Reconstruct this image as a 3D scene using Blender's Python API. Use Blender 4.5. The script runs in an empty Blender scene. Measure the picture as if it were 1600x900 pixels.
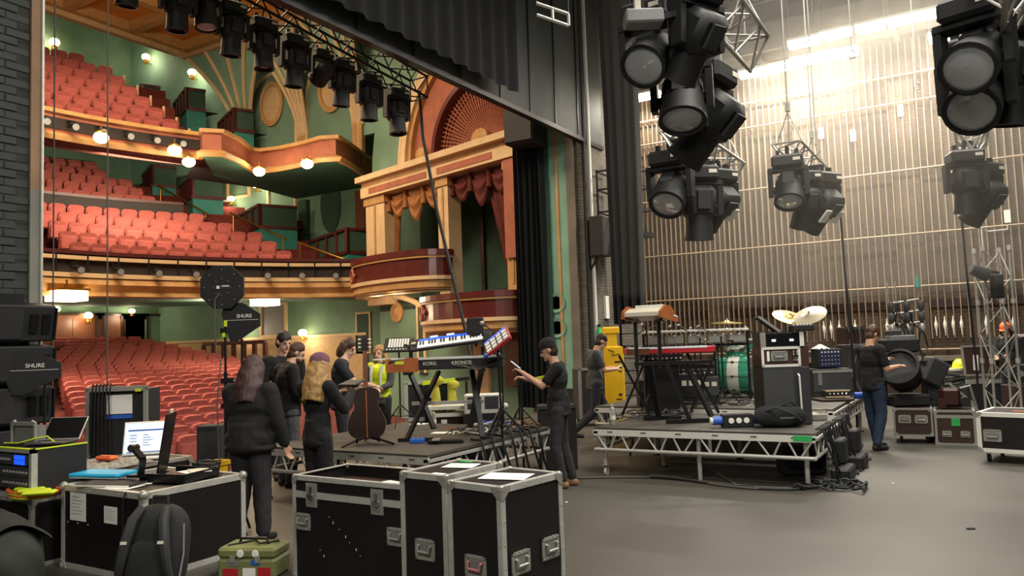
import bpy, bmesh, math, random
from mathutils import Vector as V, Matrix as M
random.seed(7)
SC = bpy.context.scene; COL = SC.collection
PI = math.pi; R = math.radians
# ---------------------------------------------------------------- camera
CAMP = V((0, 0, 1.7)); FPX = 1220.0; YAW = R(30.8); PIT = R(3.94); ROL = 0.034
_h = V((-math.sin(YAW), math.cos(YAW), 0)); _r0 = V((math.cos(YAW), math.sin(YAW), 0)); _z = V((0, 0, 1))
CF = _h*math.cos(PIT) + _z*math.sin(PIT); _u0 = -_h*math.sin(PIT) + _z*math.cos(PIT)
CU = _u0*math.cos(ROL) + _r0*math.sin(ROL); CR = _r0*math.cos(ROL) - _u0*math.sin(ROL)
cam = bpy.data.cameras.new('camera'); camo = bpy.data.objects.new('camera', cam); COL.objects.link(camo)
mw = M.Identity(4)
for i in range(3):
    mw[i][0] = CR[i]; mw[i][1] = CU[i]; mw[i][2] = -CF[i]; mw[i][3] = CAMP[i]
camo.matrix_world = mw
cam.sensor_width = 36; cam.lens = FPX*36/1600; cam.clip_start = 0.05; cam.clip_end = 200
SC.camera = camo
# ---------------------------------------------------------------- world, exposure, lights
SC.view_settings.view_transform = 'Standard'; SC.view_settings.look = 'None'
SC.view_settings.gamma = 1; SC.view_settings.use_curve_mapping = False
SC.view_settings.exposure = 0.0
W = bpy.data.worlds.new('world'); SC.world = W; W.use_nodes = True
W.node_tree.nodes['Background'].inputs[0].default_value = (0.9, 0.95, 1, 1)
W.node_tree.nodes['Background'].inputs[1].default_value = 0.0
def lamp(name, kind, loc, energy, col, size=0.5, sy=None, aim=None, spot=None):
    l = bpy.data.lights.new(name, kind); l.energy = energy; l.color = col
    o = bpy.data.objects.new(name, l); COL.objects.link(o); o.location = loc
    if kind == 'AREA':
        l.size = size
        if sy: l.shape = 'RECTANGLE'; l.size_y = sy
    else: l.shadow_soft_size = size
    if aim is not None: o.rotation_euler = (V(aim)-V(loc)).to_track_quat('-Z', 'Y').to_euler()
    if spot: l.spot_size = R(spot); l.spot_blend = 0.6
    return o
WARM = (1.0, 0.78, 0.52); COOL = (1.0, 0.95, 0.84); TUBE = (1.0, 0.91, 0.76)
# working lights up in the flies over the stage; the last is an added fill
lamp('work_and_fill_light', 'AREA', (-0.2, 13.5, 9.3), 750, COOL, 5, 1.2)
lamp('work_and_fill_light', 'AREA', (0.3, 7.5, 9.3), 850, COOL, 5, 1.6)
lamp('work_and_fill_light', 'AREA', (2.0, 2.5, 9.0), 700, COOL, 4, 1.6)
lamp('work_and_fill_light', 'AREA', (-1.5, -2.5, 6.5), 300, COOL, 3, 1.5, aim=(-4.5, 5, .6))  # added lamp behind the camera, brightens the fronts of the foreground cases
# house lights under the auditorium ceiling, with an added fill lamp among them
lamp('house_light', 'AREA', (-13.5, 8, 12.6), 1800, WARM, 5, 5)
lamp('added_ceiling_fill', 'POINT', (-17, 9.5, 10.4), 900, WARM, .6)  # added lamp without a fixture, lifts the orange ceiling and the seats
lamp('house_light', 'AREA', (-20.5, 14, 12.9), 300, WARM, 5, 5)
# ---------------------------------------------------------------- helpers
def lin(c):
    if isinstance(c, str): c = [int(c[i:i+2], 16)/255 for i in (0, 2, 4)]
    return tuple((x/12.92 if x <= .04045 else ((x+.055)/1.055)**2.4) for x in c)
MATS = {}
def mat(name, col, rough=.6, metal=0., var=0., scale=6., bump=0., emit=0., ecol=None, trans=0., coat=0., bscale=None):
    m = bpy.data.materials.new(name); m.use_nodes = True; nt = m.node_tree; b = nt.nodes['Principled BSDF']
    c = lin(col); b.inputs['Base Color'].default_value = (*c, 1)
    b.inputs['Roughness'].default_value = rough; b.inputs['Metallic'].default_value = metal
    if coat: b.inputs['Coat Weight'].default_value = coat; b.inputs['Coat Roughness'].default_value = .15
    if trans: b.inputs['Transmission Weight'].default_value = trans
    if emit: b.inputs['Emission Color'].default_value = (*lin(ecol or col), 1); b.inputs['Emission Strength'].default_value = emit
    if var or bump:
        tc = nt.nodes.new('ShaderNodeTexCoord'); n = nt.nodes.new('ShaderNodeTexNoise')
        n.inputs['Scale'].default_value = scale; n.inputs['Detail'].default_value = 5
        nt.links.new(tc.outputs['Object'], n.inputs['Vector'])
        if var:
            r = nt.nodes.new('ShaderNodeValToRGB'); nt.links.new(n.outputs['Fac'], r.inputs['Fac'])
            r.color_ramp.elements[0].position = .3; r.color_ramp.elements[1].position = .7
            r.color_ramp.elements[0].color = (*[x*(1-var) for x in c], 1)
            r.color_ramp.elements[1].color = (*[min(1, x*(1+var)) for x in c], 1)
            nt.links.new(r.outputs['Color'], b.inputs['Base Color'])
        if bump:
            n2 = nt.nodes.new('ShaderNodeTexNoise'); n2.inputs['Scale'].default_value = bscale or scale*4
            nt.links.new(tc.outputs['Object'], n2.inputs['Vector'])
            bp = nt.nodes.new('ShaderNodeBump'); bp.inputs['Strength'].default_value = bump; bp.inputs['Distance'].default_value = .02
            nt.links.new(n2.outputs['Fac'], bp.inputs['Height']); nt.links.new(bp.outputs['Normal'], b.inputs['Normal'])
    MATS[name] = m; return m
def brick_mat(name, c1, c2, mortar, sc=1.0, rough=.85):
    m = mat(name, c1, rough); nt = m.node_tree; b = nt.nodes['Principled BSDF']
    tc = nt.nodes.new('ShaderNodeTexCoord'); mp = nt.nodes.new('ShaderNodeMapping'); mp.vector_type = 'POINT'
    nt.links.new(tc.outputs['UV'], mp.inputs['Vector'])
    t = nt.nodes.new('ShaderNodeTexBrick'); nt.links.new(mp.outputs['Vector'], t.inputs['Vector'])
    t.inputs['Scale'].default_value = 1; t.inputs['Brick Width'].default_value = .225*sc; t.inputs['Row Height'].default_value = .075*sc
    t.inputs['Mortar Size'].default_value = .008*sc
    t.inputs['Color1'].default_value = (*lin(c1), 1); t.inputs['Color2'].default_value = (*lin(c2), 1); t.inputs['Mortar'].default_value = (*lin(mortar), 1)
    n = nt.nodes.new('ShaderNodeTexNoise'); n.inputs['Scale'].default_value = .8; n.inputs['Detail'].default_value = 6
    nt.links.new(tc.outputs['Object'], n.inputs['Vector'])
    mx = nt.nodes.new('ShaderNodeMix'); mx.data_type = 'RGBA'; mx.blend_type = 'MULTIPLY'; mx.inputs[0].default_value = .7
    r = nt.nodes.new('ShaderNodeValToRGB'); nt.links.new(n.outputs['Fac'], r.inputs['Fac'])
    r.color_ramp.elements[0].position = .3; r.color_ramp.elements[0].color = (.45, .42, .4, 1); r.color_ramp.elements[1].position = .65
    nt.links.new(t.outputs['Color'], mx.inputs[6]); nt.links.new(r.outputs['Color'], mx.inputs[7])
    nt.links.new(mx.outputs[2], b.inputs['Base Color'])
    bp = nt.nodes.new('ShaderNodeBump'); bp.inputs['Strength'].default_value = .4; bp.inputs['Distance'].default_value = .01; bp.invert = True
    nt.links.new(t.outputs['Fac'], bp.inputs['Height']); nt.links.new(bp.outputs['Normal'], b.inputs['Normal'])
    return m
def rot(ax, a): return M.Rotation(a, 4, ax)
def frame(p, q, up=(0, 0, 1)):
    """matrix whose +Z runs from p towards q, origin at p"""
    z = (V(q)-V(p)).normalized(); u = V(up)
    if abs(z.dot(u)) > .99: u = V((0, 1, 0))
    x = u.cross(z).normalized(); y = z.cross(x); m = M.Identity(4)
    for i in range(3): m[i][0] = x[i]; m[i][1] = y[i]; m[i][2] = z[i]; m[i][3] = p[i]
    return m
class MB:
    def __init__(s, m=None): s.v = []; s.f = []; s.M = m or M.Identity(4); s.uv = None
    def add(s, vs, fs, m=None):
        n = len(s.v); T = s.M @ m if m is not None else s.M
        s.v += [T @ V(p) for p in vs]; s.f += [[n+i for i in f] for f in fs]; return s
    def bx(s, x0, x1, y0, y1, z0, z1, m=None):
        return s.add([(x0,y0,z0),(x1,y0,z0),(x1,y1,z0),(x0,y1,z0),(x0,y0,z1),(x1,y0,z1),(x1,y1,z1),(x0,y1,z1)],
                     [(3,2,1,0),(4,5,6,7),(0,1,5,4),(1,2,6,5),(2,3,7,6),(3,0,4,7)], m)
    def box(s, c, d, m=None):
        return s.bx(c[0]-d[0]/2, c[0]+d[0]/2, c[1]-d[1]/2, c[1]+d[1]/2, c[2]-d[2]/2, c[2]+d[2]/2, m)
    def cbox(s, c, d, b, m=None):
        """box chamfered on all edges by b"""
        x, y, z = [k/2 for k in d]; P_ = []; 
        for sx in (-1, 1):
            for sy in (-1, 1):
                for sz in (-1, 1):
                    P_ += [(c[0]+sx*x, c[1]+sy*(y-b), c[2]+sz*(z-b)), (c[0]+sx*(x-b), c[1]+sy*y, c[2]+sz*(z-b)), (c[0]+sx*(x-b), c[1]+sy*(y-b), c[2]+sz*z)]
        bm = bmesh.new()
        for p in P_: bm.verts.new(p)
        bmesh.ops.convex_hull(bm, input=bm.verts); bm.verts.index_update()
        s.add([tuple(v.co) for v in bm.verts], [[v.index for v in f.verts] for f in bm.faces], m); bm.free(); return s
    def tube(s, p, q, r, n=8, r2=None, cap=True):
        F_ = frame(p, q); L = (V(q)-V(p)).length; r2 = r if r2 is None else r2; vs = []
        for k in range(n):
            a = 2*PI*k/n; vs += [(r*math.cos(a), r*math.sin(a), 0), (r2*math.cos(a), r2*math.sin(a), L)]
        fs = [(2*k, 2*((k+1)%n), 2*((k+1)%n)+1, 2*k+1) for k in range(n)]
        if cap: fs += [[2*k for k in range(n)][::-1], [2*k+1 for k in range(n)]]
        return s.add(vs, fs, F_)
    def bar(s, p, q, w, h):
        F_ = frame(p, q); L = (V(q)-V(p)).length
        return s.bx(-w/2, w/2, -h/2, h/2, 0, L, F_)
    def path(s, pts, r, n=6, closed=False):
        pts = [V(p) for p in pts]; m = len(pts); vs = []; up = V((0, 0, 1)); px = None
        for i, p in enumerate(pts):
            d = (pts[min(i+1, m-1)]-pts[max(i-1, 0)]).normalized()
            if px is None:
                px = up.cross(d)
                if px.length < .05: px = V((1, 0, 0)).cross(d)
            px = (px - d*px.dot(d)).normalized(); py = d.cross(px)
            rr = r[i] if isinstance(r, (list, tuple)) else r
            vs += [p + (px*math.cos(2*PI*k/n)+py*math.sin(2*PI*k/n))*rr for k in range(n)]
        fs = [(i*n+k, i*n+(k+1)%n, (i+1)*n+(k+1)%n, (i+1)*n+k) for i in range(m-1) for k in range(n)]
        fs += [list(range(n))[::-1], [(m-1)*n+k for k in range(n)]]
        return s.add(vs, fs)
    def lathe(s, prof, n=16, m=None, a0=0, a1=2*PI):
        full = abs(a1-a0-2*PI) < 1e-6; k = n if full else n+1; vs = []; L = len(prof)
        for j in range(k):
            a = a0+(a1-a0)*j/n; vs += [(r*math.cos(a), r*math.sin(a), z) for r, z in prof]
        fs = []
        for j in range(n):
            b = (j+1) % k
            for i in range(L-1): fs.append((j*L+i, b*L+i, b*L+i+1, j*L+i+1))
        if full:
            if prof[0][0] > 1e-6: fs.append([j*L for j in range(n)][::-1])
            if prof[-1][0] > 1e-6: fs.append([j*L+L-1 for j in range(n)])
        return s.add(vs, fs, m)
    def ball(s, c, r, n=12, m=None, sc=(1, 1, 1)):
        k = max(4, n//2); prof = [(r*math.sin(PI*i/k), -r*math.cos(PI*i/k)) for i in range(k+1)]
        T = M.Translation(c) @ M.Diagonal((*sc, 1)); 
        if m is not None: T = m @ T
        return s.lathe([(max(1e-7, a), b) for a, b in prof], n, T)
    def prism(s, poly, z0, z1, m=None):
        n = len(poly); vs = [(*p, z0) for p in poly]+[(*p, z1) for p in poly]
        return s.add(vs, [list(range(n))[::-1], list(range(n, 2*n))]+[(i, (i+1)%n, n+(i+1)%n, n+i) for i in range(n)], m)
    def grid(s, fn, nu, nv):
        vs = [fn(i/nu, j/nv) for j in range(nv+1) for i in range(nu+1)]
        return s.add(vs, [(j*(nu+1)+i, j*(nu+1)+i+1, (j+1)*(nu+1)+i+1, (j+1)*(nu+1)+i) for j in range(nv) for i in range(nu)])
    def build(s, name, m, parent=None, smooth=False, kind=None, weld=True):
        me = bpy.data.meshes.new(name); me.from_pydata([tuple(p) for p in s.v], [], s.f)
        if weld:
            bm = bmesh.new(); bm.from_mesh(me); bmesh.ops.remove_doubles(bm, verts=bm.verts, dist=1e-5)
            bmesh.ops.dissolve_degenerate(bm, edges=bm.edges, dist=1e-6)
            bmesh.ops.recalc_face_normals(bm, faces=bm.faces); bm.to_mesh(me); bm.free()
        if isinstance(m, str): m = MATS[m]
        me.materials.append(m)
        if smooth:
            for p in me.polygons: p.use_smooth = True
            try: me.set_sharp_from_angle(angle=R(40))
            except Exception: pass
        o = bpy.data.objects.new(name, me); COL.objects.link(o)
        if parent is not None: o.parent = parent
        if kind: o['kind'] = kind
        return o
def planar_uv(o, ax, ay):
    me = o.data; uv = me.uv_layers.new(name='UVMap')
    for l in me.loops:
        c = me.vertices[l.vertex_index].co; uv.data[l.index].uv = (c[ax], c[ay])
def thing(name, label, cat, loc=(0, 0, 0), rz=0, group=None):
    o = bpy.data.objects.new(name, None); COL.objects.link(o); o.empty_display_size = .1
    o.location = loc; o.rotation_euler = (0, 0, rz); o['label'] = label; o['category'] = cat
    if group: o['group'] = group
    return o
def tag(o, label, cat, group=None):
    o['label'] = label; o['category'] = cat
    if group: o['group'] = group
    return o
def struct(o): o['kind'] = 'structure'; return o
def dup(o, parent=None, loc=None, rz=None, label=None, group=None):
    c = o.copy(); COL.objects.link(c)
    if parent is not None: c.parent = parent
    if loc is not None: c.location = loc
    if rz is not None: c.rotation_euler = (0, 0, rz)
    if label: c['label'] = label
    if group: c['group'] = group
    for ch in list(o.children): dup(ch, c)
    return c
def text_part(txt, size, m, parent, mtx, name='lettering', ext=.001, font=None):
    cu = bpy.data.curves.new(name, 'FONT'); cu.body = txt; cu.size = size; cu.extrude = ext; cu.align_x = 'CENTER'; cu.align_y = 'CENTER'
    t = bpy.data.objects.new(name, cu); COL.objects.link(t)
    dg = bpy.context.evaluated_depsgraph_get(); me = bpy.data.meshes.new_from_object(t.evaluated_get(dg))
    COL.objects.unlink(t); bpy.data.objects.remove(t); me.materials.clear(); me.materials.append(MATS[m])
    o = bpy.data.objects.new(name, me); COL.objects.link(o); o.parent = parent; o.matrix_local = mtx; return o
def face_m(origin, right, up):
    """matrix placing local XY on a plane (x=right,y=up)"""
    r = V(right).normalized(); u = V(up).normalized(); n = r.cross(u); m = M.Identity(4)
    for i in range(3): m[i][0] = r[i]; m[i][1] = u[i]; m[i][2] = n[i]; m[i][3] = origin[i]
    return m
# points of the real place seen at a picture position, on a known plane or at a known distance
def ray(px, py): return CF + CR*((px-800)/FPX) + CU*((450-py)/FPX)
def at_z(px, py, z=0.): d = ray(px, py); return CAMP + d*((z-1.7)/d.z)
def at_x(px, py, x): d = ray(px, py); return CAMP + d*(x/d.x)
def at_y(px, py, y): d = ray(px, py); return CAMP + d*(y/d.y)
def at_d(px, py, dep): return CAMP + ray(px, py)*dep
# ---------------------------------------------------------------- materials
mat('black_matte', '1c1c1f', .75, var=.2, scale=9); mat('black_gloss', '101012', .3); mat('lamp_black', '141517', .6, var=.2, scale=9); mat('black_metal', '1b1c1f', .45, .4)
mat('charcoal', '2b2c2f', .7, var=.15); mat('dark_grey', '3c3d3f', .6, var=.1); mat('mid_grey', '77787a', .5)
mat('aluminium', 'c2c1bb', .42, .35, var=.12, scale=14); mat('steel', 'a8a69f', .4, .45); mat('chrome', 'd8d8d4', .15, 1)
mat('case_black', '130f11', .5, var=.25, scale=4, bump=.05); mat('case_brown', '3a2621', .5, var=.2, scale=4)
mat('paper', 'eceae4', .8); mat('brick_paint', '2c302f', .7, var=.2, scale=3, bump=.15); mat('white_plastic', 'dcdad2', .5); mat('cream_plastic', 'cfc9b8', .5)
mat('wood_orange', 'a65c2c', .45, var=.25, scale=5); mat('wood_dark', '2a1812', .35, var=.25, scale=5, coat=.4); mat('wood_mid', '6a4028', .45, var=.2)
mat('yellow', 'f2bd12', .5); mat('lime', 'cfe02a', .6); mat('orange', 'ee6a35', .6); mat('red', 'b3202a', .5); mat('blue', '2a5fc0', .5)
mat('cyan_folder', '20a6d8', .45); mat('green_tape', '2fae58', .6); mat('olive', '757a4a', .55, var=.15); mat('rubber', '141414', .85)
mat('velvet_black', '101114', .95, var=.3, scale=3); mat('cable', '141416', .6); mat('cable_grey', '55544f', .6)
mat('skin', 'c99a80', .55, var=.06); mat('skin_pale', 'd9af97', .55, var=.06)
mat('hair_dark', '251a15', .6, var=.3, scale=30); mat('hair_brown', '4a3020', .6, var=.3, scale=30); mat('hair_red', '3c2323', .6, var=.5, scale=30); mat('hair_blonde', 'a07c4a', .6, var=.5, scale=30)
mat('cloth_black', '19191b', .9, var=.2, scale=8, bump=.1); mat('cloth_charcoal', '2a2a2e', .9, var=.2, scale=8, bump=.1); mat('cloth_navy', '23272e', .9, var=.15, bump=.1)
mat('cloth_grey', '46484a', .9, var=.15, bump=.1); mat('denim', '22334a', .9, var=.2, scale=10); mat('hi_vis', 'd8e820', .6, emit=.0); mat('reflective', 'cfd2cc', .3)
mat('shoe', '1c1817', .7); mat('shoe_tan', '8a6a4a', .7); mat('eye', '0c0a0a', .2); mat('lip', '8d5548', .6)
mat('green_sparkle', '3c9e80', .25, .35, var=.35, scale=60, coat=.5); mat('brass', 'b98a3c', .3, .9, var=.1); mat('cymbal', 'c9b06a', .25, .95, var=.15, scale=10)
mat('drum_head', 'd8d8d0', .5); mat('ivory_key', 'eef0f4', .35); mat('screen_light', 'c4d0e4', .3, emit=.75); mat('screen_blue', '1a50e8', .3, emit=1.3)
mat('lamp_warm', 'ffd890', .4, emit=14, ecol='ffdca0'); mat('lamp_white', 'fff6e0', .4, emit=30); mat('led_blue', '2060ff', .3, emit=1.5); mat('led_red', 'ff3030', .3, emit=1.5)
mat('lens', 'a9adb2', .12, .2, coat=1); mat('seat_red', 'a85650', .85, var=.18, scale=7); mat('seat_wood', '51201a', .5); mat('seat_metal', '3a2a24', .5, .4)
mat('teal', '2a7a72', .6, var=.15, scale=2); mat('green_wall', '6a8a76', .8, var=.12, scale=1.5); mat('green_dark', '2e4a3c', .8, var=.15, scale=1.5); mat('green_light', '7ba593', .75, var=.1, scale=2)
mat('cream_paint', 'd0b68e', .7, var=.1, scale=3); mat('gold_paint', 'b78d58', .55, var=.15, scale=4); mat('tan_wall', 'c2a47a', .75, var=.1); mat('terracotta', 'a05f48', .7, var=.15, scale=3)
mat('maroon', '571d1a', .4, var=.2, scale=3, coat=.3); mat('dark_red_wood', '48181a', .45, var=.2); mat('curtain_gold', '9a6436', .75, var=.3, scale=5); mat('curtain_red', '5a201a', .85, var=.3, scale=5)
mat('dark_band', '231c1c', .7, var=.2); mat('ceiling_orange', 'c98030', .75, var=.15, scale=1); mat('soffit_teal', '3f6c5c', .75, var=.1); mat('carpet_red', '5c2019', .95, var=.15)
mat('iron_grey', '343838', .65, var=.2, scale=1.5); mat('fly_black', '1d2021', .85, var=.2); mat('pale_tag', 'd8d2c4', .7); mat('guide_steel', '8c7862', .55, .2, var=.2, scale=2)
mat('strip_brown', '86694e', .7, var=.2, scale=3); mat('strip_grey', '74736a', .7, var=.2, scale=3); mat('concrete', '6f6a5f', .8, var=.2, scale=2); mat('gallery_grey', '6d675c', .7, var=.15)
brick_mat('brick_brown', '5a4838', '4e3f31', '42352b', 1); brick_mat('brick_dark', '2b2f2e', '343837', '1e2121', 1.6); brick_mat('brick_grey', '6d675e', '5d584f', '48443d', 1)
# ================================================================ SETTING
def floor_mat():
    m = mat('stage_floor', '4b4842', .5, var=.16, scale=.7, bump=.02, bscale=60); return m
floor_mat()
o = struct(MB().bx(-9.3, 9, -4, 20.2, -.12, 0).build('floor', 'stage_floor'))
struct(MB().bx(-9.3, -9.2, -4, 24, -1.6, -.12).build('wall_stage_front', 'black_matte'))
YW = 20.2
wl = struct(MB().bx(-8.3, 9, YW, YW+.3, -.1, 13).build('wall_back', 'brick_brown')); planar_uv(wl, 0, 2)
# pilasters, guide rails, pipes and the locking rail of the counterweight wall
for px in (1121, 1268, 1425):
    x = at_y(px, 400, YW).x; w = .27
    p = MB().bx(x-w, x+w, YW-.07, YW+.02, 0, 8.2).build('pilaster', 'brick_brown', wl); planar_uv(p, 0, 2)
zz = [at_y(1300, y, YW-.1).z for y in (549, 455, 377, 281, 179, 138)]
for z in zz:
    b = MB().tube((-8.0, YW-.17, z), (2.6, YW-.17, z), .022, 8).build('pipe', 'guide_steel', wl, True)
    for k in range(5):
        xx = -7.4+k*2.25; MB().tube((xx, YW-.16, z), (xx, YW+.01, z), .018, 6).build('pipe_bracket', 'guide_steel', b)
g0 = None; k = 0; x = -8.0
while x < 2.4:
    if g0 is None:
        g0 = MB().bx(-.011, .011, YW-.10, YW+.01, 1.45, 8.45).build('guide_rail', 'guide_steel', wl); g = g0
    else: g = g0.copy(); COL.objects.link(g)
    g.location = (x, 0, 0); x += .13 if x < -5.2 else .15; k += 1
# horizontal dark timber bands
for z in (2.15,): MB().bx(-8.1, 2.5, YW-.05, YW+.01, z, z+.2).build('timber_band', 'wood_dark', wl)
# rope locks: handle and weight box for each line
l0 = None
for px in (1287, 1298, 1311, 1336, 1386, 1398, 1463, 1477, 1490, 1503, 1542, 1585):
    p = at_y(px, 514, YW-.22)
    if l0 is None:
        l0 = MB().lathe([(.012, -.3), (.03, -.12), (.055, -.04), (.055, .05), (.02, .14), (.012, .25)], 8).build('rope_lock', 'pale_tag', wl, True); l = l0
    else: l = l0.copy(); COL.objects.link(l)
    l.location = (p.x, YW-.17, 1.75); l.scale = (.62, .62, .8)
MB().bx(-7.9, 2.5, YW-.25, YW+.01, .95, 1.06).build('lock_rail', 'concrete', wl)
for px in (1480, 1494, 1508): 
    p = at_y(px, 570, YW-.2); MB().bx(p.x-.07, p.x+.07, YW-.3, YW-.12, .45, .85).build('counterweight', 'mid_grey', wl)
for px, py in ((1283, 208), (1333, 212), (1407, 173), (1574, 338)):
    p = at_y(px, py, YW-.1); MB().bx(p.x-.06, p.x+.06, YW-.12, YW-.08, p.z-.14, p.z+.14).build('tag_plate', 'pale_tag', wl)
# fly gallery over the wall
zg = 8.6
gal = struct(MB().bx(-7.6, 5, YW-1.15, YW, zg, zg+.22).build('trim_1', 'gallery_grey'))
MB().bx(-7.6, 5, YW-1.2, YW-1.12, zg-.12, zg+.55).build('fascia_beam', 'gallery_grey', gal)
for k in range(9): MB().bx(-7.3+k*1.5, -7.18+k*1.5, YW-1.1, YW, zg-.16, zg).build('joist', 'gallery_grey', gal)
MB().tube((-7.6, YW-1.16, zg+1.1), (5, YW-1.16, zg+1.1), .03, 8).build('hand_rail', 'steel', gal)
for k in range(9): MB().tube((-7.4+k*1.5, YW-1.16, zg+.5), (-7.4+k*1.5, YW-1.16, zg+1.1), .02, 6).build('rail_post', 'steel', gal)
# flies ceiling / grid and the dark wings behind the camera
struct(MB().bx(-8.3, 9, -4, YW+.3, 13, 13.2).build('ceiling', 'fly_black'))
struct(MB().bx(9, 9.2, -4, YW+.3, -.1, 13).build('wall_upstage', 'fly_black'))
struct(MB().bx(-8.3, 9, -4.2, -4, -.1, 13).build('wall_wing', 'fly_black'))
# proscenium wall: near pier, far pier, iron
w1 = struct(MB().bx(-8.3, -7.9, -4, 4.08, -.1, 13).build('wall_proscenium_near', 'brick_dark')); planar_uv(w1, 1, 2)
MB().bx(-8.0, -7.87, 4.08, 4.19, 3.35, 13).build('edge_board', 'strip_brown', w1)
MB().bx(-8.0, -7.87, 4.08, 4.19, 0, 3.35).build('edge_board', 'strip_grey', w1)
MB().tube((-7.86, 4.185, 0), (-7.86, 4.185, 13), .014, 8).build('conduit', 'aluminium', w1, True)
b0 = None
for r_ in range(62):
    for k in range(5):
        yc = 4.075-.1125-.232*k-(.116 if r_ % 2 else 0)
        if yc+.1125 > 4.08: continue
        if b0 is None: b0 = MB().cbox((-7.909, 0, 0), (.03, .222, .074), .006).build('brick', 'brick_paint', w1); bb = b0
        else: bb = b0.copy(); COL.objects.link(bb)
        bb.location = (.003*((r_*7+k*3) % 4), yc, 1.75+.082*r_)
w2 = struct(MB().bx(-8.15, -7.9, 16.75, YW, -.1, 13).build('wall_proscenium_far', 'brick_grey')); planar_uv(w2, 1, 2)
MB().tube((-7.82, 16.95, 0), (-7.82, 16.95, 13), .05, 10).build('downpipe', 'white_plastic', w2, True)
MB().bx(-7.92, -7.85, 16.75, 16.86, 0, 13).build('edge_strip', 'black_matte', w2)
# green pilaster lining the opening
w3 = struct(MB().bx(-8.95, -8.15, 16.7, 17.2, 0, 13).build('wall_proscenium_reveal', 'green_light'))
MB().bx(-8.3, -8.1, 16.64, 16.72, .3, 13).build('stone_edge', 'concrete', w3)
MB().bx(-8.62, -8.55, 16.67, 16.72, .5, 13).build('gilt_bead', 'gold_paint', w3)
MB().bx(-8.95, -8.8, 16.62, 16.72, .5, 13).build('outer_fillet', 'green_dark', w3)
MB().bx(-9.0, -8.05, 16.58, 17.1, 0, .55).build('plinth', 'black_matte', w3)
for z in (2.0, 2.6): MB().lathe([(.16, 0), (.2, .02), (.24, .03), (.24, 0)], 20, face_m((-8.72, 16.69, z), (1, 0, 0), (0, 0, 1))).build('roundel', 'green_light', w3, True)
iron = struct(MB().bx(-7.98, -7.88, 3.2, 17.9, 6.45, 13).build('wall_iron', 'iron_grey'))
MB().bx(-8.0, -7.84, 3.2, 17.9, 6.42, 6.52).build('bottom_rail', 'black_metal', iron)
for yy in (4.6, 6.0, 7.4, 8.8, 10.2, 11.6, 13.0, 14.2, 15.35, 16.5): MB().bx(-7.885, -7.86, yy, yy+.05, 6.5, 13).build('panel_seam', 'black_metal', iron)
# black border hung upstage of the iron
# ================================================================ AUDITORIUM
AC = (-9.0, 10.4)
def cp(r, th, z=0.): return V((AC[0]-r*math.cos(R(th)), AC[1]+r*math.sin(R(th)), z))
ACM = M.Translation((AC[0], AC[1], 0))
def ring(prof, t0, t1, n=36, close=True): return MB().lathe(prof, n, ACM, PI-R(t1), PI-R(t0))
def ringbox(r0, r1, z0, z1, t0, t1, n=36): return ring([(r0, z0), (r1, z0), (r1, z1), (r0, z1), (r0, z0)], t0, t1, n)
def sweep(poly, prof, closed=True):
    """prof = (outwards, z) loop swept along a plan polyline; outwards is to the right of travel"""
    n = len(poly); k = len(prof); vs = []
    for i, p in enumerate(poly):
        a = V(poly[max(i-1, 0)]); b = V(poly[min(i+1, n-1)]); d = (b-a).normalized(); nn = V((d.y, -d.x))
        if 0 < i < n-1:
            d0 = (V(p)-a).normalized(); c = max(.5, V((d0.y, -d0.x)).dot(nn)); nn = nn/c
        vs += [(p[0]+nn.x*o, p[1]+nn.y*o, z) for o, z in prof]
    fs = [(i*k+j, i*k+(j+1) % k, (i+1)*k+(j+1) % k, (i+1)*k+j) for i in range(n-1) for j in range(k)]
    return MB().add(vs, fs+[list(range(k)), [(n-1)*k+j for j in range(k)][::-1]])
def rect(o0, o1, z0, z1): return [(o0, z0), (o1, z0), (o1, z1), (o0, z1)]
struct(MB().add([(-9.3,-4,-1.2),(-9.3,26,-1.2),(-31.2,26,1.2),(-31.2,-4,1.2)], [(0,1,2,3)]).build('floor_stalls', 'carpet_red'))
bw = struct(MB().bx(-31.4, -31.1, -4, 26, -.5, 16).build('wall_auditorium_rear', 'green_wall'))
sw = struct(MB().bx(-31.2, -15.9, 21.6, 21.9, -1.5, 16).build('wall_auditorium_side', 'green_wall'))
struct(MB().bx(-31.4, -8.3, -4, 26, 15.4, 15.6).build('ceiling_auditorium', 'green_dark'))
# ---- orange coffered ceiling
ce = struct(MB().bx(-25, -8.4, 0, 18.6, 13.35, 13.5).build('ceiling_coffered', 'ceiling_orange'))
for y in (18.5, 16.3, 14.0, 8, 4): MB().bx(-25, -8.4, y-.16, y+.16, 13.0, 13.4).build('ceiling_beam', 'gold_paint', ce)
for x in (-25, -22.6, -17, -12): MB().bx(x-.16, x+.16, 0, 18.6, 13.02, 13.4).build('ceiling_beam', 'gold_paint', ce)
MB().bx(-25.35, -25.1, 0, 18.9, 12.85, 13.5).build('cornice', 'tan_wall', ce)
MB().bx(-25.35, -8.4, 18.62, 18.85, 12.85, 13.5).build('cornice', 'tan_wall', ce)
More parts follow.
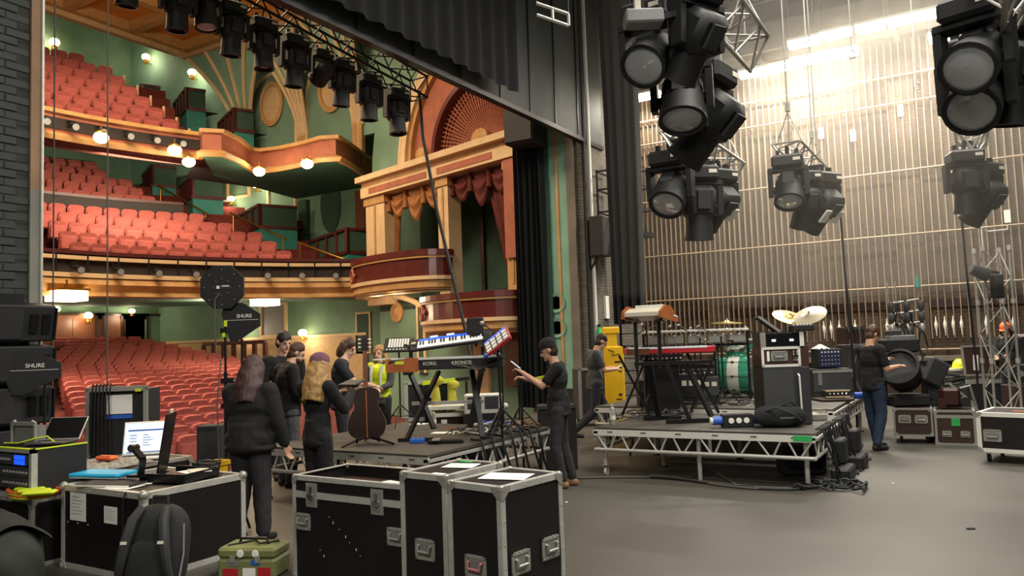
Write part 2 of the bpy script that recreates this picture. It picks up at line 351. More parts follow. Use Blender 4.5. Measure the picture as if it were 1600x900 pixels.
# shallow cove and fan vaults springing from the piers of the side wall
YU = 20.3
up_w = struct(MB().bx(-31.2, -9.5, YU, YU+.2, 9.0, 15.4).build('wall_auditorium_upper', 'green_light'))
def cove(u, v):
    a = PI/2*v; return (-25.3+15.8*u, 18.8+(YU-18.8)*math.sin(a), 12.2+.75*math.cos(a))
cv = struct(MB().grid(cove, 12, 6).build('wall_cove', 'green_light', None, True))
def fan(x0, x1, xp, wp, zt, zb, par):
    def fn(u, v):
        k = (1-v)**2.2; x = (x0+(x1-x0)*u)*k+(xp+wp*(u-.5))*(1-k)
        return (x, YU-.02-(YU-18.75)*(1-v)**1.6, zb+(zt-zb)*(1-v))
    MB().grid(fn, 10, 12).build('fan_vault', 'green_light', par, True)
    for u in (0, .25, .5, .75, 1): MB().path([V(fn(u, v/10))-V((0, .03, .02)) for v in range(11)], .075, 6).build('rib', 'cream_paint', par, True)
fan(-25.2, -20.9, at_y(388, 170, YU).x, .5, 12.9, 9.2, cv)
for px in (474, 560): 
    xq = at_y(px, 150, YU).x; fan(xq-1.15, xq+1.15, xq, .4, 12.85, 9.4, cv)
    MB().bx(xq-.22, xq+.22, YU-.12, YU+.05, 8.0, 9.6).build('pier_shaft', 'gold_paint', cv)
# ---- side wall upper panels: arched niches with gilt medallions
for px, py, w in ((427, 163, 2.5), (520, 140, 2.5)):
    p = at_y(px, py, YU); Fm = face_m((p.x, YU, 0), (1, 0, 0), (0, 0, 1)); sw_ = sw; sw = up_w
    arch = [(w/2*math.cos(a*PI/12), p.z-.1+w/2*math.sin(a*PI/12)) for a in range(13)]
    poly = [(w/2, 8.2)]+arch+[(-w/2, 8.2)]
    MB().prism(poly, 0, .04, Fm).build('niche', 'green_wall', sw)
    rim = MB(Fm).path([(x, y, .06) for x, y in poly], .07, 8).build('arch_moulding', 'cream_paint', sw, True)
    T = Fm @ M.Translation((0, p.z, .04)) @ M.Diagonal((.8, 1.1, 1, 1))
    md = MB().lathe([(.75, 0), (.78, .08), (.62, .1), (.6, .03), (0, .03)], 28, T).build('medallion', 'gold_paint', sw, True)
    MB().lathe([(.6, .03), (.3, .07), (0, .08)], 24, T).build('medallion_relief', 'tan_wall', md, True); sw = sw_
# mid-level side wall: framed panels, oval, pilasters
for px, py, w, h in ((440, 300, 1.5, 1.6), (372, 280, 1.3, 1.5)):
    p = at_y(px, py, 21.55); fr = MB()
    for a, b, c, d in ((-w/2, w/2, h/2-.05, h/2+.05), (-w/2, w/2, -h/2-.05, -h/2+.05), (-w/2-.05, -w/2+.05, -h/2, h/2), (w/2-.05, w/2+.05, -h/2, h/2)):
        fr.bx(p.x+a, p.x+b, 21.5, 21.61, p.z+c, p.z+d)
    fr.build('panel_frame', 'cream_paint', sw)
p = at_y(517, 320, 21.58); MB().lathe([(.5, 0), (.5, .06), (.4, .09), (0, .05)], 24, face_m((p.x, 21.6, p.z), (1, 0, 0), (0, 0, 1)) @ M.Diagonal((1, 2.1, 1, 1))).build('oval_panel', 'green_dark', sw, True)
for px in (395, 475, 565):
    p = at_y(px, 330, 21.5); MB().bx(p.x-.22, p.x+.22, 21.4, 21.62, 3.6, 7.4).build('pilaster', 'wood_mid' if px > 560 else 'green_dark', sw)
# stalls level: cream dado, frames, doors
MB().bx(-31, -19.0, 21.52, 21.62, 0, 2.15).build('dado', 'tan_wall', sw)
MB().bx(-31, -19.0, 21.48, 21.62, 2.12, 2.22).build('dado_rail', 'cream_paint', sw)
p = at_y(427, 500, 21.55); fr = MB()
for a, b, c, d in ((-.75, .75, .58, .68), (-.75, .75, -.68, -.58), (-.75, -.65, -.6, .6), (.65, .75, -.6, .6)): fr.bx(p.x+a, p.x+b, 21.5, 21.61, p.z+c, p.z+d)
MB().bx(p.x-.66, p.x+.66, 21.57, 21.61, p.z-.6, p.z+.6).build('hatch_panel', 'mid_grey', sw); fr.build('panel_frame', 'cream_paint', sw)
p = at_y(568, 520, 21.55); MB().bx(p.x-.35, p.x+.35, 21.52, 21.61, p.z-.75, p.z+.75).build('panel_frame', 'cream_paint', sw); MB().bx(p.x-.27, p.x+.27, 21.5, 21.6, p.z-.68, p.z+.68).build('hatch_panel', 'green_dark', sw)
def aud_door(n, px, py0, w, colr):
    p = at_x(px, py0, -31.08); y = p.y
    d = struct(MB().bx(-31.12, -31.02, y-w/2, y+w/2, .9, 3.35).build('door_%d' % n, colr))
    for s in (-.5, .5):
        q = MB().bx(-31.03, -31.0, y+s*w/2-.02-w*.2, y+s*w/2+.02+w*.2, 1.2, 3.2).build('door_leaf', colr, d)
        MB().ball((-30.98, y+s*.12, 2.0), .05, 8).build('door_handle', 'brass', q, True)
    f = MB(); f.bx(-31.1, -30.96, y-w/2-.1, y-w/2, .9, 3.45); f.bx(-31.1, -30.96, y+w/2, y+w/2+.1, .9, 3.45); f.bx(-31.1, -30.96, y-w/2-.1, y+w/2+.1, 3.35, 3.45); f.build('door_frame', 'wood_dark', d)
aud_door(1, 108, 500, 2.6, 'wood_mid'); aud_door(2, 190, 505, 2.2, 'wood_mid'); aud_door(3, 231, 505, 2.4, 'green_wall')
MB().bx(-31.12, -31.03, 12, 21.6, .8, 2.1).build('dado', 'tan_wall', bw)
# balustrade by the side stairs of the stalls
bl = thing('balustrade', 'dark red timber balustrade with open bays against the tan dado of the stalls', 'balustrade', (0, 0, 0))
a = at_y(318, 542, 20.6); b = at_y(414, 536, 20.6)
MB().bx(a.x, b.x, 20.55, 20.68, 1.95, 2.08).build('hand_rail', 'dark_red_wood', bl)
MB().bx(a.x, b.x, 20.57, 20.66, .35, .5).build('bottom_rail', 'dark_red_wood', bl)
for k in range(7):
    x = a.x+(b.x-a.x)*k/6; MB().bx(x-.07, x+.07, 20.55, 20.68, .3, 1.98).build('baluster', 'dark_red_wood', bl)
# ---- DRESS CIRCLE
ci = struct(ring([(11.5, 3.3), (24.5, 3.75), (24.5, 7.2), (23, 8.6)] + [], -12, 50).build('floor_circle', 'soffit_teal'))
steps = [(11.55, 3.35)]
for k in range(6): steps += [(11.55 if k == 0 else 11.95+.85*k, 3.6+.42*k), (11.95+.85*(k+1), 3.6+.42*k)]
steps += [(17.05, 6.6)]
for k in range(5): steps += [(17.05 if k == 0 else 18.2+.85*k, 6.6+.47*k), (18.2+.85*(k+1), 6.6+.47*k)]
ring(steps, -12, 46, 30).build('tier_steps', 'carpet_red', ci)
ringbox(16.95, 17.1, 5.2, 7.0, -12, 26, 24).build('parapet', 'dark_band', ci)
ringbox(16.9, 17.15, 6.98, 7.08, -12, 26, 24).build('parapet_rail', 'dark_red_wood', ci)
cf = struct(ringbox(11.5, 11.62, 3.3, 4.4, -12, 48).build('trim_2', 'dark_band'))
ringbox(11.36, 11.66, 4.4, 4.5, -12, 48).build('front_rail', 'dark_red_wood', cf)
ringbox(11.38, 11.52, 4.26, 4.36, -12, 48).build('gilt_lip', 'cream_paint', cf)
ringbox(11.3, 11.52, 3.78, 3.9, -12, 48).build('gilt_lip', 'cream_paint', cf)
ring([(11.52, 3.78), (11.34, 3.76), (11.28, 3.6), (11.42, 3.42), (11.36, 3.3), (11.52, 3.28)], -12, 48).build('lower_moulding', 'gold_paint', cf)
for k in range(15): 
    q = cp(11.36, -8+4*k, 4.04); MB().tube((q.x, q.y, 3.7), (q.x, q.y, 4.4), .02, 6).build('bracket', 'black_metal', cf)
# lamps and brackets hung on the balcony fronts
def spot_on_front(r, th, z, nm):
    t = thing('spotlight', nm, 'spotlight', cp(r, th, z), PI-R(th), 'small spotlights rigged along the balcony fronts')
    MB().tube((0, 0, 0), (-.3, 0, -.08), .09, 10, .11).build('housing', 'black_metal', t, True)
    MB().tube((-.28, 0, -.076), (-.31, 0, -.083), .09, 10).build('lens', 'lens', t); b = MB(); b.bar((0, .11, .14), (0, .11, 0), .02, .03); b.bar((0, -.11, .14), (0, -.11, 0), .02, .03); b.bar((0, -.12, .14), (0, .12, .14), .03, .02); b.build('yoke', 'black_metal', t); MB().bar((0,0,.14),(.35,0,.14),.03,.03).build('clamp_arm','black_metal',t)
    return t
# ---- UPPER BALCONY
up_poly = [tuple(cp(12.0, t).xy) for t in range(-12, 25, 3)]
up_poly += [(-19.55, 15.05), (-19.2, 15.45), (-19.5, 16.3), (-20.2, 17.4), (-20.1, 17.75), (-19.3, 17.9), (-18.2, 17.9), (-17.4, 17.8), (-17.0, 18.0), (-17.2, 18.7), (-17.9, 20.3), (-18.4, 21.55)]
up = struct(sweep(up_poly, rect(-.12, .0, 7.55, 8.25)).build('trim_3', 'terracotta'))
sweep(up_poly, rect(-.16, .1, 8.25, 8.36)).build('front_rail', 'gold_paint', up)
sweep(up_poly, [(-.1, 7.55), (.14, 7.5), (.2, 7.62), (.06, 7.72), (-.1, 7.72)]).build('lower_moulding', 'gold_paint', up)
sweep(up_poly[:13], rect(0, .06, 7.82, 8.12)).build('dark_band', 'dark_band', up)
ring([(12.0, 7.53), (25.5, 12.0)], -12, 25, 24).build('soffit', 'soffit_teal', up)
MB().add([(p[0], p[1], 7.53) for p in up_poly[13:]]+[(-22.5, 21.6, 7.53), (-21.5, 17, 7.53)], [list(range(len(up_poly)-13+2))]).build('slip_soffit', 'soffit_teal', up)
ustep = [(12.1, 7.6)]
for k in range(8): ustep += [(12.1 if k == 0 else 12.55+.85*k, 7.65+.56*k), (12.55+.85*(k+1), 7.65+.56*k)]
ring(ustep, -12, 25, 24).build('tier_steps', 'carpet_red', up)
# slips floor behind the side fronts
MB().add([(p[0], p[1], 7.66) for p in up_poly[13:]]+[(-22, 21.6, 7.66), (-23, 17, 7.66)], [list(range(len(up_poly)-13+2))]).build('slip_floor', 'dark_band', up)
# ---- stepped side boxes (saw-tooth) beside the stairs
def slip_box(x, y, z, tl, tr, zb, label, n):
    A = V((x, y)); B = A+V((-.906, .42))*tl; Cc = A+V((.42, .906))*tr; D_ = Cc+V((.2, .5)); 
    t = thing('theatre_box', label, 'theatre box', (x, y, zb))
    pl_ = [(B.x-x, B.y-y), (0, 0), (Cc.x-x, Cc.y-y)]
    sweep(pl_, rect(-.06, .0, 0, z-.85-zb)).build('box_base', 'teal', t)
    sweep(pl_, rect(-.1, .06, z-.9-zb, z-.78-zb)).build('base_rail', 'dark_red_wood', t)
    sweep(pl_, rect(-.1, .06, z-.1-zb, z-zb)).build('top_rail', 'dark_red_wood', t)
    sweep(pl_, rect(-.05, -.02, z-.8-zb, z-.1-zb)).build('side_panel', 'green_dark', t)
    for i in range(5):
        q = (B-A)*(i/4); MB().bx(q.x-.05, q.x+.05, q.y-.05, q.y+.05, z-.85-zb, z-.02-zb).build('post', 'dark_red_wood', t)
    MB().add([(*pl_[0], z-.86-zb), (0, 0, z-.86-zb), (*pl_[2], z-.86-zb), (D_.x-x, D_.y-y, z-.86-zb)], [(0, 1, 2, 3)]).build('box_floor', 'dark_band', t)
    return t
for i, (x, z, tl, tr, zb) in enumerate(((-28.3, 9.35, 2.6, .9, 6.8), (-25.8, 8.55, 2.1, 1.13, 6.0), (-22.1, 7.0, 3.2, 1.4, 4.6), (-17.9, 5.7, 3.6, .7, 3.7))):
    slip_box(x, 19.4, z, tl, tr, zb, ('highest stepped side box of the dress circle, beside its rear seats', 'stepped side box with teal base, second highest along the dress circle stairs', 'stepped side box with red rails above the middle of the dress circle', 'lowest stepped side box with a pale notice, next to the curtained box')[i], i)
for i, (x, z) in enumerate(((-28.4, 12.6), (-25.6, 11.9), (-22.9, 10.6))):
    slip_box(x, 19.0, z, 2.2, .7, z-2.2, ('dark railed slip box highest up the upper balcony side', 'dark railed slip box in the middle of the upper balcony side', 'dark railed slip box lowest down the upper balcony side')[i], i)
p = at_y(522, 378, 19.6); pn = tag(MB().bx(p.x-.32, p.x+.32, p.y-.03+.5, p.y+.5, p.z-.1, p.z+.1).build('notice', 'pale_tag'), 'pale notice board on the rail of the lowest stepped side box', 'notice')
# brass hand rails down the stairs
for i, ((a, b), (c, d), yy) in enumerate((((247, 290), (325, 335), 19.0), ((360, 333), (447, 373), 18.9), ((465, 379), (543, 407), 18.8))):
    p = at_y(a, b, yy); q = at_y(c, d, yy)
    t = thing('stair_rail', ('brass hand rail on the upper flight of circle stairs', 'brass hand rail on the middle flight of circle stairs', 'brass hand rail on the lowest flight of circle stairs')[i], 'hand rail', (q.x, q.y, q.z-1))
    T = V((q.x, q.y, q.z-1)); MB().tube(p-T, q-T, .035, 8).build('rail', 'brass', t, True)
    for f in (0.05, .95):
        m = p.lerp(q, f)-T; MB().tube(m, m-V((0, 0, 1.0)), .025, 6).build('post', 'brass', t)
# white edge posts up the side of the upper balcony stairs
for k in range(8):
    q = cp(12.3+.85*k, 24.6-.8*k, 7.65+.56*k); t = tag(MB().tube(q, q+V((0, 0, .55)), .04, 8).build('stair_post', 'cream_paint'), 'pale post beside the upper balcony stairs, ' + ('lowest of the line', 'second from the lowest', 'third from the lowest', 'fourth from the lowest', 'fourth from the highest', 'third from the highest', 'second from the highest', 'highest of the line')[k], 'post', 'pale posts up the upper balcony stairs')
# ---- SEATS
def seat_proto():
    t = thing('theatre_chair', 'x', 'chair')
    def back(u, v):
        a = (u-.5)*2; z = .40+.54*v - .05*abs(a)**4*v; y = -.02-.13*v; return a*.245, y, z
    b = MB(); n = 6; fr = []; 
    b.prism([(-.245, .40), (.245, .40), (.25, .86), (.2, .93), (.1, .95), (-.1, .95), (-.2, .93), (-.25, .86)], -.045, .045, M.Translation((0, -.02, 0)) @ rot('X', R(-10)) @ face_m((0, 0, 0), (1, 0, 0), (0, 0, 1)))
    bo = b.build('backrest', 'seat_red', t)
    MB().cbox((0, .13, .60), (.46, .11, .42), .035).build('seat_cushion', 'seat_red', t)
    MB().cbox((-.27, .08, .62), (.055, .40, .05), .015).build('armrest', 'seat_wood', t)
    MB().bx(-.29, -.25, -.12, .16, 0, .6).build('pedestal', 'seat_metal', t)
    return t
seat_list = []   # x, y, z, rz, label, group
ordn = ['front', 'second', 'third', 'fourth', 'fifth', 'sixth', 'seventh', 'eighth', 'ninth', 'tenth', 'eleventh', 'twelfth', 'thirteenth', 'fourteenth', 'fifteenth', 'sixteenth', 'seventeenth', 'eighteenth']
def arc_row(c, r, z, t0, t1, lab, grp):
    st = math.degrees(.55/r); th = t0
    while th <= t1:
        seat_list.append((c[0]-r*math.cos(R(th)), c[1]+r*math.sin(R(th)), z, -PI/2-R(th), lab, grp)); th += st
for k in range(6): arc_row(AC, 12.4+.85*k, 3.6+.42*k, 10.2, 41-2.4*k, 'red plush seat in the %s row of the dress circle' % ordn[k], 'dress circle seats, %s row' % ordn[k])
for k in range(5): arc_row(AC, 18.75+.85*k, 6.6+.47*k, 8, 24.2-1.0*k, 'red plush seat in the %s row of the rear circle' % ordn[k], 'rear circle seats, %s row' % ordn[k])
for k in range(8): arc_row(AC, 13.0+.85*k, 7.65+.56*k, 6, 23.4-.85*k, 'deep red seat in the %s row of the upper balcony' % ordn[k], 'upper balcony seats, %s row' % ordn[k])
SCN = (5.0, 10.4)
def floor_z(x): return -1.2+2.4*(-9.3-x)/21.9
for k in range(15):
    r = 17.2+.9*k; z = floor_z(SCN[0]-r); arc_row(SCN, r, z, -6, 24, 'red tip-up seat in the %s row of the front stalls' % ordn[k], 'front stalls seats, %s row' % ordn[k])
for k in range(8):
    r = 30.6+.74*k; z = floor_z(SCN[0]-r)+.05*k; arc_row(SCN, r, z, -2, 24, 'red tip-up seat in the %s row of the rear stalls' % ordn[k], 'rear stalls seats, %s row' % ordn[k])
def proj(p):
    d = V(p)-CAMP; z = d.dot(CF); return 800+FPX*d.dot(CR)/z, 450-FPX*d.dot(CU)/z, z
cand = []
for s in seat_list:
    u, v, dep = proj((s[0], s[1], s[2]+.7))
    if 'stalls' in s[4] and s[1] > 19.9: continue
    if 52 < u < 600 and -20 < v < 715 and not (u < 84 and v > 470) and not ('stalls' in s[4] and (u > 400 or v > 708 or v < 530)):
        if 'front stalls' in s[4] and v > 650 and not (205 < u < 345): continue
        cand.append((dep, s))
cand.sort(key=lambda c: c[0]); NS = 300
sp = seat_proto(); rows = {}
for dep, s in cand[:NS]: rows.setdefault(s[5], []).append(s)
nth = ['', 'second ', 'third ', 'fourth ', 'fifth ', 'sixth ', 'seventh ', 'eighth ', 'ninth ', 'tenth ', 'eleventh ', 'twelfth ', 'thirteenth ', 'fourteenth ', 'fifteenth ', 'sixteenth ', 'seventeenth ', 'eighteenth ', 'nineteenth ']
first = True
for g, L in rows.items():
    st = 'stalls' in g; L.sort(key=lambda s: proj(s[:3])[0] * (1 if st else -1))
    for i, s in enumerate(L):
        o = sp if first else dup(sp); first = False
        o.location = s[:3]; o.rotation_euler = (0, 0, s[3]); o['group'] = s[5]
        o['label'] = s[4]+(', %sfrom the proscenium pier' % (nth[i] if i else 'first ') if st else ', %sfrom the stair aisle' % (nth[i] if i else 'first '))
rest = MB()
for dep, s in cand[NS:]:
    rest.M = M.Translation(s[:3]) @ rot('Z', s[3])
    rest.cbox((0, -.06, .67), (.5, .1, .54), .04); rest.cbox((0, .13, .6), (.46, .11, .42), .03); rest.bx(-.29, -.25, -.1, .25, 0, .64)
if rest.v: tag(rest.build('theatre_seats', 'seat_red', kind='stuff'), 'block of further red seats in the highest, most distant rows', 'seats')
print('SEATS', len(cand))
# ---- LAMPS of the house
def globe(px, py, plane, val, label, grp=None, r=.16, kind='soffit'):
    p = {'x': at_x, 'y': at_y, 'd': at_d}[plane](px, py, val)
    t = thing('house_lamp', label, 'lamp', p, 0, grp)
    MB().ball((0, 0, 0), r, 14, None, (1, 1, .8)).build('globe', 'lamp_warm', t, True)
    if kind == 'soffit': MB().lathe([(r*.8, r*.5), (r*.9, r*.7), (r*.5, r*.9), (.02, r), (.02, r+.12)], 14).build('fitting', 'brass', t, True)
    else: MB().lathe([(.02, -r*1.8), (r*.6, -r*1.5), (r*.5, -r*.7)], 12).build('fitting', 'brass', t, True); MB().tube((0, 0, -r*1.4), (0 if plane == 'y' else -.27, .27 if plane == 'y' else 0, -r*1.4), .02, 6).build('bracket', 'brass', t)
    lamp('lamp_glow', 'POINT', p+V((.25, -.3, -.28)), 60 if kind == 'soffit' else 38, WARM, .18)
    return t
def soff(px, py, lab):   # ceiling lamps under the upper balcony soffit
    d = ray(px, py); k = (7.36-1.7)/d.z; p = CAMP+d*k; globe(px, py, 'd', k, lab, None, .19)
soff(158, 215, 'round soffit lamp under the upper balcony, nearest the stage pier'); soff(273, 235, 'round soffit lamp under the upper balcony, second from the pier')
soff(295, 253, 'small round soffit lamp under the balcony corner, next to a larger one'); soff(405, 268, 'round soffit lamp glowing under the side slip, left of two'); soff(480, 256, 'round soffit lamp glowing under the side slip, right of two')
globe(85, 66, 'x', -30.8, 'bright wall lamp high behind the top rows', None, .2, 'wall'); globe(228, 89, 'y', 20.0, 'bright wall lamp above the highest slip box', None, .17, 'wall')
globe(300, 113, 'y', 20.0, 'bright wall lamp above the middle upper slip box', None, .17, 'wall'); globe(243, 133, 'y', 21.3, 'dim wall lamp beside the upper balcony stairs', None, .12, 'wall')
globe(400, 290, 'y', 21.3, 'wall lamp below the side slip, by a framed panel', None, .14, 'wall'); globe(361, 311, 'y', 21.3, 'wall lamp above the middle stepped side box', None, .15, 'wall')
globe(138, 493, 'x', -30.8, 'bright wall lamp between the two stalls rear doors', None, .17, 'wall'); globe(206, 486, 'x', -30.8, 'small wall lamp over the green stalls door', None, .13, 'wall')
globe(375, 506, 'y', 21.3, 'wall lamp on the green stalls wall left of the framed hatch', None, .17, 'wall'); globe(473, 520, 'y', 21.3, 'wall lamp on the green stalls wall right of the framed hatch', None, .17, 'wall')
globe(89, 483, 'x', -30.8, 'wall lamp above the nearer stalls rear door', None, .13, 'wall')
for i, (px, py, w) in enumerate(((104, 461, .72), (414, 470, .66))):
    d = ray(px, py); k = (3.3-1.7)/d.z if d.z > .02 else 24; k = min(k, 27); p = CAMP+d*k
    t = thing('ceiling_light', ('bright square ceiling light under the circle, nearest the pier', 'bright square ceiling light under the circle, above the framed hatch')[i], 'ceiling light', p)
    MB().bx(-w/2, w/2, -w/2, w/2, -.16, .1).build('diffuser', 'lamp_warm', t); MB().bx(-w/2-.04, w/2+.04, -w/2-.04, w/2+.04, .1, .16).build('frame', 'brass', t)
    MB().tube((0, 0, .16), (0, 0, .4), .03, 6).build('stem', 'brass', t)
    lamp('ceiling_glow', 'AREA', p-V((0, 0, .22)), 190, WARM, w)
lamp('stalls_fill', 'POINT', (-22, 17, 2.9), 160, WARM, .3)  # added lamp with no fitting, brightens the stalls seats
for i, (r_, th, z) in enumerate([(11.15, 6+5.3*k, 4.0) for k in range(8)]+[(11.75, 3+3.6*k, 7.9) for k in range(6)]):
    spot_on_front(r_, th, z, 'small black spotlight on the dress circle front, %sfrom the pier' % (nth[i] or 'first ') if i < 8 else 'small black spotlight on the upper balcony front, %sfrom the pier' % (nth[i-8] or 'first '))['group'] = 'spotlights on the dress circle front' if i < 8 else 'spotlights on the upper balcony front'
# ---- BOX WALL: splayed wall with two curtained boxes and a great arch
BE = V((-16.4, 19.1, 0)); BR = V((.9627, -.2706, 0)); BN = V((-.2706, -.9627, 0)); BM = face_m(BE, BR, (0, 0, 1))
def wu(px, py):
    d = ray(px, py); k = (BE-CAMP).dot(BN)/d.dot(BN); p = CAMP+d*k; return (p-BE).dot(BR), p.z
bxw = struct(MB(BM).bx(-.3, 8.1, 9.0, 13.2, -.6, -.3).bx(-.3, 8.1, -1.2, 3.1, -.6, -.3).build('wall_boxes', 'green_wall'))
def BX(x0, x1, z0, z1, n0, n1, name, m, par=None): return MB(BM).bx(x0, x1, z0, z1, n0, n1).build(name, m, par or bxw)
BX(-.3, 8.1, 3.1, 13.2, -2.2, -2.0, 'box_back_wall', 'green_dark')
uL, _ = wu(606, 350); uC0, _ = wu(690, 350); uC1, _ = wu(706, 350); uR, _ = wu(796, 350); uE, _ = wu(815, 350)
zE0 = wu(690, 280)[1]; zE1 = wu(690, 248)[1]
BX(-.4, uE+.6, zE0, zE0+.32, -.4, .28, 'architrave', 'cream_paint'); BX(-.45, uE+.6, zE0+.32, zE1, -.4, .2, 'frieze', 'gold_paint'); BX(-.5, uE+.6, zE1-.1, zE1+.08, -.4, .42, 'cornice', 'cream_paint')
for a, b in ((.0, uC0-.2), (uC0+.1, uR-.2)): BX(a+.1, b-.1, zE0+.08, zE0+.26, .26, .3, 'frieze_panel', 'terracotta')
for a, b, nm, mm in ((-.35, uL-.0, 'pilaster', 'cream_paint'), (uC0, uC1, 'column', 'cream_paint'), (uR, uE, 'pilaster', 'gold_paint')):
    BX(a, b, 3.0, zE0, -.35, .12, nm, mm); BX(a-.05, b+.05, zE0-.25, zE0, -.35, .17, 'capital', 'gold_paint'); BX((a+b)/2-.04, (a+b)/2+.04, 3.2, zE0-.3, .12, .15, 'gilt_bead', 'gold_paint')
BX(uE, uE+1.8, -1.2, 13.2, -.5, -.2, 'end_pier', 'dark_band')
BX(uR+.05, uE+.05, zE0-2.6, zE1, .1, .22, 'banner_panel', 'terracotta')
BX(uC0-.5, uC0-.35, 3.1, 6.0, -2.1, -1.9, 'inner_door', 'wood_dark')
# great arch with mouldings and ribbed shell
ac_u, ac_z = wu(742, 240)[0], zE1+.1
Ro = 3.15
def arcpts(r, n=20, o=0.): return [(ac_u+r*math.cos(PI*k/n), ac_z+r*math.sin(PI*k/n), o) for k in range(n+1)]
def arcband(r0, r1, n0, n1, name, m):
    n = 24; b = MB(BM); vs = []
    for k in range(n+1):
        c, s_ = math.cos(PI*k/n), math.sin(PI*k/n)
        vs += [(ac_u+r0*c, ac_z+r0*s_, n0), (ac_u+r1*c, ac_z+r1*s_, n0), (ac_u+r1*c, ac_z+r1*s_, n1), (ac_u+r0*c, ac_z+r0*s_, n1)]
    fs = [(4*k+j, 4*k+(j+1) % 4, 4*k+4+(j+1) % 4, 4*k+4+j) for k in range(n) for j in range(4)]+[(0, 1, 2, 3), (4*n, 4*n+1, 4*n+2, 4*n+3)]
    if name == 'spandrel': vs = [(min(x, 8.0), y, z) for x, y, z in vs]
    return b.add(vs, fs).build(name, m, bxw)
arcband(Ro, Ro+.25, -.35, .1, 'arch_moulding', 'cream_paint'); arcband(Ro+.35, Ro+.45, -.35, .04, 'arch_moulding', 'cream_paint')
arcband(Ro-.15, Ro, -.4, 0, 'arch_moulding', 'gold_paint'); arcband(2.0, Ro-.15, -.5, -.15, 'arch_band', 'terracotta')
arcband(1.9, 2.05, -.5, -.05, 'shell_rim', 'maroon'); arcband(Ro+.45, 5.2, -.4, -.08, 'spandrel', 'green_wall')
for k in range(1, 44):
    a = PI*k/44; c, s_ = math.cos(a), math.sin(a)
    MB(BM).bar((ac_u+.35*c, ac_z+.35*s_, -.52), (ac_u+1.9*c, ac_z+1.9*s_, -.3), .03, .05).build('shell_rib', 'terracotta', bxw)
for r_ in (.5, .65, .8, .95, 1.1, 1.25, 1.4, 1.55, 1.7, 1.82): MB(BM).path([(x, z, -.55+.22*(r_-.35)/1.55) for x, z, _ in arcpts(r_)], .022, 5).build('shell_ring', 'terracotta', bxw)
arcband(.02, 2.0, -.62, -.56, 'shell_back', 'terracotta')
MB(BM).ball((ac_u-.1, ac_z+.28, -.3), .3, 10, None, (1.2, .9, .5)).build('plaster_ornament', 'gold_paint', bxw, True)
MB(BM).ball((ac_u-2.5, ac_z+.25, -.05), .22, 10, None, (1.2, 1, .5)).build('plaster_ornament', 'gold_paint', bxw, True)
# bowed box fronts
def box_front(u0, u1, z0, z1, bow, label, ring_u=None):
    t = thing('box_balcony', label, 'balcony', BE+BR*((u0+u1)/2)+V((0, 0, z0)), math.atan2(BR.y, BR.x))
    w = (u1-u0)/2; H = z1-z0
    def pl_(o): 
        return [(w*math.sin(a), -(bow+o)*(math.cos(a)**.7 if math.cos(a) > 1e-6 else 0)-.05) for a in [PI*(k/20-.5) for k in range(21)]]
    base = pl_(0)
    def band(o0, o1, a, b, nm, m): 
        return sweep([(p[0], p[1]) for p in base], [(o0, a*H), (o1, a*H), (o1, b*H), (o0, b*H)]).build(nm, m, t)
    band(-.25, .0, .35, .86, 'panel_front', 'maroon'); band(-.3, .08, .86, 1.0, 'hand_rail', 'maroon'); band(-.28, .05, .8, .86, 'gilt_lip', 'gold_paint')
    band(-.28, .07, .28, .37, 'gilt_lip', 'cream_paint'); band(-.26, .0, .1, .28, 'lower_moulding', 'gold_paint'); band(-.3, -.08, .0, .1, 'lower_moulding', 'tan_wall')
    MB().add([(*p, .05*H) for p in base], [list(range(len(base)))]).build('box_soffit', 'tan_wall', t)
    MB().add([(*p, .4*H) for p in base], [list(range(len(base)))]).build('box_floor', 'dark_band', t)
    k = 5; q = V((*base[k], 0)); nrm = V((base[k+1][1]-base[k-1][1], -(base[k+1][0]-base[k-1][0]), 0)).normalized()
    T = face_m(q+nrm*.03+V((0, 0, .58*H)), V((-nrm.y, nrm.x, 0)), (0, 0, 1)); c = MB(T)
    c.path([(.2*math.cos(a*PI/8), .2*math.sin(a*PI/8), .02) for a in range(17)], .045, 6)
    for a in range(4): c.ball((.3*math.cos(a*PI/2), .22*math.sin(a*PI/2), .0), .07, 8, None, (1.5, 1, .6))
    c.build('cartouche', 'terracotta', t, True)
    return t
z1 = wu(650, 400)[1]; box_front(-.45, uC1+.05, wu(645, 462)[1], z1, 1.15, 'bowed maroon and gilt balcony of the upper curtained box')
u2a = wu(690, 490)[0]; box_front(uC0-.1, uE+.3, wu(745, 522)[1], wu(745, 462)[1], 1.3, 'bowed maroon and gilt balcony of the lower box nearer the stage')
BX(-.3, 8.1, 2.8, 3.15, -2.1, -.3, 'box_floor', 'dark_band')
